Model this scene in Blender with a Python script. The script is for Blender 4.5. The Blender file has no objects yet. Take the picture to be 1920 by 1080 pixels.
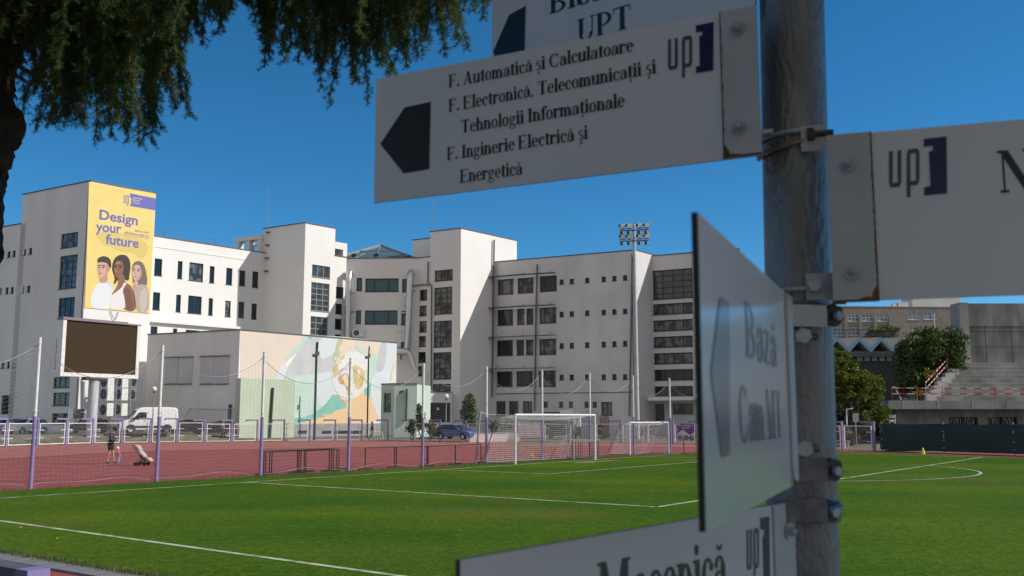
import bpy, math, random
from math import sin, cos, tan, pi, radians, sqrt, atan2
from mathutils import Vector, Matrix
random.seed(7)
R = random.Random(11)
S = bpy.context.scene
COL = S.collection

# ------------------------------------------------------------------ camera, sky, sun, exposure
F_PX, PITCH, EYE = 1830.9, radians(7.5787), 2.2886
cam_d = bpy.data.cameras.new('camera')
cam = bpy.data.objects.new('camera', cam_d); COL.objects.link(cam)
cam.location = (0, 0, EYE); cam.rotation_euler = (pi/2 + PITCH, 0, 0)
cam_d.sensor_width = 36; cam_d.lens = 36*F_PX/1920
cam_d.clip_start = 0.05; cam_d.clip_end = 5000
cam_d.dof.use_dof = True; cam_d.dof.focus_distance = 60; cam_d.dof.aperture_fstop = 9.0
S.camera = cam

SUN_AZ, SUN_EL = radians(93), radians(36)      # clockwise from the view direction (+Y)
world = bpy.data.worlds.new('World'); S.world = world; world.use_nodes = True
wn = world.node_tree; bg = wn.nodes['Background']
sky = wn.nodes.new('ShaderNodeTexSky'); sky.sky_type = 'NISHITA'; sky.sun_disc = False
sky.sun_elevation = SUN_EL; sky.sun_rotation = SUN_AZ
sky.altitude = 3000; sky.air_density = 1.0; sky.dust_density = 0.0; sky.ozone_density = 7.0
hs = wn.nodes.new('ShaderNodeHueSaturation'); hs.inputs['Saturation'].default_value = 1.17; hs.inputs['Hue'].default_value = 0.487
wn.links.new(sky.outputs[0], hs.inputs['Color']); 
# unseen bright cloud added to the sky behind the viewer, fill for shaded walls
wtc = wn.nodes.new('ShaderNodeTexCoord'); wsp = wn.nodes.new('ShaderNodeSeparateXYZ'); wn.links.new(wtc.outputs['Generated'], wsp.inputs[0])
wno = wn.nodes.new('ShaderNodeTexNoise'); wno.inputs['Scale'].default_value = 2.2; wno.inputs['Detail'].default_value = 6; wn.links.new(wtc.outputs['Generated'], wno.inputs['Vector'])
wad = wn.nodes.new('ShaderNodeMath'); wad.operation = 'MULTIPLY_ADD'; wn.links.new(wno.outputs['Fac'], wad.inputs[0]); wad.inputs[1].default_value = 0.5; wn.links.new(wsp.outputs[1], wad.inputs[2])
wmr = wn.nodes.new('ShaderNodeMapRange'); wn.links.new(wad.outputs[0], wmr.inputs[0]); wmr.inputs[1].default_value = 0.15; wmr.inputs[2].default_value = -0.25; wmr.inputs[3].default_value = 0; wmr.inputs[4].default_value = 0.9
wmx = wn.nodes.new('ShaderNodeMixRGB'); wn.links.new(wmr.outputs[0], wmx.inputs[0]); wn.links.new(hs.outputs[0], wmx.inputs[1]); wmx.inputs[2].default_value = (4.5, 4.3, 4.12, 1)
wn.links.new(wmx.outputs[0], bg.inputs[0]); bg.inputs[1].default_value = 0.122
sl = bpy.data.lights.new('sun', 'SUN'); sl.energy = 4.5; sl.angle = radians(0.53); sl.color = (1.0, 0.945, 0.86)
sun = bpy.data.objects.new('sun', sl); COL.objects.link(sun)
SV = Vector((sin(SUN_AZ)*cos(SUN_EL), cos(SUN_AZ)*cos(SUN_EL), sin(SUN_EL)))
sun.rotation_euler = SV.to_track_quat('Z', 'Y').to_euler(); sun.location = (30, -10, 40)
S.view_settings.view_transform = 'Standard'; S.view_settings.look = 'None'
S.view_settings.exposure = 0.0; S.view_settings.gamma = 1.0
S.cycles.use_denoising = True
S.cycles.max_bounces = 6; S.cycles.transparent_max_bounces = 8

# ------------------------------------------------------------------ surveying: photo sight lines -> places
def ray(u, v):
    du = (540-v)/F_PX
    return Vector(((u-960)/F_PX, cos(PITCH)-sin(PITCH)*du, sin(PITCH)+cos(PITCH)*du))
def pt(u, v, Y):                     # place seen at (u,v) at depth Y
    r = ray(u, v); k = Y/r.y
    return Vector((r.x*k, Y, EYE+r.z*k))
def gp(u, v, z=0.0):                 # place on the level z
    r = ray(u, v); k = (z-EYE)/r.z
    return Vector((r.x*k, r.y*k, z))
def along(p, az, u, v):              # walk from p (azimuth az deg) until the sight line u,v is met
    r = ray(u, v); m = r.x/r.y; a = radians(az); dx, dy = sin(a), cos(a)
    s = (m*p[1]-p[0])/(dx-m*dy)
    return Vector((p[0]+dx*s, p[1]+dy*s))
def PX(Y): return Y/1847.0           # metres per photo pixel at depth Y
TH = 0.635382652; X0, Y0 = 2.44146, 51.83752       # pitch frame: a along goal line, b into the pitch
def fld(a, b, z=0.0): return Vector((X0+a*sin(TH)+b*cos(TH), Y0+a*cos(TH)-b*sin(TH), z))

# ------------------------------------------------------------------ materials
MATS = {}
def mat(name, col, rough=0.7, col2=None, scale=3.0, bump=0.0, bscale=None, metal=0.0, spec=0.5, detail=4, stretch=None, lo=0.35, hi=0.65, streak=0.0):
    if name in MATS: return MATS[name]
    m = bpy.data.materials.new(name); m.use_nodes = True; MATS[name] = m
    nt = m.node_tree; b = nt.nodes['Principled BSDF']
    b.inputs['Base Color'].default_value = (*col, 1); b.inputs['Roughness'].default_value = rough
    b.inputs['Metallic'].default_value = metal; b.inputs['Specular IOR Level'].default_value = spec
    if col2 or bump:
        tc = nt.nodes.new('ShaderNodeTexCoord'); src = tc.outputs['Object']
        if stretch:
            mp = nt.nodes.new('ShaderNodeMapping'); mp.inputs['Scale'].default_value = stretch
            nt.links.new(src, mp.inputs[0]); src = mp.outputs[0]
        if col2:
            n = nt.nodes.new('ShaderNodeTexNoise'); n.inputs['Scale'].default_value = scale; n.inputs['Detail'].default_value = detail
            nt.links.new(src, n.inputs['Vector'])
            cr = nt.nodes.new('ShaderNodeValToRGB'); cr.color_ramp.elements[0].position = lo; cr.color_ramp.elements[1].position = hi
            cr.color_ramp.elements[0].color = (*col, 1); cr.color_ramp.elements[1].color = (*col2, 1)
            nt.links.new(n.outputs['Fac'], cr.inputs[0]); res = cr.outputs[0]
            if streak:
                mp2 = nt.nodes.new('ShaderNodeMapping'); mp2.inputs['Scale'].default_value = (1, 1, .045); nt.links.new(tc.outputs['Object'], mp2.inputs[0])
                n3 = nt.nodes.new('ShaderNodeTexNoise'); n3.inputs['Scale'].default_value = .75; n3.inputs['Detail'].default_value = 9; n3.inputs['Roughness'].default_value = .7; nt.links.new(mp2.outputs[0], n3.inputs['Vector'])
                c3 = nt.nodes.new('ShaderNodeValToRGB'); c3.color_ramp.elements[0].position = .36; c3.color_ramp.elements[1].position = .56
                k = 1-streak; c3.color_ramp.elements[0].color = (k, k, k*.985, 1); c3.color_ramp.elements[1].color = (1, 1, 1, 1); nt.links.new(n3.outputs['Fac'], c3.inputs[0])
                x3 = nt.nodes.new('ShaderNodeMixRGB'); x3.blend_type = 'MULTIPLY'; x3.inputs[0].default_value = 1; nt.links.new(res, x3.inputs[1]); nt.links.new(c3.outputs[0], x3.inputs[2]); res = x3.outputs[0]
            nt.links.new(res, b.inputs['Base Color'])
        if bump:
            n2 = nt.nodes.new('ShaderNodeTexNoise'); n2.inputs['Scale'].default_value = bscale or scale*6; n2.inputs['Detail'].default_value = 5
            nt.links.new(src, n2.inputs['Vector'])
            bp = nt.nodes.new('ShaderNodeBump'); bp.inputs['Strength'].default_value = bump; bp.inputs['Distance'].default_value = 0.05
            nt.links.new(n2.outputs['Fac'], bp.inputs['Height']); nt.links.new(bp.outputs[0], b.inputs['Normal'])
    return m

def leafmat(name, c1, c2, scale=1.5, tr=0.35):
    m = mat(name, c1, 0.6, c2, scale, detail=3, spec=.3); nt = m.node_tree; b = nt.nodes['Principled BSDF']; out = [n for n in nt.nodes if n.type == 'OUTPUT_MATERIAL'][0]
    t = nt.nodes.new('ShaderNodeBsdfTranslucent'); src = b.inputs['Base Color'].links[0].from_socket; nt.links.new(src, t.inputs['Color'])
    mx = nt.nodes.new('ShaderNodeMixShader'); mx.inputs[0].default_value = tr; nt.links.new(b.outputs[0], mx.inputs[1]); nt.links.new(t.outputs[0], mx.inputs[2]); nt.links.new(mx.outputs[0], out.inputs['Surface'])
    return m
def grass_mat():
    m = bpy.data.materials.new('turf'); m.use_nodes = True; nt = m.node_tree; b = nt.nodes['Principled BSDF']
    tc = nt.nodes.new('ShaderNodeTexCoord')
    def noise(s, d, st=None):
        n = nt.nodes.new('ShaderNodeTexNoise'); n.inputs['Scale'].default_value = s; n.inputs['Detail'].default_value = d
        src = tc.outputs['Object']
        if st:
            mp = nt.nodes.new('ShaderNodeMapping'); mp.inputs['Scale'].default_value = st; mp.inputs['Rotation'].default_value = (0, 0, TH)
            nt.links.new(src, mp.inputs[0]); src = mp.outputs[0]
        nt.links.new(src, n.inputs['Vector']); return n.outputs['Fac']
    def ramp(f, a, c1, e, c2):
        r = nt.nodes.new('ShaderNodeValToRGB'); r.color_ramp.elements[0].position = a; r.color_ramp.elements[1].position = e
        r.color_ramp.elements[0].color = (*c1, 1); r.color_ramp.elements[1].color = (*c2, 1); nt.links.new(f, r.inputs[0]); return r.outputs[0]
    def mix(bt, fac, a, c):
        x = nt.nodes.new('ShaderNodeMixRGB'); x.blend_type = bt
        if isinstance(fac, float): x.inputs[0].default_value = fac
        else: nt.links.new(fac, x.inputs[0])
        nt.links.new(a, x.inputs[1]); nt.links.new(c, x.inputs[2]); return x.outputs[0]
    base = ramp(noise(0.16, 3), 0.35, (0.043, 0.108, 0.007), 0.68, (0.088, 0.140, 0.009))
    band = ramp(noise(1.0, 2, (0.05, 0.35, 1)), 0.4, (0.88, 0.92, 0.88), 0.6, (1.07, 1.04, 1.0))
    c = mix('MULTIPLY', 1.0, base, band)
    med = ramp(noise(3.4, 7), 0.38, (0.84, 0.87, 0.88), 0.64, (1.13, 1.10, 1.03))
    c = mix('MULTIPLY', 1.0, c, med)
    fine = ramp(noise(26, 3), 0.3, (0.45, 0.48, 0.5), 0.72, (1.55, 1.5, 1.2))
    c = mix('MULTIPLY', 1.0, c, fine)
    gr = ramp(noise(8.5, 2), 0.34, (0.72, 0.76, 0.74), 0.66, (1.26, 1.22, 1.1))
    c = mix('MULTIPLY', 1.0, c, gr)
    dryf = nt.nodes.new('ShaderNodeTexNoise'); dryf.inputs['Scale'].default_value = 0.11; dryf.inputs['Detail'].default_value = 6
    mp = nt.nodes.new('ShaderNodeMapping'); mp.inputs['Location'].default_value = (13.1, 4.2, 0); nt.links.new(tc.outputs['Object'], mp.inputs[0]); nt.links.new(mp.outputs[0], dryf.inputs['Vector'])
    dr = nt.nodes.new('ShaderNodeValToRGB'); dr.color_ramp.elements[0].position = 0.56; dr.color_ramp.elements[1].position = 0.80
    dr.color_ramp.elements[0].color = (0, 0, 0, 1); dr.color_ramp.elements[1].color = (0.75, 0.75, 0.75, 1); nt.links.new(dryf.outputs['Fac'], dr.inputs[0])
    dry = nt.nodes.new('ShaderNodeRGB'); dry.outputs[0].default_value = (0.125, 0.105, 0.030, 1)
    c = mix('MIX', dr.outputs[0], c, dry.outputs[0])
    nt.links.new(c, b.inputs['Base Color']); b.inputs['Roughness'].default_value = 0.85; b.inputs['Specular IOR Level'].default_value = 0.05
    bp = nt.nodes.new('ShaderNodeBump'); bp.inputs['Strength'].default_value = 0.55; bp.inputs['Distance'].default_value = 0.05
    nt.links.new(noise(34, 4), bp.inputs['Height']); nt.links.new(bp.outputs[0], b.inputs['Normal'])
    return m
TURF = grass_mat()

PLASTER_W = mat('white_plaster', (0.81, 0.80, 0.775), 0.85, (0.765, 0.755, 0.73), 0.25, 0.08, 6, detail=7, streak=.018)
PLASTER_G = mat('grey_plaster', (0.82, 0.805, 0.785), 0.88, (0.75, 0.735, 0.715), 0.35, 0.1, 6, detail=7, stretch=(1, 1, .5), streak=.035)
PLASTER_B = mat('weathered_plaster', (0.68, 0.675, 0.68), 0.88, (0.585, 0.58, 0.585), 0.28, 0.1, 6, detail=8, stretch=(1, 1, .7), streak=.045)
PLINTH = mat('grey_plinth', (0.36, 0.36, 0.38), 0.8, (0.28, 0.28, 0.30), 1.2)
COPING = mat('dark_coping', (0.10, 0.105, 0.115), 0.5)
ROOFM = mat('roof_felt', (0.16, 0.16, 0.165), 0.9)
FRAME = mat('window_frame', (0.035, 0.04, 0.045), 0.45)
FRAME_G = mat('grey_window_frame', (0.20, 0.215, 0.225), 0.5)
GLASS = mat('dark_glass', (0.014, 0.019, 0.024), 0.07, spec=0.5)
GLASS_B = mat('curtained_glass', (0.15, 0.16, 0.165), 0.10, (0.035, 0.042, 0.048), 1.1, spec=0.45, detail=1, lo=.44, hi=.56)
GLASS_N = mat('grey_glass', (0.035, 0.047, 0.05), 0.08, (0.075, 0.09, 0.092), 1.2, spec=0.7)
GLASS_T = mat('teal_glass', (0.015, 0.075, 0.085), 0.08, (0.03, 0.11, 0.125), 1.5, spec=0.7)
SILL = mat('sill_metal', (0.12, 0.12, 0.13), 0.5)
STEEL = mat('galvanised_steel', (0.33, 0.345, 0.36), 0.42, (0.20, 0.21, 0.225), 14, 0.15, 60, metal=0.75)
DUCT = mat('duct_aluminium', (0.62, 0.63, 0.645), 0.33, metal=0.9)
WHITE_P = mat('white_paint', (0.78, 0.78, 0.76), 0.4, (0.66, 0.66, 0.64), 4)
PURPLE = mat('purple_paint', (0.26, 0.215, 0.43), 0.5, (0.21, 0.17, 0.36), 3)
BLACK = mat('black_paint', (0.012, 0.012, 0.013), 0.5)
DARK = mat('dark_metal', (0.035, 0.037, 0.042), 0.5)
GREYM = mat('grey_metal', (0.26, 0.27, 0.28), 0.5)
TRACK = mat('tartan_track', (0.225, 0.040, 0.036), 0.9, (0.285, 0.062, 0.055), 1.3, 0.25, 40, detail=8)
LINEW = mat('worn_line_paint', (0.46, 0.51, 0.38), 0.9, (0.10, 0.17, 0.03), 2.2, detail=10, lo=.45, hi=.70)
KERBM = mat('kerb_concrete', (0.20, 0.20, 0.21), 0.85, (0.14, 0.14, 0.145), 5)
SOIL = mat('dry_verge', (0.20, 0.165, 0.115), 0.95, (0.105, 0.105, 0.05), 0.9, 0.4, 14, detail=8)
ASPH = mat('asphalt', (0.10, 0.10, 0.105), 0.9, (0.135, 0.13, 0.125), 1.2, 0.2, 30, detail=7)
CONC = mat('raw_concrete', (0.40, 0.395, 0.38), 0.9, (0.26, 0.258, 0.25), 0.55, 0.2, 8, detail=9, stretch=(1, 1, .45), streak=.22)
CONC_D = mat('dark_concrete', (0.30, 0.30, 0.295), 0.9, (0.17, 0.172, 0.172), 0.7, 0.2, 8, detail=9, stretch=(1, 1, .4), streak=.25)  # darker concrete with blotches and vertical streaks
CONC_L = mat('pale_concrete', (0.60, 0.59, 0.56), 0.9, (0.48, 0.47, 0.45), 1.5)
NETM = mat('net_cord', (0.36, 0.355, 0.35), 0.8)
NETW = mat('white_net_cord', (0.85, 0.85, 0.83), 0.8)
SKIN = mat('skin', (0.46, 0.25, 0.17), 0.6); SKIN2 = mat('pale_skin', (0.55, 0.33, 0.25), 0.6)
RUBBER = mat('tyre_rubber', (0.015, 0.015, 0.016), 0.8)

# ------------------------------------------------------------------ mesh helper
ORG = {}
class MB:
    def __init__(s): s.v = []; s.f = []; s.m = []; s.sm = []
    def add(s, vs, fs, mi=0, smooth=False):
        o = len(s.v); s.v += [tuple(x) for x in vs]
        for f in fs: s.f.append(tuple(i+o for i in f)); s.m.append(mi); s.sm.append(smooth)
    def quad(s, a, b, c, d, mi=0): s.add([a, b, c, d], [(0, 1, 2, 3)], mi)
    def poly(s, pts, mi=0): s.add(pts, [tuple(range(len(pts)))], mi)
    def box(s, c, size, rz=0.0, mi=0, mtx=None):
        hx, hy, hz = size[0]/2, size[1]/2, size[2]/2; c = Vector(c)
        M = mtx or Matrix.Rotation(rz, 3, 'Z')
        vs = [c+M @ Vector((x*hx, y*hy, z*hz)) for z in (-1, 1) for y in (-1, 1) for x in (-1, 1)]
        s.add(vs, [(0, 2, 3, 1), (4, 5, 7, 6), (0, 1, 5, 4), (2, 6, 7, 3), (0, 4, 6, 2), (1, 3, 7, 5)], mi)
    def beam(s, a, b, w, h, mi=0, up=(0, 0, 1)):
        a, b = Vector(a), Vector(b); d = (b-a).normalized(); u = Vector(up)
        x = d.cross(u)
        if x.length < 1e-5: x = d.cross(Vector((1, 0, 0)))
        x.normalize(); z = x.cross(d)
        vs = [p+x*(i*w/2)+z*(j*h/2) for p in (a, b) for (i, j) in ((-1, -1), (1, -1), (1, 1), (-1, 1))]
        s.add(vs, [(3, 2, 1, 0), (4, 5, 6, 7), (0, 1, 5, 4), (1, 2, 6, 5), (2, 3, 7, 6), (3, 0, 4, 7)], mi)
    def tube(s, pts, r, n=8, mi=0, cap=True, smooth=True):
        pts = [Vector(p) for p in pts]; rs = r if isinstance(r, (list, tuple)) else [r]*len(pts)
        prev = None; rings = []
        for i, p in enumerate(pts):
            d = (pts[min(i+1, len(pts)-1)]-pts[max(i-1, 0)])
            d = d.normalized() if d.length > 1e-9 else Vector((0, 0, 1))
            x = prev - d*prev.dot(d) if prev is not None else d.orthogonal()
            if x.length < 1e-6: x = d.orthogonal()
            x.normalize(); prev = x; y = d.cross(x)
            rings.append([p+(x*cos(2*pi*k/n)+y*sin(2*pi*k/n))*rs[i] for k in range(n)])
        vs = [q for rg in rings for q in rg]; fs = []
        for i in range(len(pts)-1):
            for k in range(n):
                k2 = (k+1) % n; fs.append((i*n+k, i*n+k2, (i+1)*n+k2, (i+1)*n+k))
        s.add(vs, fs, mi, smooth)
        if cap: s.add(rings[0][::-1], [tuple(range(n))], mi); s.add(rings[-1], [tuple(range(n))], mi)
    def sphere(s, c, r, n=12, m=8, mi=0, sc=(1, 1, 1)):
        c = Vector(c); vs = []; fs = []
        for j in range(m+1):
            t = pi*j/m
            for k in range(n):
                vs.append(c+Vector((sin(t)*cos(2*pi*k/n)*sc[0], sin(t)*sin(2*pi*k/n)*sc[1], cos(t)*sc[2]))*r)
        for j in range(m):
            for k in range(n):
                fs.append((j*n+k, (j+1)*n+k, (j+1)*n+(k+1) % n, j*n+(k+1) % n))
        s.add(vs, fs, mi, True)
    def build(s, name, mats, parent=None, loc=None):
        if not isinstance(mats, (list, tuple)): mats = [mats]
        me = bpy.data.meshes.new(name); o = bpy.data.objects.new(name, me); COL.objects.link(o)
        if parent is not None: org = ORG[parent.name]; o.parent = parent
        else:
            org = Vector(loc) if loc is not None else Vector((0, 0, 0)); o.location = org
        ORG[o.name] = org
        me.from_pydata([(x-org.x, y-org.y, z-org.z) for x, y, z in s.v], [], s.f)
        for m in mats: me.materials.append(m)
        me.polygons.foreach_set('material_index', s.m); me.polygons.foreach_set('use_smooth', s.sm); me.update()
        return o

def tag(o, label, cat, group=None):
    o['label'] = label; o['category'] = cat
    if group: o['group'] = group
    return o
def thing(name, label, cat, loc, group=None):
    o = bpy.data.objects.new(name, None); COL.objects.link(o); o.location = loc; o.empty_display_size = 0.3
    ORG[o.name] = Vector(loc); return tag(o, label, cat, group)
def kind(o, k): o['kind'] = k; return o

class Wall:
    """vertical wall from p0 to p1 (plan); outward normal chosen towards the viewer's side"""
    def __init__(s, p0, p1):
        s.p0 = Vector((p0[0], p0[1])); s.p1 = Vector((p1[0], p1[1])); d = s.p1-s.p0; s.L = d.length; s.d = d/s.L
        n = Vector((s.d.y, -s.d.x)); mid = (s.p0+s.p1)/2
        s.n = n if n.dot(-mid) > 0 else -n
    def at(s, a, z, off=0.0): q = s.p0+s.d*a+s.n*off; return Vector((q.x, q.y, z))
    def px(s, u, v):
        r = ray(u, v); o = Vector((0, 0)); k = (s.p0-o).dot(s.n)/Vector((r.x, r.y)).dot(s.n)
        P = Vector((r.x, r.y))*k
        return (P-s.p0).dot(s.d), EYE+r.z*k
    def rect(s, r):
        u0, v0, u1, v1 = r[:4]; um, vm = (u0+u1)/2, (v0+v1)/2
        a0 = s.px(u0, vm)[0]; a1 = s.px(u1, vm)[0]; zt = s.px(um, v0)[1]; zb = s.px(um, v1)[1]
        return min(a0, a1), zb, max(a0, a1), zt
def wall_face(mb, W, z0, z1, rects, depth=0.22, mi=0, mir=0):
    rects = [(max(a, .02), max(b, z0+.02), min(c, W.L-.02), min(d, z1-.02)) for a, b, c, d in rects]
    xs = sorted({0.0, W.L, *[r[0] for r in rects], *[r[2] for r in rects]}); zs = sorted({z0, z1, *[r[1] for r in rects], *[r[3] for r in rects]})
    for j in range(len(zs)-1):
        zm = (zs[j]+zs[j+1])/2; i = 0
        while i < len(xs)-1:
            def hole(i): xm = (xs[i]+xs[i+1])/2; return any(r[0] < xm < r[2] and r[1] < zm < r[3] for r in rects)
            if hole(i): i += 1; continue
            k = i
            while k+1 < len(xs)-1 and not hole(k+1): k += 1
            mb.quad(W.at(xs[i], zs[j]), W.at(xs[k+1], zs[j]), W.at(xs[k+1], zs[j+1]), W.at(xs[i], zs[j+1]), mi); i = k+1
    for a, b, c, d in rects:
        for (p, q) in (((a, b), (c, b)), ((c, b), (c, d)), ((c, d), (a, d)), ((a, d), (a, b))):
            mb.quad(W.at(*p), W.at(*q), W.at(*q, -depth), W.at(*p, -depth), mir)
    return rects
def window(parent, W, rect, nx=1, ny=1, fm=None, gm=None, depth=0.22, bar=0.07, xs=None, sill=True):
    a, b, c, d = rect; mb = MB(); fm = fm or FRAME; gm = gm or GLASS; off = -depth+0.06
    def bx(x0, z0, x1, z1, t=0.05):
        vs = [W.at(x, z, o) for o in (off-t, off+t*.5) for (x, z) in ((x0, z0), (x1, z0), (x1, z1), (x0, z1))]
        mb.add(vs, [(3, 2, 1, 0), (4, 5, 6, 7), (0, 1, 5, 4), (1, 2, 6, 5), (2, 3, 7, 6), (3, 0, 4, 7)])
    bx(a, b, a+bar, d); bx(c-bar, b, c, d); bx(a+bar, b, c-bar, b+bar); bx(a+bar, d-bar, c-bar, d)
    fr = xs if xs is not None else [i/nx for i in range(1, nx)]
    for f in fr: x = a+(c-a)*f; bx(x-bar/2, b+bar, x+bar/2, d-bar, .045)
    for j in range(1, ny): z = b+(d-b)*j/ny; bx(a+bar, z-bar/2, c-bar, z+bar/2, .04)
    if sill:
        vs = [W.at(x, z, o) for o in (-depth+.02, .06) for (x, z) in ((a-.04, b-.05), (c+.04, b-.05), (c+.04, b+.012), (a-.04, b+.012))]
        mb.add(vs, [(3, 2, 1, 0), (4, 5, 6, 7), (0, 1, 5, 4), (1, 2, 6, 5), (2, 3, 7, 6), (3, 0, 4, 7)])
    o = mb.build('window', fm, parent)
    g = MB(); fr2 = [0]+list(fr)+[1]
    for i in range(len(fr2)-1):
        x0 = a+(c-a)*fr2[i]; x1 = a+(c-a)*fr2[i+1]
        for j in range(ny):
            z0 = b+(d-b)*j/ny; z1 = b+(d-b)*(j+1)/ny; t1, t2 = R.uniform(-.012, .012), R.uniform(-.012, .012)
            g.quad(W.at(x0, z0, off-.02+t1), W.at(x1, z0, off-.02-t1), W.at(x1, z1, off-.02+t2), W.at(x0, z1, off-.02-t2))
    g.build('pane', gm, o)
    return o
def block(mb, roof, cop, pts, z0, z1, holes=None, coped=(), mi=0, depth=0.22):
    """closed block; holes: {edge: [rects]}; walls into mb, roof into roof, coping strip on listed edges"""
    n = len(pts); out = {}
    for i in range(n):
        W = Wall(pts[i], pts[(i+1) % n]); rc = [W.rect(r) for r in (holes or {}).get(i, [])]
        out[i] = (W, wall_face(mb, W, z0, z1, rc, depth, mi, mi))
        if i in coped:
            vs = [W.at(a, z, o) for z in (z1-.02, z1+.10) for (a, o) in ((-.06, .07), (W.L+.06, .07), (W.L+.06, -.35), (-.06, -.35))]
            cop.add(vs, [(3, 2, 1, 0), (4, 5, 6, 7), (0, 1, 5, 4), (1, 2, 6, 5), (2, 3, 7, 6), (3, 0, 4, 7)])
    roof.poly([(p[0], p[1], z1-.06) for p in pts])
    return out
# ------------------------------------------------------------------ ground, track, pitch
mb = MB(); mb.quad((-3000, -3000, -.12), (3000, -3000, -.12), (3000, 3000, -.12), (-3000, 3000, -.12))
kind(mb.build('ground', mat('far_ground', (0.14, 0.13, 0.10), 0.95, (0.10, 0.105, 0.06), 0.05)), 'structure')

# inner edge of the outer fence: (u, v) of its foot in the photograph
FU = [(-420, 858), (-250, 850), (-110, 843), (10, 837), (69, 835.2), (123, 833.4), (173, 832), (228, 831.2), (281, 830.5), (331, 829.8), (383, 829.2), (434, 828.5), (482, 827.8), (532, 827.2),
      (580, 826.8), (628, 826.5), (678, 826.3), (727, 826.3), (775, 826.5), (825, 826.8), (874, 827), (922, 827.3), (970, 827.8), (1018, 828.2), (1066, 828.7), (1115, 829.2), (1164, 829.6), (1212, 830.2),
      (1262, 831), (1312, 832), (1364, 833.5), (1416, 835.3), (1470, 837.5), (1525, 840), (1580, 842.7), (1640, 844.8)]
FP = [gp(u, v) for u, v in FU]
def offs(P, i, d):
    a = P[max(i-1, 0)]; b = P[min(i+1, len(P)-1)]; t = (b-a).normalized(); n = Vector((-t.y, t.x, 0))
    if n.dot(P[i]) < 0: n = -n
    return P[i]+n*d
mb = MB()
outer = [offs(FP, i, .25) for i in range(len(FP))]
inn = [fld(-60, 70), fld(60, 70)]
poly = [Vector((p.x, p.y, -.03)) for p in outer]+[Vector((70, 40, -.03)), Vector((60, 5, -.03)), Vector((-60, 5, -.03)), Vector((-75, 45, -.03))]
mb.poly(poly); kind(mb.build('running_track', TRACK), 'structure')
AP = [(-420, 885), (-200, 872), (0, 860), (130, 853), (250, 846.5), (360, 843.7), (480, 842), (640, 838.8), (780, 837), (1000, 836.5), (1200, 837), (1312, 838.5), (1420, 841)]
mb = MB(); ai = [gp(u, v) for u, v in AP]; mb.poly([Vector((p.x, p.y, -.025)) for p in ai]+[Vector((p.x, p.y, -.025)) for p in outer[31::-1]])
kind(mb.build('track_apron', mat('faded_tartan', (.29, .082, .068), .9, (.34, .115, .10), 1.1, .2, 40, detail=8)), 'structure')
mb = MB()
for p, q in zip(ai, ai[1:]): d = (q-p).normalized(); n = Vector((-d.y, d.x, 0))*.14; mb.quad(*[Vector((x.x, x.y, -.02)) for x in (p-n, q-n, q+n, p+n)])
kind(mb.build('dark_track_strip', mat('track_strip_dark', (.055, .035, .033), .8)), 'structure')  # dark strip along the inner edge of the apron
# verge and street behind the fence
def bank_h(i):
    u = FU[i][0]; t = min(max((u-380)/120, 0), 1); t = t*t*(3-2*t); return .80*(1-t)+.22*t
mb = MB(); mb2 = MB()
D1 = [.25, .6, 1.4, 2.6, 4.0, 5.2]; rows = []
for i in range(len(FP)):
    h = bank_h(i); r = []
    for d in D1:
        q = offs(FP, i, d); t = min(max((d-.3)/4.9, 0), 1); t = t*t*(3-2*t); r.append(Vector((q.x, q.y, -.02+(h+.02)*t)))
    rows.append(r)
for i in range(len(rows)-1):
    for k in range(len(D1)-1): mb.add([rows[i][k], rows[i+1][k], rows[i+1][k+1], rows[i][k+1]], [(0, 1, 2, 3)], 0, True)
kind(mb.build('verge', SOIL), 'structure')
D2 = [5.2, 7, 60]
for i in range(len(FP)-1):
    for k in range(2):
        q = []
        for (ii, d) in ((i, D2[k]), (i+1, D2[k]), (i+1, D2[k+1]), (i, D2[k+1])):
            p = offs(FP, ii, d); q.append(Vector((p.x, p.y, bank_h(ii)-.002-.0011*ii)))
        mb2.add(q, [(0, 1, 2, 3)], 0, True)
kind(mb2.build('street', ASPH), 'structure')

GU = [(0, 921), (293, 904), (488, 893.5), (653, 884), (792, 876.3), (912, 869.5), (1017, 863.3), (1107, 858.3), (1189, 854.3), (1258, 852), (1320, 850), (1400, 847.8), (1480, 846.6), (1570, 847), (1740, 852), (1920, 858)]
gp_ = [gp(u, v, 0) for u, v in GU]
e1 = fld(-34.5, -3.3); e2 = gp_[-1]+(gp_[-1]-gp_[-2])*3; e3 = e2+Vector((-14, -60, 0)); e4 = fld(-34.5, 40)
GB = [e4, e1]+[p for p in gp_]+[e2, e3]
mb = MB(); mb.poly([(p.x, p.y, 0.0) for p in GB])
# rim of the turf
for i in range(len(GB)-1): a, b = GB[i], GB[i+1]; mb.quad(a, b, b-Vector((0, 0, .028)), a-Vector((0, 0, .028)))
kind(mb.build('pitch_turf', TURF), 'structure')
# ragged turf edge: tufts along kerb and behind the goal
mb = MB()
def blade(p, h, w, rg):
    a = rg.uniform(0, 2*pi); d = Vector((cos(a), sin(a), 0))*w; l = Vector((rg.uniform(-.5, .5), rg.uniform(-.5, .5), 0))*h
    mb.add([p-d, p+d, p+l+Vector((0, 0, h))], [(0, 1, 2)])
rg = random.Random(3)
for k in range(9000):
    b = rg.uniform(4, 19); p = fld(-34.5+rg.gauss(.02, .07), b, -.005); blade(p, rg.uniform(.03, .09), .006, rg)
for k in range(9000):
    i = rg.randrange(1, len(GB)-4); t = rg.random(); p = GB[i].lerp(GB[i+1], t)+Vector((rg.gauss(0, .05), rg.gauss(0, .08), -.005)); blade(p, rg.uniform(.03, .10), .008, rg)
kind(mb.build('grass_tufts', mat('tuft_green', (0.05, 0.10, 0.014), 0.8, (0.13, 0.13, 0.04), 4)), 'stuff')
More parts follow.
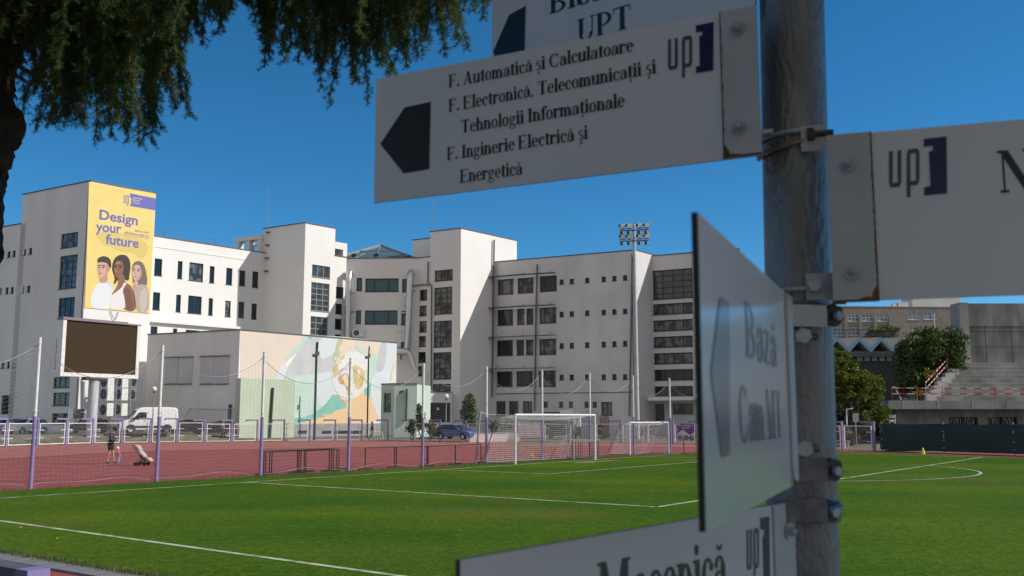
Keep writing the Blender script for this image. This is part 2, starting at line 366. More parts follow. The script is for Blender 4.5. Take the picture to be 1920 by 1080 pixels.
# yellow flowers near the kerb
mb = MB()
for k in range(7):
    p = fld(-34.2+rg.uniform(.1, 2.2), rg.uniform(4, 19), .05); mb.sphere(p,   .016, 6, 4)
kind(mb.build('dandelions', mat('dandelion', (0.75, 0.6, 0.03), 0.7)), 'stuff')
# kerb strip beside the near touchline, on the track side
mb = MB(); A, B = fld(-34.53, 45), fld(-34.53, -3.6); A2, B2 = fld(-34.95, 45), fld(-34.95, -3.6)
for (p, q, z) in ((A, B, .012),):
    mb.quad((A.x, A.y, .004), (B.x, B.y, .004), (B2.x, B2.y, .004), (A2.x, A2.y, .004)); mb.quad((A2.x, A2.y, .004), (B2.x, B2.y, .004), (B2.x, B2.y, -.04), (A2.x, A2.y, -.04))
    mb.quad((A.x, A.y, .004), (B.x, B.y, .004), (B.x, B.y, -.04), (A.x, A.y, -.04))
kind(mb.build('kerb', KERBM), 'structure')
# painted lines
mb = MB()
def line(a0, b0, a1, b1, w=.12, z=.005):
    P, Q = fld(a0, b0, z), fld(a1, b1, z); d = (Q-P).normalized(); n = Vector((-d.y, d.x, 0))*w/2
    k = max(1, int((Q-P).length/1.5))
    for i in range(k): p, q = P.lerp(Q, i/k), P.lerp(Q, (i+1)/k); mb.quad(p-n, q-n, q+n, p+n)
line(-33.55, 60, -31.77, -.06); line(-31.83, 0, 32, 0)
for s in (-1, 1):
    line(s*20.16, 0.06, s*20.16, 16.56); line(s*9.4, 0.06, s*9.4, 5.8)
line(-20.22, 16.5, 20.22, 16.5); line(-9.46, 5.74, 9.46, 5.74)
def arc(ca, cb, r, t0, t1, n=24, w=.12, z=.009):
    for i in range(n):
        q = []
        for (t, rr) in ((t0+(t1-t0)*i/n, r-w/2), (t0+(t1-t0)*(i+1)/n, r-w/2), (t0+(t1-t0)*(i+1)/n, r+w/2), (t0+(t1-t0)*i/n, r+w/2)): q.append(fld(ca+rr*cos(t), cb+rr*sin(t), z))
        mb.quad(*q)
arc(0, 11, 9.15, .648, pi-.648); arc(-32.1, 0, 1.0, 0.05, pi/2-.05, 8)
kind(mb.build('pitch_lines', LINEW), 'structure')
mb = MB(); c0 = fld(.5, 2.2, .004)
for k in range(5):
    c = fld(rg.uniform(-1, 3.2), rg.uniform(1.0, 1.6), .0035+.0006*k); n = 14; rr = [rg.uniform(.35, .8) for _ in range(n)]
    mb.poly([(c+Vector((cos(TH-pi/2)*0, 0, 0))+Vector((cos(2*pi*i/n)*rr[i]*1.6*sin(TH)+sin(2*pi*i/n)*rr[i]*.5*cos(TH), cos(2*pi*i/n)*rr[i]*1.6*cos(TH)-sin(2*pi*i/n)*rr[i]*.5*sin(TH), 0))) for i in range(n)])
kind(mb.build('bare_earth', mat('worn_earth', (0.26, 0.20, 0.09), 0.95, (0.10, 0.12, 0.03), 3.0, detail=9)), 'structure')
# terrace under the viewer
mb = MB(); mb.box((0, -6, .3), (60, 22, .66)); kind(mb.build('terrace', mat('terrace_paving', (0.22, 0.21, 0.20), 0.9, (0.17, 0.165, 0.16), 3)), 'structure')

# ------------------------------------------------------------------ outer fence with purple posts
fence = thing('stadium_fence', 'low fence of purple hooked posts and white mesh panels round the red track', 'fence', FP[12])
VIS = [i for i in range(2, 36)]
for i in VIS:
    p = FP[i]; t = (offs(FP, i, 1)-FP[i]).normalized(); side = Vector((t.y, -t.x, 0)); hP = 2.28 if i < 10 else (2.14 if i < 20 else 2.06)
    # side points to the right seen from the viewer
    if side.x < 0: side = -side
    m = MB(); ang = atan2(side.y, side.x)
    m.box(p+Vector((0, 0, hP/2-.06)), (.15, .15, hP+.12), ang)
    m.box(p-side*.59+Vector((0, 0, hP-.07)), (1.028, .146, .14), ang)
    m.build('post', PURPLE, fence)
    m = MB(); m.box(p-side*1.15+Vector((0, 0, hP-.13)), (.09, .09, .16), ang); m.build('arm_lamp', DARK, fence)
for i in VIS[:-1]:
    a, b = FP[i], FP[i+1]; d = (b-a).normalized(); a = a+d*.22; b = b-d*.22; H = 1.86 if i < 10 else 1.74; m = MB(); up = Vector((0, 0, 1)); n = Vector((-d.y, d.x, 0)); w = .07
    m.beam(a+up*.06, a+up*H, w, w, up=n); m.beam(b+up*.06, b+up*H, w, w, up=n); m.beam(a+up*(H-.035)+d*.035, b+up*(H-.035)-d*.035, w, w); m.beam(a+up*.095+d*.035, b+up*.095-d*.035, w, w)
    for z in (.62, 1.28):
        for (q, sg) in ((a, 1), (b, -1)):
            m.beam(q+up*z+d*.035*sg, q+up*z+d*sg*.42, .035, .05); m.beam(q+up*z-d*.035*sg, q+up*z-d*sg*.2, .035, .05)
    f = m.build('panel_frame', WHITE_P, fence)
    m = MB(); L = (b-a).length; k = int(L/.13)
    for j in range(1, k): q = a+d*(L*j/k); m.beam(q+up*.12, q+up*(H-.07), .007, .007, up=n)
    for j in range(1, 14): z = .1+(H-.15)*j/14; m.beam(a+up*z+d*.04, b+up*z-d*.04, .007, .007)
    m.build('wire_mesh', GREYM, f)

# near end of the fence at the lower left of the view
m = MB(); q = pt(72, 1064, 5.0); tdir = Vector((-sin(radians(53.6)), cos(radians(53.6)), 0)); hw = .052
root = thing('purple_fence_post', 'purple fence post with a horizontal arm close to the viewer beside the kerb', 'fence post', (q.x, q.y, 0))
top = q.z-.01
end = Vector((q.x, q.y, top-.06)); m.beam(end+tdir*.11, end+tdir*2.6, .115, .12); m.build('arm', mat('shaded_purple', (.085, .08, .105), .6, (.12, .115, .14), 9), root)  # deep shade on the arm put into a darker paint than the post
m = MB(); m.beam((q.x, q.y, -.03), (q.x, q.y, top+.001), .116, .116, up=tdir); m.v = [tuple(Vector(v)+tdir*.05) for v in m.v]; m.build('post', PURPLE, root)

# ------------------------------------------------------------------ ball-stop net on tall posts
NP = [(57, 915, 632), (293, 902, 647), (488, 892, 660), (653, 882, 671), (792, 875, 681), (912, 868, 687), (1017, 862, 694), (1107, 857, 699), (1189, 853, 704), (1258, 851, 709)]
NPP = [gp(u, v) for u, v, t in NP]
ndir = (NPP[6]-NPP[0]).normalized()
NPP = [NPP[0]-ndir*4.9]+NPP+[NPP[-1]+(NPP[-1]-NPP[-2]).normalized()*4.6, NPP[-1]+(NPP[-1]-NPP[-2]).normalized()*9.2]
NH = [5.1]+[EYE+(783.6-t)*PX(NPP[i+1].y) for i, (u, v, t) in enumerate(NP)]+[5.0, 5.0]
for i, p in enumerate(NPP):
    hh = NH[i]; r = thing('net_post', 'placeholder', 'post', p, 'tall posts of the ball stop net')
    names = ['leftmost of the tall net posts, outside the picture edge', 'tall net post nearest the man with the stroller, at his left', 'tall net post in front of the white van', 'tall net post in front of the pale green mural corner', 'tall net post in front of the painted bearded head',
             'tall net post in front of the porch and lamp, left of the blue car', 'tall net post just left of the big goal', 'tall net post rising behind the left part of the big goal', 'tall net post rising behind the right post of the big goal', 'tall net post at the left end of the small goal', 'tall net post at the right end of the small goal', 'tall net post right of the purple and white poster, behind the signs', 'last tall net post behind the sign pole']
    r['label'] = names[i]
    m = MB(); m.tube([p+Vector((0, 0, -.03)), p+Vector((0, 0, hh*.47))], .066, 10); m.build('lower_pole', PURPLE, r)
    m = MB(); m.tube([p+Vector((0, 0, hh*.47)), p+Vector((0, 0, hh))], .056, 10)
    for z in (hh-.22, hh*.5): m.tube([p+Vector((0, 0, z)), p+Vector((0, 0, z+.05))], .074, 8)
    m.build('upper_pole', WHITE_P, r)
m = MB(); rg = random.Random(5)
back = Vector((-ndir.y, ndir.x, 0))
if back.y < 0: back = -back
def netpt(i, s, t):
    a, b = NPP[i], NPP[i+1]; p = a.lerp(b, s); zt = (NH[i]*(1-s)+NH[i+1]*s)-.25; sag = 4*s*(1-s)
    ztop = zt-sag*(.95+.12*sin(i*2.1)); zb = .05+.12*sag+.05*sin(9*s+i)
    z = zb+(ztop-zb)*t
    bul = .35*sag*sin(pi*min(1, t*1.0))*(.6+.4*sin(i*1.7))
    return Vector((p.x, p.y, z))+back*(bul+.10)
def ribbon(pts, w):
    for k in range(len(pts)-1):
        a, b = pts[k], pts[k+1]; d = b-a; n1 = d.cross(Vector((0, 1, 0)));
        if n1.length < 1e-6: continue
        n1 = n1.normalized()*w; n2 = d.cross(n1).normalized()*w
        m.add([a-n1, b-n1, b+n1, a+n1], [(0, 1, 2, 3)])
        m.add([a-n2, b-n2, b+n2, a+n2], [(0, 1, 2, 3)])
for i in range(len(NPP)-1):
    L = (NPP[i+1]-NPP[i]).length; nv = int(L/.155); nh = 29
    for k in range(nv+1): s = k/nv; ribbon([netpt(i, s+.006*sin(j*2.3+k), j/10) for j in range(11)], .0021)
    for j in range(1, nh): ribbon([netpt(i, k/14, j/nh) for k in range(15)], .0021)
    ribbon([netpt(i, k/24, 1) for k in range(25)], .011); ribbon([netpt(i, k/14, 0) for k in range(15)], .008)
o = m.build('ball_stop_net', NETM, None, (NPP[5].x, NPP[5].y, 0)); tag(o, 'fine pale mesh net sagging between the tall purple and white posts', 'net')

# ------------------------------------------------------------------ goals
def goal(name, label, A, B, H, depth, r, topd, nm, box=False):
    A, B = Vector(A), Vector(B); d = (B-A).normalized(); bk = Vector((-d.y, d.x, 0))
    if bk.y < 0: bk = -bk
    root = thing(name, label, 'goal', (A+B)/2, None); up = Vector((0, 0, 1))
    m = MB(); m.tube([A-up*.02, A+up*(H+r*.9)], r, 12); m.build('post', WHITE_P, root)
    m = MB(); m.tube([B-up*.02, B+up*(H+r*.9)], r, 12); m.build('post', WHITE_P, root)
    m = MB(); m.tube([A+up*H+d*r, B+up*H-d*r], r, 12); m.build('crossbar', WHITE_P, root)
    m = MB(); fr = MB()
    a2, b2 = A+bk*depth, B+bk*depth; at, bt = A+bk*topd, B+bk*topd
    for (p, q) in ((A, a2), (a2, b2), (b2, B)): fr.tube([p+up*.04, q+up*.04], .025, 6)
    if not box:
        for (p, q) in ((a2, at), (b2, bt)):
            qq = p.lerp(q, .25)+up*H*1.0; fr.tube([p+bk*.25, Vector((q.x, q.y, H*.98))+bk*.15], .03, 6)
    fr.build('back_frame', GREYM, root)
    def rib(pts, w=.0042):
        for k in range(len(pts)-1):
            p, q = pts[k], pts[k+1]; dd = q-p; n1 = dd.cross(Vector((0, 1, 0)))
            if n1.length < 1e-6: n1 = dd.cross(Vector((1, 0, 0)))
            n1 = n1.normalized()*w; n2 = dd.cross(n1).normalized()*w
            m.add([p-n1, q-n1, q+n1, p+n1], [(0, 1, 2, 3)]); m.add([p-n2, q-n2, q+n2, p+n2], [(0, 1, 2, 3)])
    W_ = (B-A).length
    def prof(t, x):   # t: 0 crossbar .. 1 foot of the net, x 0..1 along
        sgg = .14*sin(pi*x)
        if t < .3: k = t/.3; y = topd*k; z = H-.12*k-sgg*k
        else: k = (t-.3)/.7; y = topd+(depth-topd)*k; z = (H-.12-sgg)*(1-k)+.05*k
        return A.lerp(B, x)+bk*(y+.12*sin(pi*t)*sin(pi*x))+up*z
    nx = int(W_/.15)
    for k in range(nx+1): rib([prof(j/12, k/nx) for j in range(13)])
    for j in range(1, 29): rib([prof(j/28, k/12) for k in range(13)])
    for (P, sg) in ((A, 0), (B, 1)):
        for j in range(1, 16):
            t = .3+.7*j/15; e = prof(t, sg); rib([Vector((P.x, P.y, e.z)), e])
        n = int(depth/.15)
        for k in range(1, n+1):
            y = depth*k/n; zt = H-.12*min(1, y/topd) if y <= topd else (H-.12)*(1-(y-topd)/max(.01, depth-topd)); rib([P+bk*y+up*.05, P+bk*y+up*max(.06, zt)])
    m.build('net', NETW, root)
    return root
goal('football_goal', 'full size white football goal with a white net on the near pitch line', gp(966, 870.6), gp(1116, 861.9), 2.44, 2.0, .062, .9, 'big')
goal('small_goal', 'smaller white training goal standing behind the pitch right of the full size goal', gp(1181, 853.5), gp(1254, 850.5), 2.0, 1.6, .05, .6, 'small')
# ------------------------------------------------------------------ buildings
K = 1.07
def xy(v): return Vector((v[0], v[1]))
ZB = -.12
def building(name, label, cat='building', loc=(0, 0, 0)): return thing(name, label, cat, loc)
def finish(root, mb, rf, cp, m, rm=None, cm=None):
    w = mb.build('wall', m, root); rf.build('roof', rm or ROOFM, root)
    if cp.v: cp.build('coping', cm or COPING, root)
    return w
def strip(mb, W, a0, a1, z, t, h, mi=0):
    vs = [W.at(a, zz, o) for zz in (z, z+h) for (a, o) in ((a0, t), (a1, t), (a1, -.05), (a0, -.05))]
    mb.add(vs, [(3, 2, 1, 0), (4, 5, 6, 7), (0, 1, 5, 4), (1, 2, 6, 5), (2, 3, 7, 6), (3, 0, 4, 7)], mi)

# ---- tower with the banner
C0 = pt(170.7, 339.2, 98.4*K); zt = C0.z
AZL = -58.3
L1 = along(C0, AZL, 43, 364.5); L2 = along(C0, AZL, -90, 430); R1 = along(C0, 38.9, 292.5, 362.5)
back = xy(R1)-xy(C0)
root = building('banner_tower', 'grey rendered office tower at the left carrying the yellow banner, with square windows', loc=(C0.x, C0.y, ZB))
mb, rf, cp = MB(), MB(), MB()
bigw = [(114, 437, 146, 464), (111, 479, 144, 541), (109, 558, 139.5, 596), (104, 636, 134, 690), (100, 707, 130.5, 727), (99, 736, 130, 760.5), (97, 775, 126, 795)]
small = [(48, 468, 54, 478), (54, 465.5, 60, 476)]
hi_small = [(43.4, 468, 48.4, 478.5), (54.2, 465.5, 60, 477), (43.5, 536, 45.2, 549), (50.5, 535.5, 56.5, 548.5), (42.5, 677, 47.7, 689)]
hi_small = [(42.8, 467, 48.6, 478.5), (54, 465, 60, 477), (42.3, 536.5, 45.2, 549), (50.5, 535.5, 56.5, 548)]
lo_small = [(1, 473, 7, 484.5), (13.5, 471.5, 19.5, 483), (23.3, 470, 29, 481.5), (-1, 540, 3, 552), (10, 539, 15.7, 551), (19.6, 538.5, 25.4, 550), (2, 679, 8, 691), (12.5, 678.5, 18, 690.5), (31.5, 677, 37.5, 689)]
lo_low = [(2, 741, 36, 777)]
H1 = block(mb, rf, cp, [xy(C0), xy(R1), xy(R1)+xy(L1)-xy(C0), xy(L1)], ZB, zt, {3: bigw+hi_small}, coped=(0, 3))
zlow = pt(40, 419.7, L1.y).z
H2 = block(mb, rf, cp, [xy(L1), xy(L1)+back, xy(L2)+back, xy(L2)], ZB, zlow, {3: lo_small+lo_low}, coped=(3,))
finish(root, mb, rf, cp, PLASTER_G)
W, rcs = H1[3]
for i, r in enumerate(rcs):
    if i < 7: window(root, W, r, 3, [1, 5, 3, 4, 1, 1, 1][i], FRAME, GLASS_B if i in (1, 0) else GLASS, bar=.10)
    else: window(root, W, r, 1, 1, FRAME, GLASS, bar=.05)
W2, rcs2 = H2[3]
for r in rcs2[:-1]: window(root, W2, r, 1, 1, FRAME, GLASS, bar=.05)
window(root, W2, rcs2[-1], 7, 1, DARK, mat('garage_dark', (.012, .012, .014), .6), bar=.06, sill=False)
BW = Wall(C0, R1)
# drain cable and lightning conductor down the corner
m = MB(); m.tube([W.at(W.L-.25 if (W.at(W.L, 0)-Vector((C0.x, C0.y, 0))).length < .1 else .25, z, .05) for z in (zt-.2, zt-8, .5)], .03, 5); m.build('cable', DARK, root)

# ---- banner on the tower
def on(W, u, v, off): a, z = W.px(u, v); return W.at(a, z, off)
ban = thing('banner', 'tall yellow advertising banner with three students and purple lettering on the tower', 'banner', (C0.x, C0.y, 8))
YEL = mat('banner_yellow', (0.80, 0.63, 0.20), 0.55, (0.76, 0.585, 0.17), 0.6); YEL2 = mat('banner_yellow_dark', (0.66, 0.52, 0.155), .6)
PUR = mat('banner_purple', (0.135, 0.125, 0.42), .6)
m = MB(); q = [on(BW, u, v, .06) for u, v in ((166.5, 341), (291, 363), (279.8, 588), (158.5, 577))]
b0 = [on(BW, u, v, .012) for u, v in ((166.5, 341), (291, 363), (279.8, 588), (158.5, 577))]
m.add(q+b0, [(0, 1, 2, 3), (0, 4, 5, 1), (1, 5, 6, 2), (2, 6, 7, 3), (3, 7, 4, 0)]); m.build('sheet', YEL, ban)
def bpoly(mm, pts, off, mi=0, f=None): mm.poly([on(BW, 160+x*140/571, 335+y*265/1080, off) for x, y in pts], mi)
def jig(pts, n=3, amp=2.0, seed=1):
    r_ = random.Random(seed); out = []
    for i in range(len(pts)):
        a, b = pts[i], pts[(i+1) % len(pts)]
        for k in range(n): t = k/n; out.append((a[0]+(b[0]-a[0])*t+r_.uniform(-amp, amp)*(k > 0), a[1]+(b[1]-a[1])*t+r_.uniform(-amp, amp)*(k > 0)))
    return out
def smooth(pts, it=2):
    for _ in range(it):
        out = []
        for i in range(len(pts)):
            a, b = pts[i], pts[(i+1) % len(pts)]
            out += [(a[0]*.75+b[0]*.25, a[1]*.75+b[1]*.25), (a[0]*.25+b[0]*.75, a[1]*.25+b[1]*.75)]
        pts = out
    return pts
def ell(cx, cy, rx, ry, n=20, rot=0):
    return [(cx+rx*cos(2*pi*i/n)*cos(rot)-ry*sin(2*pi*i/n)*sin(rot), cy+rx*cos(2*pi*i/n)*sin(rot)+ry*sin(2*pi*i/n)*cos(rot)) for i in range(n)]
m = MB(); bpoly(m, smooth([(75, 425), (140, 400), (300, 420), (470, 480), (480, 560), (430, 620), (390, 600), (390, 570), (250, 560), (200, 520), (140, 520), (110, 470)], 2), .064); m.build('painted_shadow', YEL2, ban)
# three portraits printed on the sheet
def portrait(name, layers):
    cols = []; mm = MB()
    for k, (c, pts) in enumerate(layers):
        if c not in cols: cols.append(c)
        bpoly(mm, pts, .068+.0035*k, cols.index(c))
    ms = [mat('print_'+'_'.join(str(int(x*1000)) for x in c), c, .6) for c in cols]
    return mm.build(name, ms, ban)
S1, S1d, HB, LIP = (.62, .38, .28), (.50, .28, .20), (.035, .024, .02), (.42, .16, .13)
W1, W1d = (.72, .74, .76), (.60, .63, .67)
portrait('young_man_print', [
    (W1, smooth([(35, 985), (40, 900), (75, 815), (115, 790), (180, 780), (215, 830), (205, 900), (190, 995), (130, 1000)], 2)),
    (W1d, smooth([(150, 790), (185, 785), (215, 830), (205, 850), (175, 815)], 1)),
    (S1d, smooth([(105, 720), (165, 715), (172, 785), (140, 800), (104, 792)], 1)),
    (HB, smooth([(88, 640), (92, 608), (130, 590), (170, 598), (195, 625), (196, 685), (180, 690), (165, 650)], 2)),
    (S1, smooth([(89, 640), (120, 632), (168, 640), (182, 680), (168, 730), (130, 768), (105, 762), (92, 720), (88, 680)], 2)),
    (S1d, smooth([(150, 650), (180, 670), (172, 725), (132, 766), (118, 762), (150, 730), (158, 690)], 1)),
    (HB, smooth([(88, 645), (95, 612), (135, 600), (175, 615), (190, 680), (176, 672), (165, 645), (120, 636)], 1)),
    (S1d, ell(178, 692, 9, 18, 12)), (HB, [(94, 662), (114, 658), (114, 665), (94, 669)]), (HB, [(122, 659), (149, 663), (149, 670), (122, 667)]),
    (HB, ell(104, 677, 8, 5, 10)), (HB, ell(135, 679, 9, 5, 10)), (S1d, smooth([(108, 680), (114, 705), (100, 710)], 1)), (LIP, smooth([(97, 722), (112, 718), (127, 724), (112, 731)], 1))])
S2, S2d, HD = (.235, .105, .06), (.16, .065, .038), (.03, .018, .016)
portrait('young_woman_print', [
    (HD, smooth([(205, 640), (235, 590), (290, 578), (330, 600), (346, 660), (335, 740), (330, 785), (300, 770), (240, 775), (222, 812), (212, 800), (225, 760), (200, 700)], 2)),
    (S2, smooth([(252, 730), (295, 730), (300, 790), (345, 815), (370, 860), (385, 950), (382, 1015), (300, 1005), (210, 960), (190, 890), (245, 825)], 2)),
    ((.74, .70, .69), smooth([(190, 895), (215, 880), (280, 830), (290, 795), (318, 795), (280, 850), (300, 920), (305, 1005), (190, 998), (185, 960)], 1)),
    (S2d, smooth([(282, 850), (310, 830), (345, 850), (370, 1015), (305, 1008), (300, 925)], 1)),
    (S2, smooth([(216, 660), (245, 622), (280, 632), (292, 680), (280, 730), (255, 760), (228, 752), (216, 705)], 2)),
    ((.36, .18, .11), smooth([(222, 690), (240, 684), (250, 705), (240, 716), (226, 712)], 1)), ((.36, .18, .11), smooth([(226, 640), (262, 634), (262, 652), (228, 655)], 1)), (HD, [(220, 662), (242, 658), (242, 665), (220, 669)]), (HD, [(252, 659), (279, 664), (279, 671), (252, 667)]), (HD, ell(231, 676, 9, 5, 10)), (HD, ell(264, 678, 9.5, 5, 10)),
    (S2d, smooth([(240, 680), (252, 702), (236, 706)], 1)), ((.30, .08, .07), smooth([(226, 722), (242, 716), (262, 722), (244, 734)], 1))])
S3, HL = (.60, .40, .33), (.17, .115, .085)
HDJ = 0
portrait('second_woman_print', [
    (HL, smooth([(352, 690), (362, 645), (400, 625), (445, 645), (470, 740), (472, 815), (440, 830), (360, 815), (358, 760)], 2)),
    ((.42, .345, .295), smooth([(360, 850), (385, 815), (440, 805), (475, 825), (487, 900), (480, 1028), (380, 1018)], 1)),
    ((.52, .44, .38), smooth([(410, 870), (455, 830), (475, 860), (460, 1020), (412, 1018)], 1)),
    (S3, smooth([(366, 780), (405, 790), (392, 820), (364, 850)], 1)), ((.5, .18, .06), smooth([(364, 812), (386, 812), (368, 850)], 1)),
    (S3, smooth([(356, 690), (380, 655), (415, 665), (432, 720), (420, 760), (390, 790), (368, 775), (357, 740)], 2)),
    ((.47, .29, .23), smooth([(405, 670), (432, 715), (420, 760), (392, 788), (380, 780), (408, 745), (415, 715)], 1)), (HL, [(358, 686), (380, 682), (380, 689), (358, 693)]), (HL, [(390, 685), (417, 690), (417, 697), (390, 692)]), (HB, ell(369, 700, 8.5, 4.8, 10)), (HB, ell(401, 704, 9, 5, 10)),
    ((.48, .29, .23), smooth([(378, 708), (388, 728), (374, 731)], 1)), (LIP, smooth([(368, 746), (382, 741), (396, 748), (382, 755)], 1))])
# lettering
def text_polys(body, bold=0.0, spacing=1.0):
    cu = bpy.data.curves.new('t', 'FONT'); cu.body = body; cu.size = 1; cu.offset = bold; cu.space_character = spacing; cu.resolution_u = 3
    ob = bpy.data.objects.new('t', cu); COL.objects.link(ob); dg = bpy.context.evaluated_depsgraph_get(); dg.update()
    ev = ob.evaluated_get(dg); me = ev.to_mesh(); vs = [v.co.copy() for v in me.vertices]; fs = [tuple(p.vertices) for p in me.polygons]
    ev.to_mesh_clear(); bpy.data.objects.remove(ob); bpy.data.curves.remove(cu)
    return vs, fs
def lettering(mb, W, body, u0, v0, u1, v1, height, off, bold=0.0, mi=0, spacing=1.0):
    """baseline from sight line (u0,v0) to (u1,v1), letter height in metres for 1 em"""
    vs, fs = text_polys(body, bold, spacing)
    if not vs: return
    x0 = min(v.x for v in vs); x1 = max(v.x for v in vs); a0, z0 = W.px(u0, v0); a1, z1 = W.px(u1, v1)
    sx = (a1-a0)/(x1-x0)
    mb.add([W.at(a0+(v.x-x0)*sx, z0+(z1-z0)*(v.x-x0)/(x1-x0)+v.y*height, off) for v in vs], fs, mi)
def zz(x, y): return (160+x*140/571, 335+y*265/1080)
m = MB(); hp = abs(BW.px(*zz(105, 310))[1]-BW.px(*zz(105, 236))[1])/.70
for body, a, b, k in (('Design', (104, 308), (398, 356), 1.0), ('your', (78, 400), (272, 418), 1.0), ('future', (152, 496), (405, 530), 1.0)):
    lettering(m, BW, body, *zz(*a), *zz(*b), hp*k, .072, .022)
lettering(m, BW, 'admitere.upt.ro', *zz(294, 420), *zz(482, 449), hp*.30, .072, .004)
lettering(m, BW, 'Află mai multe', *zz(376, 404), *zz(482, 418), hp*.18, .072, 0)
q = [on(BW, *zz(x, y), .07) for x, y in ((294, 430), (482, 457), (482, 459.5), (294, 432.5))]; m.poly(q)
m.build('slogan', PUR, ban)
m = MB()
for pts in ([(338, 112), (536, 152), (533, 243), (336, 208), (338, 200), (346, 202), (350, 150), (340, 148)],): bpoly(m, pts, .068)
def upm(mm, f, mi=0):
    """narrow up monogram in unit box: f(x,y)->point, x 0..1, y 0..1 (descender below 0)"""
    def rc(x0, y0, x1, y1): mm.poly([f(x0, y0), f(x1, y0), f(x1, y1), f(x0, y1)], mi)
    rc(0, .12, .12, 1); rc(.28, .12, .40, 1); mm.poly([f(0, .12), f(.06, 0), f(.34, 0), f(.40, .12), f(.28, .12), f(.12, .12)], mi)
    rc(.58, -.32, .70, .88); rc(.88, .12, 1.0, .88); mm.poly([f(.58, .88), f(.70, .88), f(.88, .88), f(1, .88), f(.94, 1), f(.64, 1)], mi); mm.poly([f(.70, 0), f(.94, 0), f(1, .12), f(.70, .12)], mi)
def bf(x, y):
    px = 291+x*40; py = 187-(y)*64+x*6; return on(BW, *zz(px, py), .07)
upm(m, bf); m.build('logo', PUR, ban)
m = MB()
for k, s_ in enumerate(('Universitatea', 'Politehnica', 'Timișoara')):
    lettering(m, BW, s_, *zz(359, 148+k*18+2), *zz(359+[74, 58, 52][k], 148+k*18+2+[11, 9, 8][k]), hp*.17, .074, .01)
m.build('logo_wording', mat('print_pale', (.72, .68, .55), .6), ban)
# sagging rope below
m = MB(); m.tube([on(BW, 206, 583, .1), on(BW, 211, 596, .15), on(BW, 214.5, 600, .15), on(BW, 218, 594, .15), on(BW, 221, 585, .1)], .03, 5); m.build('rope', DARK, ban)

# ---- long white wing
A = pt(290, 442.5, 106*K); AZW = 39.7
A0 = along(A, AZW, 262, 436); E = along(A, AZW, 506, 475)
root = building('white_wing', 'long sunlit white office wing with narrow dark windows between the banner tower and stair tower', loc=(A.x, A.y, ZB))
mb, rf, cp = MB(), MB(), MB()
wins = [(289.5, 485, 304, 517), (333, 489.5, 342, 522.5), (354.5, 493, 381, 527), (393, 499, 402, 530.5), (424, 502.5, 435.5, 534), (449, 507, 460, 536), (473, 509, 484.5, 539.5),
        (286.5, 548, 300, 581), (330, 552.5, 339, 585), (352.5, 555, 378, 588), (391, 559, 399, 591), (422, 564, 432.5, 594), (447, 566, 458, 596), (471.5, 569, 481.5, 599),
        (282, 612, 295, 640), (324, 616, 332, 640), (348, 619, 374, 640)]
off_b = Vector((cos(radians(AZW)), -sin(radians(AZW))))*-14
H = block(mb, rf, cp, [xy(A0), xy(E), xy(E)+off_b, xy(A0)+off_b], ZB, A.z, {0: wins}, coped=(0,))
W, rc = H[0]; finish(root, mb, rf, cp, PLASTER_W)
for i, r in enumerate(rc):
    u0, v0, u1, v1 = wins[i]; window(root, W, r, 2 if u1-u0 > 20 else 1, 1, FRAME, GLASS_B if i in (11, 12, 2) else GLASS, bar=.07)
m = MB(); a0, z = W.px(280, 600.5); strip(m, W, .1, W.L-.3, z-.22, .45, .30); m.build('cornice', PLASTER_W, root); m = MB(); a0, z2 = W.px(290, 463); strip(m, W, .1, W.L-.05, z2, .05, .12); m.build('string_course', PLASTER_W, root)
m = MB()
for i in range(3):
    p = W.at(4+i*7, A.z, -1.5); m.tube([p, p+Vector((0, 0, 1.2))], .02, 4)
m.tube([W.at(3, A.z+.9, -1.5), W.at(11, A.z+1.0, -1.5), W.at(18, A.z+1.5, -1.2), W.at(21.5, A.z+2.9, -1)], .015, 4); m.build('roof_cable', DARK, root)

# ---- stair tower one
T1 = pt(573, 418, 114*K); AZT = 41.0
T1L = along(T1, -58.4, 494, 429); T1R = along(T1, AZT, 629, 428); T1R2 = along(T1, AZT, 651, 483)
root = building('stair_tower', 'left white stair tower with a gridded stair window, between white wing and link block', loc=(T1.x, T1.y, ZB))
mb, rf, cp = MB(), MB(), MB()
wA = [(585, 498, 619, 521), (583, 530.5, 617.5, 584), (582, 594, 615, 640)]; wB = [(630, 538, 644, 559), (629, 569.5, 642, 589), (628, 597.5, 641, 617.5), (627.5, 627, 640, 648)]
dl = xy(T1L)-xy(T1)
H = block(mb, rf, cp, [xy(T1), xy(T1R), xy(T1R)+dl, xy(T1L)], ZB, T1.z, {0: wA}, coped=(0, 3))
zl = pt(651, 483, T1R2.y).z
H2 = block(mb, rf, cp, [xy(T1R), xy(T1R2), xy(T1R2)+dl, xy(T1R)+dl], ZB, zl, {0: wB}, coped=(0,))
# open frame box on the low roof, right of the tower
WB = Wall(T1R, T1R2); zb2 = WB.px(640, 455)[1]
for (a0_, a1_, z0_, z1_) in ((0.03, WB.L*.98, zb2-.9, zb2), (WB.L*.66, WB.L*.98, zl+.02, zb2-.91)):
    vs = [WB.at(a, z, o) for z in (z0_, z1_) for (a, o) in ((a0_, 0), (a1_, 0), (a1_, -4), (a0_, -4))]
    mb.add(vs, [(3, 2, 1, 0), (4, 5, 6, 7), (0, 1, 5, 4), (1, 2, 6, 5), (2, 3, 7, 6), (3, 0, 4, 7)])
finish(root, mb, rf, cp, PLASTER_W)
W, rc = H[0]
for i, r in enumerate(rc): window(root, W, r, 3, [1, 5, 4][i], FRAME_G, GLASS_N, bar=.13)
W2, rc = H2[0]
for r in rc: window(root, W2, r, 1, 1, FRAME, GLASS, bar=.1)
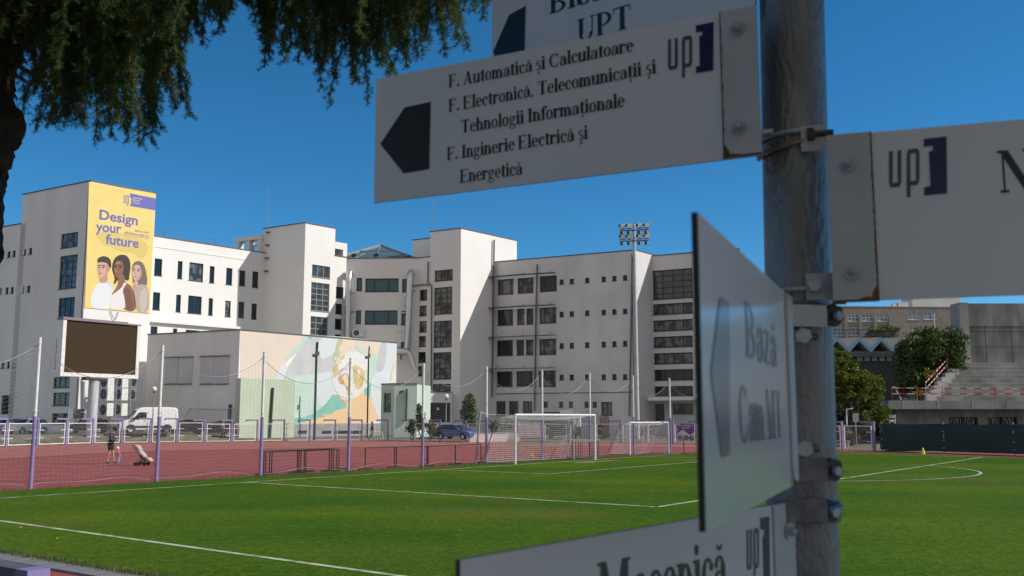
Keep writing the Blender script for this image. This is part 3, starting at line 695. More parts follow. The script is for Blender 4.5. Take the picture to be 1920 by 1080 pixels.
# penthouse frame on the left roof
m = MB(); WL = Wall(T1L, T1); p = T1L; dirL = Vector((sin(radians(-58.4)), cos(radians(-58.4)), 0))
zf0, zf1 = pt(494, 474, T1L.y).z, pt(470, 441, T1L.y).z
for k in (0.25, 2.3, 4.3): q = Vector((p.x, p.y, 0))+dirL*k; m.box((q.x, q.y, (zf0+zf1)/2-.5), (.55, .9, zf1-zf0+1), radians(58.4+90))
q = Vector((p.x, p.y, zf1))+dirL*2.3; m.box(q+Vector((0, 0, -.25)), (5.0, .96, .6), radians(58.4+90))
q2 = q+Vector((1.5, 2.6, 0)); m.box(q2+Vector((0, 0, -.25)), (5.0, .96, .6), radians(58.4+90)); m.box(q2-dirL*2+Vector((0, 0, -2)), (.6, .9, 3), radians(58.4+90))
m.build('roof_frame', PLASTER_G, root)
# rungs + lightning rod
m = MB()
for k in range(4): q = WL.at(1.0 if (xy(WL.p0)-xy(T1L)).length < .1 else WL.L-1.0, T1.z-.6-k*1.7, .2); m.box(q, (.5, .4, .12), 0)
m.build('bracket', DARK, root)
def rod(u, v0, v1, Y, label):
    a, b = pt(u, v1, Y), pt(u, v0, Y); r = thing('lightning_rod', label, 'lightning rod', a); mm = MB(); mm.tube([a-Vector((0, 0, 6)), a.lerp(b, .6)], .05, 5); mm.build('mast', GREYM, r); mm = MB(); mm.tube([a.lerp(b, .6), b], .03, 5); mm.build('tip', GREYM, r)
rod(500.5, 350, 424, 122*K, 'thin lightning rod above the left stair tower')

# ---- stair tower two
T2 = pt(864.4, 428.1, 115*K); AZ2 = 39.4; AZ2L = -59.0
T2L = along(T2, AZ2L, 807, 435); T2LL = along(T2, AZ2L, 781, 485); T2R = along(T2, AZ2, 969, 450.6); T2M = along(T2, AZ2, 927.5, 490)
root = building('stair_tower', 'right white stair tower with a broad sunlit blank side and gridded windows in shade', loc=(T2.x, T2.y, ZB))
mb, rf, cp = MB(), MB(), MB()
wA = [(815, 506, 849, 526.5), (814, 538.5, 848, 589), (813, 601.5, 847, 651), (812, 660.5, 846, 711), (811, 720, 845, 735)]
wB = [(787, 543, 801, 563), (786, 573, 800, 592.5), (786, 602, 800, 623), (785, 630, 798.5, 650), (784, 660, 798, 680), (783.5, 686, 795.5, 705), (783, 720, 794, 732)]
bk2 = xy(T2R)-xy(T2)
H = block(mb, rf, cp, [xy(T2), xy(T2R), xy(T2L)+bk2, xy(T2L)], ZB, T2.z, {3: wA}, coped=(0, 3))
zl2 = pt(794, 484.5, T2LL.y).z
H2 = block(mb, rf, cp, [xy(T2L), xy(T2L)+bk2, xy(T2LL)+bk2, xy(T2LL)], ZB, zl2, {3: wB}, coped=(3,))
# set-back roof hut
d2 = Vector((sin(radians(AZ2)), cos(radians(AZ2)))); q0 = xy(T2LL)+d2*4; q0 = xy(along((q0.x, q0.y), AZ2L, 773.5, 470)); q1 = xy(T2L)+d2*4
zh = pt(780, 450.5, q0.y).z
cph = MB(); block(mb, rf, cph, [q1, q1+d2*5, q0+d2*5, q0], zl2-.05, zh, {}, coped=(3,)); cph.build('hut_coping', COPING, root)
finish(root, mb, rf, cp, PLASTER_W)
W, rc = H[3]
for i, r in enumerate(rc): window(root, W, r, 3, [1, 5, 5, 5, 2][i], FRAME, GLASS_B, bar=.11)
W2, rc = H2[3]
for i, r in enumerate(rc): window(root, W2, r, 2 if i % 2 else 1, 1, FRAME, GLASS_B if i in (1, 2, 3) else GLASS, bar=.1)
def pipe(par, Wx, pts, r=.09, off=.2, m_=None, nm='drain_pipe'):
    mm = MB(); mm.tube([on(Wx, u, v, off) for u, v in pts], r, 7); return mm.build(nm, m_ or SILL, par)
pipe(root, W2, [(804.5, 491), (803.5, 530), (811, 536), (810, 730)]); pipe(root, W2, [(809, 534.5), (793, 534), (777, 536.5)], .08)
WR2 = Wall(T2, T2R); pipe(root, WR2, [(924.3, 450), (923.5, 500), (922.5, 610), (920.5, 745)], .11, .22, SILL)
rod(811, 371, 436, 120*K, 'thin lightning rod above the right stair tower')

# ---- link block with the ducts
root = building('link_block', 'pale recessed link block with wide teal windows between the two stair towers', loc=(T1R2.x, T1R2.y, ZB))
mb, rf, cp = MB(), MB(), MB()
wL = [(668.5, 521, 679, 545), (685, 522, 747.5, 547), (754, 523, 765, 547.5), (667, 582, 677, 607), (684, 582, 745.5, 608), (752.5, 583, 763, 609), (666, 641, 676, 655), (683, 641, 744, 655), (751.5, 641, 761, 651)]
p0, p1 = xy(T1R2), xy(T2LL)
mid = pt(704, 484, 1)
zlk = pt(651, 483.3, T1R2.y).z
H = block(mb, rf, cp, [p0, p1, p1+Vector((3, 16)), p0+Vector((-3, 16))], ZB, zlk-.12, {0: wL}, coped=(0,))
finish(root, mb, rf, cp, PLASTER_W)
W, rc = H[0]
for i, r in enumerate(rc):
    wd = wL[i][2]-wL[i][0] > 30; window(root, W, r, 1, 1, FRAME, GLASS_T, bar=.12, xs=[.27, .71] if wd else None)
LW = W
# glass pyramid
cen = (p0+p1)/2+Vector((0, 10)); za = pt(714, 459, cen.y).z; zb_ = zlk-.1; w2 = 7.0
py = building('glass_pyramid', 'glass pyramid skylight standing on the roof of the link block', 'skylight', (pt(714, 460, cen.y).x, cen.y, zb_))
cx = pt(714, 460, cen.y).x; apex = Vector((cx, cen.y, za)); cs = [Vector((cx+w2*i, cen.y+w2*j, zb_)) for i, j in ((-1, -1), (1, -1), (1, 1), (-1, 1))]
m = MB(); g = MB()
for i in range(4):
    a, b = cs[i], cs[(i+1) % 4]; m.beam(a, apex, .22, .22); m.beam(a, b, .2, .2); g.add([a.lerp(cen.to_3d()+Vector((0, 0, zb_)), .01), b.lerp(cen.to_3d()+Vector((0, 0, zb_)), .01), apex-Vector((0, 0, .08))], [(0, 1, 2)])
    mm_ = (a+b)/2; m.beam(mm_, apex, .10, .10); m.beam(a.lerp(b, .25), a.lerp(apex, .5).lerp(b.lerp(apex, .5), .25), .08, .08)
    for t in (.33, .62): m.beam(a.lerp(apex, t), b.lerp(apex, t), .12, .12)
m.build('ribs', GREYM, py); g.build('glazing', mat('skylight_glass', (.10, .17, .20), .1, spec=.8), py)
m = MB()
for (u, v, lab) in ((663, 481.5, 'small dark roof floodlight left of the glass pyramid'), (705, 481.5, 'small dark roof floodlight in front of the glass pyramid'), (766, 485, 'small dark roof floodlight right of the glass pyramid')):
    q = pt(u, v, (p0.y+p1.y)/2+.8); r = thing('roof_floodlight', lab, 'floodlight', (q.x, q.y, zlk-.12), 'small floodlights on the link roof'); mm = MB(); mm.box(q+Vector((0, 0, .22)), (.62, .18, .38), 0, mtx=Matrix.Rotation(-.4, 3, 'X') @ Matrix.Rotation(-.3, 3, 'Y')); mm.build('lamp_head', BLACK, r); mm = MB(); mm.tube([(q.x, q.y+.2, zlk-.13), q+Vector((0, .06, .1))], .05, 5); mm.build('bracket', BLACK, r)
# ducts
def duct(label, pts, r, off=.9):
    P = [on(LW, u, v, off) for u, v in pts]; rt = thing('ventilation_duct', label, 'duct', P[-1], 'silver ducts on the link block')
    q = P[0]+Vector((0, 0, 0)); inw = on(LW, *pts[0], 0)
    arcp = [Vector((inw.x, inw.y, q.z-.1)), Vector((inw.x, inw.y, q.z-.1)).lerp(Vector((q.x, q.y, q.z)), .5)+Vector((0, 0, .25)), q+Vector((0, 0, .05))]
    mm = MB(); mm.tube(arcp+P[1:], r, 14); mm.build('pipe', DUCT, rt)
    mm = MB()
    for t in (.2, .45, .7): a = P[1].lerp(P[-1], t); mm.tube([a-Vector((0, 0, .06)), a+Vector((0, 0, .06))], r*1.06, 14)
    mm.build('joint', DUCT, rt)
    mm = MB()
    for t in (.12, .33, .6): a = P[1].lerp(P[-1], t); mm.beam(a+Vector((-.2, off, 0)), a+Vector((.75, off-.5, 0)), .1, .12)
    mm.build('bracket', SILL, rt)
duct('silver vertical duct at the left end of the link block', [(657, 513), (656.5, 530), (654, 640), (653, 700)], .40)
duct('silver vertical duct beside the right stair tower', [(771.5, 514), (771, 530), (768, 600), (766, 652), (759, 660), (744, 660)], .43)
rt = thing('bent_duct', 'silver elbow duct bending down beside the mural building', 'duct', on(LW, 765, 690, 1.4))
mm = MB(); mm.tube([on(LW, u, v, 1.4) for u, v in ((742, 658), (757, 660.5), (768, 662), (773, 667), (777, 680), (781, 693))], [.52, .52, .42, .30, .30, .30], 12); mm.build('pipe', DUCT, rt)
mm = MB(); mm.box(on(LW, 755, 669, 1.3), (.2, .2, .9)); mm.build('bracket', SILL, rt)
# wall air conditioner
def aircon(label, c, w, h, d, az, grp=None, fan=.36):
    r = thing('air_conditioner', label, 'air conditioner', c, grp); a = radians(az); ex = Vector((cos(a), -sin(a), 0)); n = Vector((-sin(a), -cos(a), 0))
    M = Matrix((ex, -n, Vector((0, 0, 1)))).transposed()
    mm = MB(); mm.box(c, (w, d, h), mtx=M); mm.build('casing', WHITE_P, r)
    mm = MB(); rr = fan*h; f = Vector(c)+n*(d/2+.012)-ex*(.0 if w < h*1.2 else w*.14)
    mm.add([f+ex*rr*cos(2*pi*i/20)+Vector((0, 0, rr*sin(2*pi*i/20))) for i in range(20)], [tuple(range(20))]); mm.build('fan_opening', BLACK, r)
    mm = MB()
    for rad in (1, .72, .42):
        pts = [f+n*.03+ex*rr*rad*cos(2*pi*i/20)+Vector((0, 0, rr*rad*sin(2*pi*i/20))) for i in range(21)]; mm.tube(pts, .018, 4)
    for i in range(6): mm.beam(f+n*.03, f+n*.03+ex*rr*cos(i*pi/3+.3)+Vector((0, 0, rr*sin(i*pi/3+.3))), .02, .02)
    mm.sphere(f+n*.03, .09, 8, 5); mm.build('fan_guard', GREYM, r)
aircon('single white air conditioner on the link block wall above the mural building', on(LW, 673, 625, .35), 1.5, .95, .5, 0)

# ---- right block
AZR = 118.3
B1 = along(T2M, AZR, 1192, 468.9); zr = pt(1192, 468.9, B1.y).z; B2 = along(B1, 37.7, 1222, 476.6); B3 = along(B2, AZR+.5, 1386, 471)
root = building('right_office_block', 'shaded grey white office block with rows of tiny square windows, right of the stair towers', loc=(B1.x, B1.y, ZB))
mb, rf, cp = MB(), MB(), MB()
big = [(933, 523.5, 963, 552), (970.5, 521, 1000.5, 549.5), (1012, 517, 1044, 546.5),
       (932.5, 580.5, 962, 610), (969.5, 579, 983.5, 608.5), (987, 578.5, 1000, 608), (1011.5, 576.5, 1043, 606),
       (931.5, 638, 961.5, 667), (968.5, 637.5, 982.5, 666), (986, 637, 1000, 665.5), (1011, 635.5, 1043, 665),
       (931, 696.5, 961, 725), (968.5, 696, 999, 724), (1010, 695, 1042, 725),
       (930, 752, 948, 779), (954, 752, 972, 779), (980, 752, 998, 779), (1127, 753.5, 1148, 779)]
sm = []
for (v0, dv, us) in ((524, 9.5, 0), (584.5, 9.5, 0), (643.5, 10, 0), (702.5, 10, 0)):
    for k, u in enumerate((1053, 1072, 1101, 1132, 1152, 1172)):
        t = (u-1053)/119; vv = v0-t*[8, 5.8, 4.4, 1.0][[524, 584.5, 643.5, 702.5].index(v0)]; sm.append((u-4, vv, u+4, vv+dv))
for u in (1023, 1052, 1070.5, 1099.5, 1115): sm.append((u-4, 753, u+4, 763.5))
dpt = Vector((sin(radians(37.7)), cos(radians(37.7))))*10
H = block(mb, rf, cp, [xy(T2M), xy(B1), xy(B1)+dpt, xy(T2M)+dpt], ZB, zr, {0: big+sm}, coped=(0, 1), depth=.28)
finish(root, mb, rf, cp, PLASTER_B)
W, rc = H[0]; RW = W
gl = [GLASS_B, GLASS_B, GLASS, GLASS, GLASS_B, GLASS_B, GLASS_B, GLASS, GLASS, GLASS_B, GLASS_B, GLASS, GLASS, GLASS_B, GLASS, GLASS, GLASS, GLASS_B]
for i, r in enumerate(rc):
    if i < len(big):
        w_ = big[i][2]-big[i][0]; window(root, W, r, 1, 1, FRAME, gl[i], bar=.13, depth=.28, xs=[.25, .8] if w_ > 25 else ([.35] if w_ < 16 else [.5]))
    else: window(root, W, r, 1, 1, BLACK, GLASS, bar=.05, depth=.28)
for k, (va, vb, vc) in enumerate(((521.5, 516, 513), (579, 575, 572.5), (634, 631, 629), (692.5, 691, 690))):
    m = MB(); P = [on(RW, 922, va, .9), on(RW, 990, vb, .9), on(RW, 1046, vc, .9)]
    m.beam(P[0], P[1], .9, .06); m.beam(P[1]+(P[2]-P[1])*.02, P[2], .9, .05)
    for t in (.1, .5, .9): q = P[0].lerp(P[2], t); m.beam(q, q+Vector((0, 0, .45))-RW.n.to_3d()*.85, .04, .04)
    m.build('sunshade', SILL, root)
pipe(root, RW, [(1008.5, 496), (1006, 600), (1003.5, 770)], .10, .2, SILL); pipe(root, RW, [(1187, 482), (1184, 640), (1181, 780)], .10, .2, SILL)
m = MB(); a0, z = RW.px(1000, 738.5); strip(m, RW, .2, RW.L-.2, z, .06, .12); m.build('string_course', SILL, root)

root = building('glazed_end_block', 'shaded end block with stacked wide horizontal windows and an entrance canopy beside the floodlight mast', loc=(B2.x, B2.y, ZB))
mb, rf, cp = MB(), MB(), MB()
we = [(1223.5, 505, 1299, 560), (1223.5, 568.5, 1299, 589), (1223.3, 599.5, 1299, 620), (1223, 630.5, 1299, 651), (1223, 661.5, 1299, 682), (1222.5, 692.5, 1299.5, 713), (1222, 724, 1299.5, 743.5), (1206, 757, 1246, 789), (1261, 756.5, 1300, 776.5)]
B2b = xy(B2)
H = block(mb, rf, cp, [B2b, xy(B3), xy(B3)+Vector((1.2, 8)), B2b+dpt], ZB, zr-.25, {0: we}, coped=(0,), depth=.3)
H2 = None
finish(root, mb, rf, cp, PLASTER_B)
W, rc = H[0]
for i, r in enumerate(rc): window(root, W, r, 4 if i < 7 else 2, 5 if i == 0 else 1, FRAME, [GLASS_N, GLASS_B, GLASS_B, GLASS_B, GLASS_B, GLASS, GLASS, GLASS, GLASS][i], bar=.13, depth=.3)
m = MB(); a0, z = W.px(1202, 752); a1, _ = W.px(1312, 752); strip(m, W, max(a0, .1), a1, z, 2.6, .45); m.build('canopy', PLASTER_W, root)

# ---- mural annex
AC = pt(450, 618.7, 102); AZM = 38.5
AL = along(AC, -63.5, 277.5, 627); AR = along(AC, AZM, 744, 643)
root = building('mural_building', 'flat roofed hall with a colourful mural of a bearded head on its sunlit wall', loc=(AC.x, AC.y, ZB))
mb, rf, cp = MB(), MB(), MB()
blind = [(310, 671, 334, 719), (336, 670.5, 361, 719), (376.5, 669, 401, 719), (404, 668.5, 430, 719)]
dA = xy(AL)-xy(AC)
H = block(mb, rf, cp, [xy(AC), xy(AR), xy(AR)+dA, xy(AL)], ZB, AC.z, {}, coped=(0, 3))
CREAM = mat('mural_cream', (.72, .63, .50), .85, (.66, .60, .53), .35, .05, 5, detail=8)
w_ = mb.build('wall', [PLASTER_G], root); rf.build('roof', ROOFM, root); cp.build('coping', COPING, root)
WL = H[3][0]; MW = H[0][0]
m = MB(); sh = MB()
for r in blind:
    a, b, c, d = WL.rect(r); strip(m, WL, a, c, b, .10, d-b); strip(sh, WL, a-.1, c+.1, d+.01, .2, .09); strip(sh, WL, a, c, b-.12, .14, .1)
m.build('blind_window', mat('blind_panel', (.60, .60, .61), .85, (.53, .53, .545), .5), root); sh.build('ledge', mat('dark_ledge', (.16, .15, .14), .9), root)  # dark strips above and below each blind panel
m = MB(); strip(m, WL, (WL.L-1.1) if (xy(WL.p1)-xy(AC)).length < .1 else .6, (WL.L-.7) if (xy(WL.p1)-xy(AC)).length < .1 else 1.0, .5, .1, 3.2); m.build('cable_box', DARK, root)
# mural colours: fields painted on the render
MC = {'cream': CREAM, 'grey': mat('mural_grey', (.46, .48, .49), .85, (.55, .57, .575), .5, detail=8), 'pale': mat('mural_pale_blue', (.56, .66, .65), .85, (.50, .62, .60), .5, detail=8), 'mint': mat('mural_mint', (.44, .63, .54), .85, (.54, .68, .60), .6),
      'teal': mat('mural_teal', (.20, .49, .39), .85, (.25, .54, .44), .8), 'orange': mat('mural_orange', (.78, .53, .28), .85, (.77, .57, .36), .5), 'white': mat('mural_white', (.74, .745, .73), .85, (.68, .70, .70), 1.2),
      'ochre': mat('mural_ochre', (.60, .43, .14), .85, (.66, .55, .33), 1.2, detail=8), 'peach': mat('mural_peach', (.77, .60, .42), .85, (.76, .68, .55), .9, detail=8), 'olive': mat('mural_olive', (.47, .52, .33), .85), 'brown': mat('mural_brown', (.42, .24, .075), .85, (.6, .42, .2), 2), 'sky': mat('mural_sky', (.60, .68, .72), .85, (.66, .70, .71), .6), 'sage': mat('mural_sage', (.45, .53, .40), .85, (.52, .58, .47), .35, detail=8), 'pink': mat('mural_pink', (.74, .46, .33), .85)}
keys = list(MC); mm = MB(); cnt = [0]
def mp(c, pts, n=3, amp=5, sm=1, seed=None):
    cnt[0] += 1; P = smooth(pts, sm) if sm else pts
    if amp: P = jig(P, n if not sm else 1, 0, 1) if False else [(x+R.uniform(-amp, amp)*.4, y+R.uniform(-amp, amp)*.4) for x, y in P]
    mm.poly([on(MW, 450+x*340/1669, 610+y*220/1080, .003+.0014*cnt[0]) for x, y in P], keys.index(c))
mp('cream', [(2, 44), (625, 85), (460, 300), (320, 495), (2, 490)], amp=0, sm=0)
mp('cream', [(2, 485), (460, 500), (460, 905), (2, 905)], amp=0, sm=0)
mp('grey', [(600, 84), (950, 105), (900, 300), (850, 430), (880, 470), (395, 500), (440, 380), (510, 280)], amp=0, sm=0)
mp('sky', [(720, 95), (945, 106), (880, 260), (720, 330)], sm=1)
mp('pale', [(395, 480), (860, 420), (860, 640), (700, 800), (460, 905), (450, 500)], amp=0, sm=0)
mp('sky', [(720, 440), (860, 425), (870, 640), (740, 790), (690, 560)], sm=1)
mp('mint', [(470, 500), (640, 470), (670, 560), (600, 800), (470, 890)], sm=1)
mp('mint', [(600, 105), (640, 100), (520, 270), (400, 330), (440, 280)], sm=1)
mp('sky', [(370, 370), (440, 350), (400, 500), (310, 495)], sm=1)
mp('teal', [(622, 84), (695, 88), (650, 130), (625, 118)], sm=0)
mp('cream', [(945, 105), (1300, 145), (1280, 470), (1180, 520), (850, 480), (890, 300)], amp=0, sm=0)
mp('sky', [(1270, 145), (1442, 158), (1426, 900), (1285, 905), (1190, 640), (1180, 430), (1260, 280)], amp=0, sm=0)
mp('grey', [(1290, 150), (1360, 155), (1330, 420), (1240, 440), (1270, 300)], sm=1)
mp('mint', [(1200, 270), (1270, 270), (1250, 430), (1180, 560), (1140, 470)], sm=1)
mp('teal', [(1140, 590), (1205, 535), (1195, 670), (1150, 640)], sm=0)
mp('teal', [(452, 905), (455, 860), (640, 835), (770, 745), (880, 600), (980, 740), (985, 775), (880, 800), (560, 905)], sm=1, amp=3)
mp('orange', [(530, 906), (700, 862), (820, 825), (900, 775), (985, 765), (985, 680), (1100, 590), (1150, 640), (1200, 670), (1250, 780), (1285, 906)], sm=1, amp=2)
mp('pink', [(930, 680), (1000, 680), (985, 760), (960, 700)], sm=1)
mp('olive', [(900, 130), (950, 106), (915, 290), (865, 330), (880, 200)], sm=1)
mp('white', ell(1005, 500, 158, 175, 22), sm=0, amp=8)
mp('white', [(905, 330), (930, 260), (1050, 230), (1170, 290), (1190, 420), (1000, 400)], sm=1)
mp('peach', [(900, 250), (930, 170), (1000, 130), (1060, 150), (1030, 190), (950, 210)], sm=1)
mp('peach', [(1200, 210), (1280, 160), (1270, 230), (1230, 280)], sm=1)
mp('pale', [(1045, 180), (1100, 200), (1150, 250), (1190, 280), (1160, 300), (1110, 250)], sm=1)
mp('ochre', [(860, 470), (860, 380), (900, 340), (905, 440), (880, 490)], sm=1)
mp('ochre', [(915, 290), (965, 255), (960, 300), (930, 325)], sm=1)
mp('ochre', [(1035, 360), (1080, 370), (1150, 420), (1140, 520), (1100, 600), (1050, 560)], sm=1, amp=9)
mp('white', [(1075, 400), (1110, 420), (1085, 500)], sm=1)
mp('brown', [(900, 470), (990, 430), (1010, 520), (1000, 620), (975, 590), (960, 540), (925, 545), (905, 510)], sm=1, amp=5)
mp('peach', [(930, 470), (985, 445), (995, 520), (985, 580), (960, 525)], sm=1)
mp('grey', [(905, 440), (920, 400), (990, 385), (985, 405), (935, 420), (920, 470)], sm=1)
mp('ochre', [(980, 620), (1010, 600), (1040, 640), (1000, 655)], sm=1)
mp('pink', [(905, 640), (930, 650), (945, 690), (915, 690)], sm=1)
mp('white', [(860, 300), (890, 290), (870, 330)], sm=1)
mp('ochre', [(745, 835), (780, 812), (800, 825), (770, 850)], sm=1)
mp('peach', [(1410, 360), (1438, 330), (1420, 450), (1370, 540)], sm=1)
mm.build('mural', [MC[k] for k in keys], root)
m = MB(); a0, z = MW.px(545, 795.5); a1, _ = MW.px(714, 795); strip(m, MW, 5.5, a1, ZB, .10, z-ZB); pl = m.build('plinth', PLINTH, root)
m = MB()
for u in (566, 611, 633, 650, 668): r = MW.rect((u-8, 807.5, u+8, 812.5)); strip(m, MW, r[0], r[2], r[1], .16, r[3]-r[1])
m.build('vent', BLACK, root)
# sage green porch box at the corner of the mural wall
def boxon(W, a0, a1, z0, z1, t, mats, name, par, s_mi=0, top=0):
    mm = MB(); vs = [W.at(a, z, o) for z in (z0, z1) for (a, o) in ((a0, t), (a1, t), (a1, -.02), (a0, -.02))]
    mm.add(vs, [(4, 5, 6, 7)], top); mm.add(vs, [(0, 1, 5, 4)], 0); mm.add(vs, [(1, 2, 6, 5), (3, 0, 4, 7)], s_mi); return mm.build(name, mats, par)
a1, zt1 = MW.px(545, 711); a0 = .03; zt1 = MW.px(447, 709.5)[1]
boxon(MW, -.25, a1, ZB, zt1, .8, [MC['sage'], COPING], 'entrance_box', root, 0, 1)
m = MB(); q0 = MW.at(MW.px(502, 720)[0], zt1-.9, .92); q1 = MW.at(MW.px(496, 810)[0], .2, .92); m.tube([q0, q1], .15, 6); m.build('drain_pipe', mat('dark_green_pipe', (.03, .055, .04), .6), root)

# teal box right of the mural
TB = pt(739.5, 720, 107.5); TBl = along(TB, -60, 714, 719); TBr = along(TB, 80, 782, 722)
root = building('teal_kiosk', 'small pale teal block with a barred side window right of the mural', 'kiosk', (TB.x, TB.y, ZB))
mb, rf, cp = MB(), MB(), MB(); dd = xy(TBl)-xy(TB)
H = block(mb, rf, cp, [xy(TB), xy(TBr), xy(TBr)+Vector((1, 6)), xy(TBl)+Vector((0, .5))], ZB, TB.z, {3: [(719, 737, 733, 772)]}, coped=(0, 3))
WK = H[0][0]; rf.build('roof', ROOFM, root); cp.build('coping', COPING, root)
mb.build('wall', [mat('kiosk_teal', (.46, .60, .53), .85, (.55, .67, .58), .35, detail=7)], root)
window(root, H[3][0], H[3][1][0], 1, 3, FRAME, GLASS_B, bar=.14)
m = MB(); m.tube([on(WK, 762.5, 729, .15), on(WK, 761, 790, .15)], .12, 6); m.build('drain_pipe', mat('dark_green_pipe', (.03, .055, .04), .6), root)
m = MB(); q = on(WK, 749, 735, .2); m.beam(q, q+Vector((.5, -.35, .1)), .16, .16); m.beam(q-Vector((0, .1, .15)), q+Vector((.25, -.3, 0)), .1, .1); m.build('camera', DARK, root)

# white porch under tower two
PA = pt(781, 735, 119); PB = pt(847, 738, 121.5)
root = building('white_porch', 'low sunlit white porch with dark double doors below the right stair tower', 'porch', (PA.x, PA.y, ZB))
mb, rf, cp = MB(), MB(), MB()
PC = pt(862, 738, 119.5)
H = block(mb, rf, cp, [xy(PA), xy(PB), xy(PB)+Vector((0, 6)), xy(PA)+Vector((0, 8))], ZB, PA.z, {0: [(806, 755, 845, 792)]}, coped=(0,))
finish(root, mb, rf, cp, PLASTER_W); window(root, H[0][0], H[0][1][0], 3, 1, DARK, mat('door_dark', (.02, .02, .024), .4), bar=.16, sill=False)
m = MB(); r = H[0][0].rect((819, 764, 823, 769)); strip(m, H[0][0], r[0], r[2], r[1], .03, r[3]-r[1]); m.build('notice', WHITE_P, root)
# ------------------------------------------------------------------ big screen on its column
SA, SB = pt(115, 650, 88.5), pt(260.5, 659, 95); SW = Wall(SA, SB)
zt_, zb_ = SW.px(118, 597)[1], SW.px(114, 705)[1]
root = thing('video_screen', 'large switched off brown video screen in a white frame on a round steel column', 'screen', (SW.at(SW.L*.42, 0).x, SW.at(SW.L*.42, 0).y, 0))
def slab(W, a0, a1, z0, z1, o0, o1, mm, mi=0):
    vs = [W.at(a, z, o) for z in (z0, z1) for (a, o) in ((a0, o1), (a1, o1), (a1, o0), (a0, o0))]
    mm.add(vs, [(3, 2, 1, 0), (4, 5, 6, 7), (0, 1, 5, 4), (1, 2, 6, 5), (2, 3, 7, 6), (3, 0, 4, 7)], mi)
SCR = mat('screen_louvres', (.046, .031, .018), .8, (.056, .039, .023), .25, .15, 1, spec=.12, stretch=(.2, .2, 30))
m = MB(); slab(SW, .34, SW.L-.34, zb_+.36, zt_-.12, -.7, 0, m); m.build('display', SCR, root)
m = MB(); slab(SW, 0, .33, zb_, zt_-.1, -.72, .10, m); slab(SW, SW.L-.33, SW.L, zb_, zt_-.1, -.72, .10, m); slab(SW, .332, SW.L-.332, zb_, zb_+.35, -.72, .095, m); m.build('frame', WHITE_P, root)
m = MB(); slab(SW, -.05, SW.L*.82, zt_-.1, zt_+.16, -.72, .16, m); slab(SW, SW.L*.82+.01, SW.L+.05, zt_-.1, zt_+.04, -.72, .12, m); m.build('top_cover', mat('faded_cover', (.21, .17, .19), .6), root)
c = SW.at(SW.px(181, 712)[0], 0, -.4)
m = MB(); m.tube([(c.x, c.y, 0), (c.x, c.y, zb_+.3)], .46, 18); m.build('column', mat('column_steel', (.55, .57, .60), .45, (.44, .46, .49), 1.5), root)
m = MB(); a_ = SW.px(181, 712)[0]; slab(SW, a_-1.1, a_+1.1, zb_-.28, zb_-.02, -.75, .1, m)
for k in range(6): slab(SW, a_-.9+k*.32, a_-.75+k*.32, zb_-.02, zb_+.0, -.1, .12, m)
m.build('bracket', DARK, root)

# ------------------------------------------------------------------ stacked air conditioner units
def acpos(u, v, Y): return pt(u, v, Y)
labs = {(0, 0): 'top left outdoor unit of the fan stack beside the screen column', (1, 0): 'middle left outdoor unit of the fan stack beside the screen column', (2, 0): 'bottom left outdoor unit of the fan stack beside the screen column', (0, 1): 'top right outdoor unit of the fan stack, in part shade', (1, 1): 'middle right outdoor unit of the fan stack, in part shade', (2, 1): 'bottom right outdoor unit of the fan stack, behind the van bonnet'}
for (k, j), lab in labs.items():
    v = (716, 739, 768)[k]; u = (201, 228)[j]-k*.8
    aircon(lab, pt(u, v, 98+j*4.2), 1.32, 1.28, .7, 35, 'stacked outdoor units by the screen', .40)
for j, (u, v) in enumerate(((256, 716), (254, 740))): aircon(['upper fan unit in the shadow right of the white fan stack', 'lower fan unit in the shadow right of the white fan stack'][j], pt(u, v, 105.2), 1.3, 1.25, .7, 35, 'stacked outdoor units by the screen', .38)
rk = thing('unit_rack', 'steel rack carrying the stacked outdoor fan units', 'rack', (pt(200, 800, 98.3).x, 98.3, .7)); m = MB()
for u in (193, 214, 241): a, b = pt(u, 812, 99.2), pt(u, 706, 99.2); m.tube([(a.x, a.y, .6), (a.x, a.y, b.z)], .06, 6)
m.build('upright', GREYM, rk)
for v in (727.5, 753, 784): m = MB(); m.beam(pt(190, v, 98.9), pt(244, v, 100.4), .12, .08); m.build('shelf', mat('rusty_steel', (.26, .16, .10), .7, (.2, .19, .18), 3), rk)
# pipe work left of the column
pw = thing('pipe_run', 'grey service pipes climbing the tower wall behind the screen column', 'pipe', pt(158, 790, 97)); m = MB()
for (u, v0, v1) in ((153, 712, 800), (157, 715, 800)): m.tube([pt(u, v1, 97), pt(u, v0, 97)], .12, 7)
m.tube([pt(159, 770, 96.5), pt(159, 748, 96.5), pt(161, 746.5, 96.5), pt(172, 746.5, 96.5)], .12, 8); m.build('pipe', DUCT, pw)
m = MB(); m.box(pt(171, 765, 96.3), (.30*2, .3, .75)); m.build('junction_box', WHITE_P, pw)

# grey information board
IW = Wall(pt(129.5, 775, 91), pt(164.5, 775, 92.5)); root = thing('information_board', 'grey information board with a white round emblem standing behind the fence', 'sign', (IW.at(0, 0).x, IW.at(0, 0).y, .7))
a0, zb2_ = IW.px(130, 784.5); a1, zt2_ = IW.px(164, 767); m = MB(); slab(IW, 0, IW.L, zb2_, zt2_, -.06, 0, m); m.build('board', mat('board_grey', (.20, .205, .22), .5, (.16, .165, .18), .6), root)
m = MB(); slab(IW, IW.L-.02, IW.L+.12, .5, zt2_+.05, -.1, .05, m); m.build('post', WHITE_P, root)
m = MB(); slab(IW, -.1, 0, .5, zt2_+.05, -.1, .05, m); m.build('post', GREYM, root)
m = MB(); cc = IW.px(143.5, 772.5); m.tube([IW.at(cc[0]+.22*cos(t*.5+.6), cc[1]+.22*sin(t*.5+.6), .03) for t in range(11)], .035, 5); m.build('emblem', WHITE_P, root)
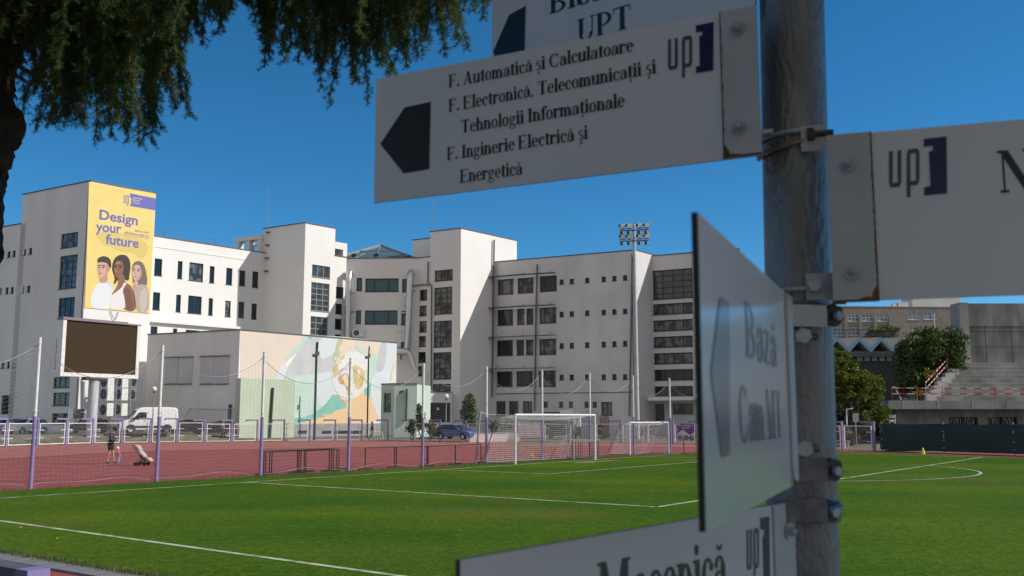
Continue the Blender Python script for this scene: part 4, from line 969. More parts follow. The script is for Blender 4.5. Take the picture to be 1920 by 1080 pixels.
m = MB(); slab(IW, cc[0]+.4, cc[0]+.95, cc[1]-.05, cc[1]+.05, 0, .012, m); m.build('wording', WHITE_P, root)

# ------------------------------------------------------------------ vehicles
def loft_body(mm, prof, w, n=7, tuck=.16, mi=0, zt=None):
    """side outline prof [(x,z)] carried across the width; sides lean in and round off towards roof"""
    zs = [p[1] for p in prof]; z0, z1 = min(zs), max(zs); cx = sum(p[0] for p in prof)/len(prof); rings = []
    ys = [-1, -.97, -.86, 0, .86, .97, 1]
    for y in ys:
        e = {1: .955, .97: .985}.get(abs(y), 1.0); ring = []
        for (x, z) in prof:
            t = (z-z0)/(z1-z0); lean = 1-tuck*max(0, t-.45)/.55
            ring.append((cx+(x-cx)*e, y*w/2*lean, z0+(z-z0)*(e if t > .3 else 1)))
        rings.append(ring)
    k = len(prof); vs = [p for r_ in rings for p in r_]; fs = []
    for i in range(len(rings)-1):
        for j in range(k): fs.append((i*k+j, i*k+(j+1) % k, (i+1)*k+(j+1) % k, (i+1)*k+j))
    fs.append(tuple(range(k))[::-1]); fs.append(tuple((len(rings)-1)*k+j for j in range(k)))
    return vs, fs
def vehicle(name, label, cat, pos, az, build_fn):
    root = thing(name, label, cat, pos); a = radians(az); M = Matrix(((sin(a), -cos(a), 0), (cos(a), sin(a), 0), (0, 0, 1)))   # local x = forward, y = left
    P = Vector(pos); T = lambda v: P+M @ Vector(v)
    build_fn(root, T); return root
def put(mm, T, vs, fs, mi=0, smooth=False): mm.add([T(v) for v in vs], fs, mi, smooth)
def wheel(root, T, x, y, r, w, rim):
    s = 1 if y > 0 else -1; n = 18
    def lathe(prof, mm, mi=0):
        vs = []; fs = []
        for (rad, yy) in prof: vs += [(x+rad*cos(2*pi*k/n), y+s*yy, r+rad*sin(2*pi*k/n)) for k in range(n)]
        for i in range(len(prof)-1):
            for k in range(n): fs.append((i*n+k, i*n+(k+1) % n, (i+1)*n+(k+1) % n, (i+1)*n+k))
        put(mm, T, vs, fs, mi, True)
    mm = MB(); lathe([(r*.62, .0), (r*.7, .02), (r*.95, .02), (r, -.03), (r, -w), (r*.6, -w)], mm); t = mm.build('wheel', RUBBER, root)
    mm = MB(); lathe([(.001, .012), (r*.18, .015), (r*.22, -.02), (r*.62, .005)], mm)
    for k in range(7):
        a = 2*pi*k/7; vs = [(x+rad*cos(a+da), y+s*.012, r+rad*sin(a+da)) for rad, da in ((r*.2, -.25), (r*.6, -.1), (r*.6, .1), (r*.2, .25))]; put(mm, T, vs, [(0, 1, 2, 3)])
    mm.build('rim', rim, t)
def panel(mm, T, pts, y, mi=0):   # flat patch on a side, pts (x,z), y lateral (function or number)
    put(mm, T, [(x, y(z) if callable(y) else y, z) for x, z in pts], [tuple(range(len(pts)))], mi)
CARGLASS = mat('car_glass', (.012, .015, .018), .05, spec=.8)
VANW = mat('van_white', (.80, .80, .79), .3); TRIM = mat('plastic_trim', (.03, .03, .032), .6); LAMPG = mat('lamp_glass', (.45, .47, .5), .15)
def van(root, T):
    w = 1.98; prof = [(2.58, .42), (2.66, .62), (2.62, .95), (2.35, 1.14), (1.90, 1.28), (1.22, 2.12), (.95, 2.34), (.5, 2.44), (-1.8, 2.46), (-2.45, 2.40), (-2.58, 2.2), (-2.66, 1.2), (-2.64, .45), (-2.4, .36), (2.3, .34)]
    mm = MB(); vs, fs = loft_body(mm, prof, w, tuck=.13); put(mm, T, vs, fs); mm.build('body', VANW, root)
    z0, z1 = .34, 2.46
    def yl(z): t = (z-z0)/(z1-z0); return w/2*(1-.13*max(0, t-.45)/.55)+.012
    for s in (1, -1):
        Y = (lambda z: s*yl(z)); mm = MB(); panel(mm, T, [(1.50, 1.30), (.30, 1.30), (.30, 1.95), (.75, 1.98), (1.05, 1.90)], Y); mm.build('side_window', CARGLASS, root)
        mm = MB(); panel(mm, T, [(1.35, .48), (-1.3, .48), (-1.3, .70), (1.35, .70)], Y); mm.build('rub_strip', TRIM, root)
        mm = MB()
        for (x0, x1) in ((.19, .21), (-1.06, -1.04), (1.56, 1.575)): panel(mm, T, [(x0, .72), (x1, .72), (x1, 2.1 if x0 < 1 else 1.25), (x0, 2.1 if x0 < 1 else 1.25)], Y)
        panel(mm, T, [(1.2, 2.08), (1.25, 2.08), (1.75, 1.30), (1.68, 1.30)], Y); mm.build('door_seam', TRIM, root)
        for xc in (1.68, -1.62): mm = MB(); panel(mm, T, [(xc+.47*cos(t*pi/12), max(.345, .36+.47*sin(t*pi/12))) for t in range(13)], (lambda z: s*(yl(z)-.004))); mm.build('wheel_arch', TRIM, root)
        mm = MB(); vs = [(1.38+dx, s*(yl(1.3)+.03+dy), 1.18+dz) for dz in (0, .32) for (dx, dy) in ((-.02, 0), (-.02, .24), (.13, .22), (.13, 0))]; put(mm, T, vs, [(3, 2, 1, 0), (4, 5, 6, 7), (0, 1, 5, 4), (1, 2, 6, 5), (2, 3, 7, 6), (3, 0, 4, 7)]); mm.build('wing_mirror', TRIM, root)
        mm = MB(); panel(mm, T, [(.35, 1.10), (.55, 1.10), (.55, 1.15), (.35, 1.15)], Y); mm.build('door_handle', TRIM, root)
        mm = MB(); put(mm, T, [(2.49, s*.62, .86), (2.645, s*.62, .80), (2.645, s*.93, .80), (2.2, s*1.0, .98), (2.35, s*.93, 1.12), (2.52, s*.66, 1.02)], [(0, 1, 2, 3, 4, 5)]); mm.build('headlight', LAMPG, root)
        for xc in (1.68, -1.62): wheel(root, T, xc, s*(w/2-.02), .34, .22, WHITE_P if xc > 0 else GREYM)
    mm = MB(); put(mm, T, [(1.86, .84, 1.345), (1.86, -.84, 1.345), (1.245, -.77, 2.11), (1.245, .77, 2.11)], [(0, 1, 2, 3)]); mm.v = [tuple(Vector(v)+(T((1, 0, .8))-T((0, 0, 0)))*.012) for v in mm.v]; mm.build('windscreen', CARGLASS, root)
    mm = MB(); put(mm, T, [(2.68, .85, .45), (2.68, -.85, .45), (2.685, -.85, .66), (2.685, .85, .66)], [(0, 1, 2, 3)]); put(mm, T, [(2.655, .55, .74), (2.655, -.55, .74), (2.645, -.55, .9), (2.645, .55, .9)], [(0, 1, 2, 3)]); mm.build('grille', TRIM, root)
vp = pt(267, 812, 94.0)
vehicle('delivery_van', 'white panel van parked behind the fence left of the mural, bonnet to the left', 'van', (vp.x+.25, 94.6, vp.z), 240, van)
def hatch(col, glasscol=None):
    def fn(root, T):
        w = 1.74; lower = [(2.02, .30), (2.08, .45), (2.05, .66), (1.85, .80), (1.0, .93), (-1.9, .97), (-2.03, .85), (-2.06, .5), (-1.98, .28)]
        mm = MB(); vs, fs = loft_body(mm, lower, w, tuck=.05); put(mm, T, vs, fs)
        roofp = [(1.1, .91), (.35, 1.36), (-.1, 1.46), (-1.05, 1.46), (-1.55, 1.35), (-1.95, .94)]
        vs, fs = loft_body(mm, roofp, w*.97, tuck=.26); put(mm, T, vs, fs); mm.build('body', col, root)
        def yl(z): t = (z-.91)/(.55); return w*.97/2*(1-.26*max(0, t-.45)/.55)+.010
        for s in (1, -1):
            Y = (lambda z: s*yl(z)); mm = MB(); panel(mm, T, [(.85, .98), (-.15, .98), (-.15, 1.38), (.3, 1.30)], Y); panel(mm, T, [(-.22, .98), (-1.2, .98), (-1.15, 1.36), (-.22, 1.38)], Y); panel(mm, T, [(-1.27, 1.0), (-1.72, 1.05), (-1.42, 1.32), (-1.22, 1.35)], Y); mm.build('side_window', CARGLASS, root)
            for xc in (1.28, -1.26): mm = MB(); panel(mm, T, [(xc+.37*cos(t*pi/12), max(.285, .30+.37*sin(t*pi/12))) for t in range(13)], s*(w/2+.008)); mm.build('wheel_arch', TRIM, root)
            for xc in (1.28, -1.26): wheel(root, T, xc, s*(w/2-.0), .31, .2, WHITE_P)
            mm = MB(); panel(mm, T, [(-.185, .4), (-.17, .4), (-.17, .94), (-.185, .94)], s*(w/2+.007)); panel(mm, T, [(.9, .35), (.915, .35), (.915, .9), (.9, .9)], s*(w/2+.007)); mm.build('door_seam', TRIM, root)
            mm = MB(); vs = [(.72+dx, s*(w/2+dy), .97+dz) for dz in (0, .16) for (dx, dy) in ((-.08, -.06), (-.08, .16), (.06, .14), (.1, -.06))]; put(mm, T, vs, [(3, 2, 1, 0), (4, 5, 6, 7), (0, 1, 5, 4), (1, 2, 6, 5), (2, 3, 7, 6), (3, 0, 4, 7)]); mm.build('wing_mirror', col, root)
            mm = MB(); put(mm, T, [(2.06, s*.45, .64), (1.98, s*.86, .66), (1.82, s*.87, .78), (2.0, s*.5, .76)], [(0, 1, 2, 3)]); mm.build('headlight', LAMPG, root)
            mm = MB(); put(mm, T, [(-2.035, s*.55, .72), (-2.02, s*.84, .72), (-2.0, s*.82, .92), (-2.02, s*.6, .92)], [(0, 1, 2, 3)]); mm.build('tail_lamp', mat('tail_red', (.35, .01, .01), .3), root)
        mm = MB(); put(mm, T, [(1.09, .72, .945), (1.09, -.72, .945), (.40, -.62, 1.355), (.40, .62, 1.355)], [(0, 1, 2, 3)]); put(mm, T, [(-1.97, .7, .97), (-1.97, -.7, .97), (-1.6, -.6, 1.33), (-1.6, .6, 1.33)], [(0, 3, 2, 1)]); mm.v = [tuple(Vector(v)+Vector((0, 0, .012))) for v in mm.v]; mm.build('windscreen', CARGLASS, root)
    return fn
BLUE = mat('car_blue', (.05, .10, .30), .28); bp_ = pt(855, 822, 96)
vehicle('hatchback', 'blue hatchback parked behind the fence beside the porch', 'car', (bp_.x, 96.5, .21), 120, hatch(BLUE))
wc = pt(38, 803, 92); vehicle('hatchback', 'white car parked behind the far left fence panels', 'car', (wc.x, 93.2, .79), 200, hatch(VANW))
wc = pt(-2, 800, 92); vehicle('hatchback', 'pale blue car cut by the left picture edge', 'car', (wc.x, 93.6, .79), 195, hatch(mat('car_pale_blue', (.3, .42, .55), .3)))
dcar = mat('car_black', (.018, .019, .022), .3)
wc = pt(152, 800, 95); vehicle('hatchback', 'dark car half hidden behind the grey information board', 'car', (wc.x, 96.5, .79), 260, hatch(dcar))
wc = pt(352, 806, 99); vehicle('hatchback', 'dark car parked in the shade just right of the white van', 'car', (wc.x, 98.2, .66), 262, hatch(dcar))
wc = pt(410, 806, 99); vehicle('hatchback', 'dark car parked in the shade behind the woman in grey', 'car', (wc.x, 98.6, .5), 262, hatch(dcar))

# ramp railing at the shaded wall
root = thing('ramp_railing', 'steel ramp railing against the shaded wall left of the mural', 'railing', pt(400, 800, 100)); m = MB()
for k in range(26): u = 349+k*3.7; Yr = 100.6; top_ = 767.5 if u > 356 else 767.5+(356-u)*1.6; a, b = pt(u, 800, Yr), pt(u, top_, Yr); m.tube([(b.x, b.y, .4), b], .022, 4)
m.build('baluster', GREYM, root); m = MB(); m.tube([pt(346, 784, 100.6), pt(356, 767, 100.6), pt(443, 767, 100.6)], .045, 6); m.tube([pt(349, 796, 100.6), pt(443, 796, 100.6)], .03, 5); m.build('rail', GREYM, root)

# ------------------------------------------------------------------ globe lamps
def lamp(u, v, vb, Y, lab, zb):
    b = pt(u, v, Y); r = thing('globe_lamp', lab, 'street lamp', (b.x, b.y, zb), 'white globe lamps on slim poles'); mm = MB(); mm.tube([(b.x, b.y, zb), (b.x, b.y, b.z-.2)], .055, 8); mm.build('pole', GREYM, r)
    mm = MB(); mm.sphere(b, 4.9*PX(Y), 16, 10); mm.build('globe', mat('opal_glass', (.72, .72, .70), .35), r); mm = MB(); mm.tube([(b.x, b.y, b.z-.33), (b.x, b.y, b.z-.22)], .1, 8); mm.build('collar', DARK, r)
lamp(289, 729.5, 800, 91, 'globe lamp just left of the net post by the white van', .75); lamp(836.5, 743.5, 800, 100, 'globe lamp in front of the white porch', .2); lamp(1306.3, 745, 800, 93, 'globe lamp beside the purple and white poster', .2)

# floodlight mast
FY = 97.0; base = pt(1195, 815, FY); topz = pt(1193, 421, FY).z
root = thing('floodlight_mast', 'tall floodlight mast with sixteen lamps in front of the right office block', 'floodlight mast', (base.x, FY, .2))
m = MB(); m.tube([(base.x, FY, .1), (base.x, FY, 10), (base.x, FY, topz)], [.27, .22, .15], 10); m.build('mast', mat('mast_zinc', (.50, .52, .54), .45, (.42, .44, .46), 2), root)
m = MB(); m.tube([(base.x-.3, FY-.12, .1), (base.x-.28, FY-.12, topz-3)], .035, 5); m.build('ladder_rail', DARK, root)
az = radians(100); dx = Vector((sin(az), cos(az), 0)); nn = Vector((-cos(az)*-1, -sin(az), 0)); nn = Vector((dx.y, -dx.x, 0));
if nn.y > 0: nn = -nn
zr_ = [pt(1193, v, FY).z for v in (432.5, 452.5)]
for z in zr_:
    m = MB(); c = Vector((base.x, FY-.25, z)); m.beam(c-dx*1.42, c+dx*1.42, .09, .09); m.build('crossbar', DARK, root)
    for s in (-1.22, -.55, .5, 1.2):
        c2 = c+dx*s
        mm = MB(); M = Matrix((dx, -nn, Vector((0, 0, 1)))).transposed() @ Matrix.Rotation(-.35, 3, 'X'); mm.box(c2+Vector((.05, 0, .42)), (.46, .22, .54), mtx=M); h_ = mm.build('lamp_head', mat('lamp_casing', (.42, .45, .44), .4), root)
        mm = MB(); mm.box(c2+Vector((.05, 0, .42))+M @ Vector((0, -.12, 0)), (.40, .03, .47), mtx=M); mm.build('lens', mat('lamp_lens', (.55, .62, .60), .12), h_)
        mm = MB(); mm.box(c2+Vector((-.24, 0, .5)), (.18, .24, .22)); mm.tube([c2+Vector((-.26, 0, .4)), c2+Vector((-.34, 0, .15)), c2+Vector((-.2, 0, 0))], .018, 4); mm.build('ballast', DARK, root)
        mm = MB(); mm.box(c2+Vector((.12, 0, -.25)), (.16, .2, .32)); mm.build('driver_box', WHITE_P, root); mm = MB(); mm.box(c2+Vector((-.08, 0, -.25)), (.22, .2, .3)); mm.build('ballast', DARK, root)
# light poles standing in front of the mural
for (u, vt, vl, lab) in ((594, 641, 663, 'dark floodlight pole in front of the grey part of the mural'), (691.5, 649, 667, 'dark slim floodlight pole right of the painted head')):
    Y = 98 if u < 600 else 108; a, b = pt(u+ (-2 if u<600 else -1), 820, Y), pt(u, vt, Y); r = thing('lamp_pole', lab, 'lamp pole', (b.x, b.y, .2)); mm = MB(); mm.tube([(b.x, b.y, .1), (b.x, b.y, b.z-1.6)], .12 if u < 600 else .085, 8); mm.build('pole', mat('dark_green_pipe', (.03, .055, .04), .6), r)
    mm = MB(); q = pt(u, vl, Y); mm.box(q+Vector((.08, -.15, 0)), (.42 if u < 600 else .26, .3, .4)); mm.box(q+Vector((-.25, -.1, -.2)), (.3, .25, .3)); mm.build('floodlight', GREYM, r)
    mm = MB(); mm.tube([(b.x, b.y, b.z-1.6), (b.x+.04, b.y, b.z-.3), (b.x+.08, b.y, b.z)], [.10, .14, .12] if u < 600 else [.07, .08, .06], 7); mm.build('lamp_head', DARK, r)

# ------------------------------------------------------------------ things on the track
def bars(name, label, cat, rowsdef, mt, r=.02, grp=None, loc=None):
    root = thing(name, label, cat, loc or rowsdef[0][1][0], grp)
    for nm, P in rowsdef: mm = MB(); mm.tube(P, r, 5); mm.build(nm, mt, root)
    return root
def frame_at(us, vt, vb, lab, grp, off=0):
    P = []; foot = [gp(u, v) for u, v in zip(us, vb)]; tops = [Vector((f.x, f.y, EYE+(783.6-t)*PX(f.y))) for f, t in zip(foot, vt)]
    root = thing('track_barrier', lab, 'barrier', foot[0], grp)
    for f, t in zip(foot, tops): mm = MB(); mm.tube([f, t], .026, 6); mm.build('upright', BLACK, root)
    mm = MB(); mm.tube(tops, .024, 6); mm.build('rail', BLACK, root)
    for f in foot: mm = MB(); mm.beam(f+Vector((-.3, -.25, .03)), f+Vector((.3, .25, .03)), .06, .05); mm.build('foot', BLACK, root)
G_ = 'low black barrier frames on the red track'
for k, (o, u0, u1, u2) in enumerate(((0, 494, 557, 617), (4.2, 497.5, 560, 621), (8, 505, 563.5, 624.5), (11.5, 509, 570, 631), (15.5, 0, 573, 635))):
    us = [u for u in (u0, u1, u2) if u]; lab = ['first black barrier frame of the nested row, nearest the net post', 'second black frame in the nested barrier row on the track', 'middle black frame in the nested barrier row on the track', 'fourth black frame in the nested barrier row on the track', 'right end black frame in the nested barrier row on the track'][k]
    frame_at(us, [845.5-(u-494)/141*6.0+.4*k for u in us], [891-(u-494)/141*8.0-.6*k for u in us], lab, G_)
frame_at([684.5, 739.5], [839, 837], [880, 877], 'single black barrier frame between the mural posts and lamp', G_)
frame_at([743, 800.5], [837, 835.5], [877, 874.5], 'black barrier frame left of the post in front of the porch', G_)
frame_at([802.5, 853.5], [835.5, 834], [873.5, 870.5], 'black barrier frame in front of the blue car', G_)
frame_at([854, 901.5], [834, 832.5], [870.5, 868], 'black barrier frame nearest the big goal', G_)
q = gp(1282.5, 851); r = thing('marker_rod', 'single thin dark rod in the track below the poster', 'rod', q); mm = MB(); mm.tube([q, q+Vector((0, 0, (851-822)*PX(q.y)))], .025, 5); mm.build('rod', BLACK, r); mm = MB(); mm.box(q+Vector((0, 0, .02)), (.4, .3, .04)); mm.build('foot', BLACK, r)
# leaning grey pole left of the goal
q = gp(892, 870.5); t_ = pt(900.3, 772.5, q.y+.4); r = thing('leaning_pole', 'leaning grey pole holding the goal net at the left of the goal', 'pole', q); mm = MB(); mm.tube([q, t_], .055, 8); mm.build('pole', GREYM, r); mm = MB(); mm.tube([t_, pt(914, 777, q.y+1), pt(966, 779, 50.2)], .012, 5); mm.build('rope', WHITE_P, r)
q = gp(1075.5, 862); t_ = pt(1073, 783, q.y+.2); r = thing('net_support_pole', 'thin grey pole inside the big goal supporting its net', 'pole', q); mm = MB(); mm.tube([q, t_], .05, 8); mm.build('pole', GREYM, r)
# hurdles stacked behind the goal
def hurdle(p, az, lab, grp, col, h=.84, w=1.2):
    a = radians(az); ex = Vector((sin(a), cos(a), 0)); n = Vector((ex.y, -ex.x, 0)); r = thing('hurdle', lab, 'hurdle', p, grp); p = Vector(p); up = Vector((0, 0, 1))
    mm = MB(); c = p+up*h; mm.beam(c-ex*w/2, c+ex*w/2, .03, .085, up=up); mm.build('bar', WHITE_P, r)
    mm = MB()
    for k in (-.33, 0.03, .36): mm.beam(c+ex*w*k-n*.02-ex*.07, c+ex*w*k-n*.02+ex*.07, .03, .087)
    mm.build('stripe', BLACK, r)
    for s in (-1, 1):
        mm = MB(); f = p+ex*s*(w/2-.08); mm.tube([f+up*.03, f+up*(h-.02)], .018, 5); mm.tube([f+up*.03, f+up*.03+n*.6], .018, 5); mm.build('leg', col, r)
RED = mat('hurdle_red', (.62, .05, .03), .5); PINK = mat('hurdle_violet', (.36, .15, .34), .5); ORG_ = mat('hurdle_orange', (.8, .24, .04), .5)
for k in range(9): q = gp(981+k*4.4, 862-.10*k); hurdle((q.x, q.y, 0), 95, 'red legged hurdle in the long nested row behind the goal', 'red hurdles nested behind the goal net', RED if k % 3 else GREYM)
for k in range(5): q = gp(1037+k*5.0, 859.5-.2*k); hurdle((q.x, q.y, 0), 95, 'violet legged hurdle of the short nested row inside the goal view', 'violet hurdles nested behind the goal net', PINK, .76)
for k in range(7): q = gp(1089+k*3.0, 859-.75*k); hurdle((q.x, q.y, 0), 110, 'black legged hurdle nested by the right goal post', 'black hurdles nested by the right goal post', BLACK, .98)
q = gp(1008, 858.5); r = thing('equipment_bundle', 'orange and green training gear heaped against the red hurdles', 'equipment', q); mm = MB()
for k in range(6): mm.tube([q+Vector((-.9+.18*k, .1*k, .05)), q+Vector((.1+.18*k, .2+.05*k, .75-.05*k))], .03, 5)
mm.build('pole', ORG_, r); mm = MB(); mm.sphere(q+Vector((.2, -.4, .12)), .12, 10, 6); mm.build('ball', mat('ball_green', (.05, .4, .12), .5), r); mm = MB(); mm.sphere(q+Vector((-.35, -.35, .12)), .12, 10, 6); mm.build('ball', mat('ball_yellow', (.7, .5, .04), .5), r)

# cloth and poster on the fence
def fence_cloth(u0, v0, u1, v1, Y0_, Y1_): a, b = pt(u0, (v0+v1)/2, Y0_), pt(u1, (v0+v1)/2, Y1_); return Wall(a, b)
fy = lambda u: min(FP, key=lambda p: abs((p.x/p.y)-ray(u, 800).x/ray(u, 800).y)).y
CW = fence_cloth(972, 793, 1014, 818, fy(972)-.35, fy(1014)-.35); r = thing('white_cloth', 'white cloth banner tied to the fence behind the big goal', 'cloth', CW.at(0, .2)); mm = MB(); nx = 20; zt3 = CW.px(993, 793)[1]; zb3 = CW.px(993, 818)[1]; vs = []
for j in range(7):
    for i in range(nx+1): t = i/nx; vs.append(CW.at(CW.L*t, zb3+(zt3-zb3)*j/6-.10*sin(pi*((t*2) % 1))*(j/6)+.03*sin(7*t)*(1-j/6), .05+.07*sin(t*17+j*.4)))
mm.add(vs, [(j*(nx+1)+i, j*(nx+1)+i+1, (j+1)*(nx+1)+i+1, (j+1)*(nx+1)+i) for j in range(6) for i in range(nx)], 0, True); mm.build('cloth', mat('cloth_white', (.62, .61, .66), .9), r)
PW = fence_cloth(1270, 794, 1302, 829, fy(1270)-.25, fy(1302)-.25); zt4 = PW.px(1286, 794.5)[1]; zb4 = PW.px(1286, 828)[1]; PL = PW.L; PH = zt4-zb4
r = thing('event_poster', 'purple and white poster with round photos hung on the fence', 'poster', PW.at(0, .1)); mm = MB(); slab(PW, 0, PL, zb4, zt4, -.03, 0, mm); mm.build('sheet', mat('poster_white', (.66, .66, .72), .6), r)
mm = MB(); pts = [(0, .52)]+[(x/12, .52+.13*sin(x/12*2*pi*1.2-.9)-.10*(x/12)*0) for x in range(13)]+[(1, 1), (0, 1)]
mm.poly([PW.at(x*PL, zb4+y*PH, .006) for x, y in pts[1:]]); mm.build('purple_field', mat('poster_purple', (.16, .02, .22), .6), r)
mm = MB()
def ptext(body, cx_, y, wd, hh, off, bold=.02):
    vs, fs = text_polys(body, bold); x0 = min(v.x for v in vs); x1 = max(v.x for v in vs); mm.add([PW.at((cx_-wd/2+wd*(v.x-x0)/(x1-x0))*PL, zb4+(y+v.y*hh)*PH, off) for v in vs], fs)
ptext('SALĂ DE EVENIMENTE', .5, .86, .86, .11, .010); ptext('BAZA 2 UPT', .5, .73, .44, .11, .010); mm.build('wording', WHITE_P, r)
for cx_, cy_, rr, lab in ((.17, .19, .155, 0), (.52, .21, .15, 1), (.83, .2, .155, 2)):
    mm = MB(); mm.poly([PW.at((cx_+rr*cos(2*pi*i/20))*PL, zb4+(cy_+rr*1.02*sin(2*pi*i/20))*PH, .010) for i in range(20)]); mm.build('round_photo', mat('photo_print_%d' % 0, (.10, .07, .06), .6, (.42, .33, .28), 2.6, detail=3), r)

# back clutter by the right office block
q = pt(1105, 800, 101); r = thing('storage_tank', 'pale grey round topped container behind the fence, right of the white racks', 'container', (q.x, q.y, .2)); mm = MB(); zt5 = pt(1105, 770, 101).z
vs = []; fs = []; n = 12
for j, y in enumerate((-.9, .9)):
    vs += [(q.x-.95, q.y+y, .2), (q.x+.95, q.y+y, .2)]+[(q.x+.95*cos(pi*k/n), q.y+y, zt5-.55+.55*sin(pi*k/n)) for k in range(n+1)]
N = n+3; fs = [tuple(range(N)), tuple(range(2*N-1, N-1, -1))]+[(k, k+1 if k+1 < N else 0, N+(k+1 if k+1 < N else 0), N+k) for k in range(N)]
mm.add(vs, fs); mm.build('shell', mat('tank_grey', (.33, .37, .41), .5), r); mm = MB(); mm.box((q.x, q.y-.93, 1.1), (.9, .05, 1.5)); mm.build('door', mat('tank_door', (.26, .30, .34), .5), r)
r = thing('plastic_chair_stack', 'white slatted racks standing by the wall behind the goal', 'rack', pt(1062, 800, 99)); mm = MB()
for u in range(1051, 1074, 3): a, b = pt(u, 789, 99), pt(u, 773, 99); mm.tube([a, b], .05, 4)
for v in (772, 780): mm.beam(pt(1050, v, 99), pt(1074, v, 99), .1, .28)
mm.build('rack', WHITE_P, r); mm = MB()
for u in (1078, 1083, 1087): mm.tube([pt(u, 800, 99), pt(u, 780, 99)], .12, 6)
mm.build('leg', WHITE_P, r)
r = thing('dark_trailer', 'dark covered trailer parked behind the goal', 'trailer', (pt(1035, 800, 100).x, 100, .2)); mm = MB(); a = pt(1022, 800, 100); b = pt(1088, 800, 100); zt6 = pt(1050, 772, 100).z
mm.box(((a.x+b.x)/2, 100.8, 1.25), (b.x-a.x, 1.7, 1.4)); mm.build('body', mat('dark_tarp', (.03, .032, .036), .7, (.05, .05, .055), 1.5), r); mm = MB(); mm.box(((a.x+b.x)/2-.9, 100.8, zt6-.1), (b.x-a.x-1.2, 1.9, .16)); mm.build('roof', DARK, r)
for dx_ in (-1.2, 1.2): mm = MB(); mm.tube([((a.x+b.x)/2+dx_, 99.9, .5), ((a.x+b.x)/2+dx_, 100.05, .5)], .3, 14); mm.build('wheel', RUBBER, r)
def pallet_stack(u0, u1, v0, Y, lab):
    a, b = pt(u0, 800, Y), pt(u1, 800, Y); zt7 = pt(u0, v0, Y).z; r = thing('timber_stack', lab, 'timber', (a.x, Y, .2)); n = 6; mm = MB()
    for k in range(n): x = a.x+(b.x-a.x)*(k+.5)/n; mm.box((x, Y+.05*(k % 2), (zt7+.2)/2-.05*(k % 3)), ((b.x-a.x)/n*.8, .06, zt7-.2))
    mm.build('board', mat('old_timber', (.22, .16, .11), .85, (.14, .11, .08), 3), r); mm = MB(); mm.box(((a.x+b.x)/2, Y-.06, .7), (b.x-a.x, .05, .12)); mm.box(((a.x+b.x)/2, Y-.06, 1.5), (b.x-a.x, .05, .12)); mm.build('rail', mat('old_timber', (.22, .16, .11)), r)
pallet_stack(1124, 1143, 780, 102, 'upright brown boards leaning by the grey container')
# kerb stones / white low wall behind fence
r = thing('low_wall', 'long low white wall behind the fence right of the blue car', 'wall', pt(930, 820, 95)); a, b = pt(880, 818, 95.5), pt(972, 818, 96.5); mm = MB(); mm.beam(Vector((a.x, a.y, .35)), Vector((b.x, b.y, .35)), .3, .9); mm.build('wall', PLASTER_W, r); mm = MB(); mm.beam(Vector((a.x, a.y, .83)), Vector((b.x, b.y, .83)), .36, .05); mm.build('capping', CONC_L, r)
# bicycle rack arcs near mural end
r = thing('bicycle_rack', 'low white hoops of a bicycle rack at the right end of the mural', 'bicycle rack', pt(705, 815, 99)); mm = MB()
for k in range(3):
    c = pt(703+k*5, 817, 99); c.z = .2; mm.tube([c+Vector((.3*cos(pi*t/8), 0, .75*sin(pi*t/8))) for t in range(9)], .03, 5)
mm.build('hoop', WHITE_P, r)
# ------------------------------------------------------------------ people
def skin_obj(name, joints, edges, m, parent, T, sub=2, root_j=None):
    """one continuous surface grown round a skeleton: joints {name:(x,y,z,r)}"""
    names = list(joints); me = bpy.data.meshes.new(name); me.from_pydata([joints[n][:3] for n in names], [(names.index(a), names.index(b)) for a, b in edges], [])
    o = bpy.data.objects.new(name, me); COL.objects.link(o); md = o.modifiers.new('s', 'SKIN'); md.use_smooth_shade = True
    for i, n in enumerate(names):
        sv = me.skin_vertices[0].data[i]; r_ = joints[n][3]; sv.radius = r_ if isinstance(r_, tuple) else (r_, r_); sv.use_root = (n == (root_j or names[0]))
    sb = o.modifiers.new('b', 'SUBSURF'); sb.levels = sub; sb.render_levels = sub
    dg = bpy.context.evaluated_depsgraph_get(); dg.update(); ev = o.evaluated_get(dg); em = ev.to_mesh()
    vs = [v.co.copy() for v in em.vertices]; fs = [tuple(p.vertices) for p in em.polygons]; ev.to_mesh_clear(); bpy.data.objects.remove(o); bpy.data.meshes.remove(me)
    mm = MB(); mm.add([T(v) for v in vs], fs, 0, True); return mm.build(name, m, parent)
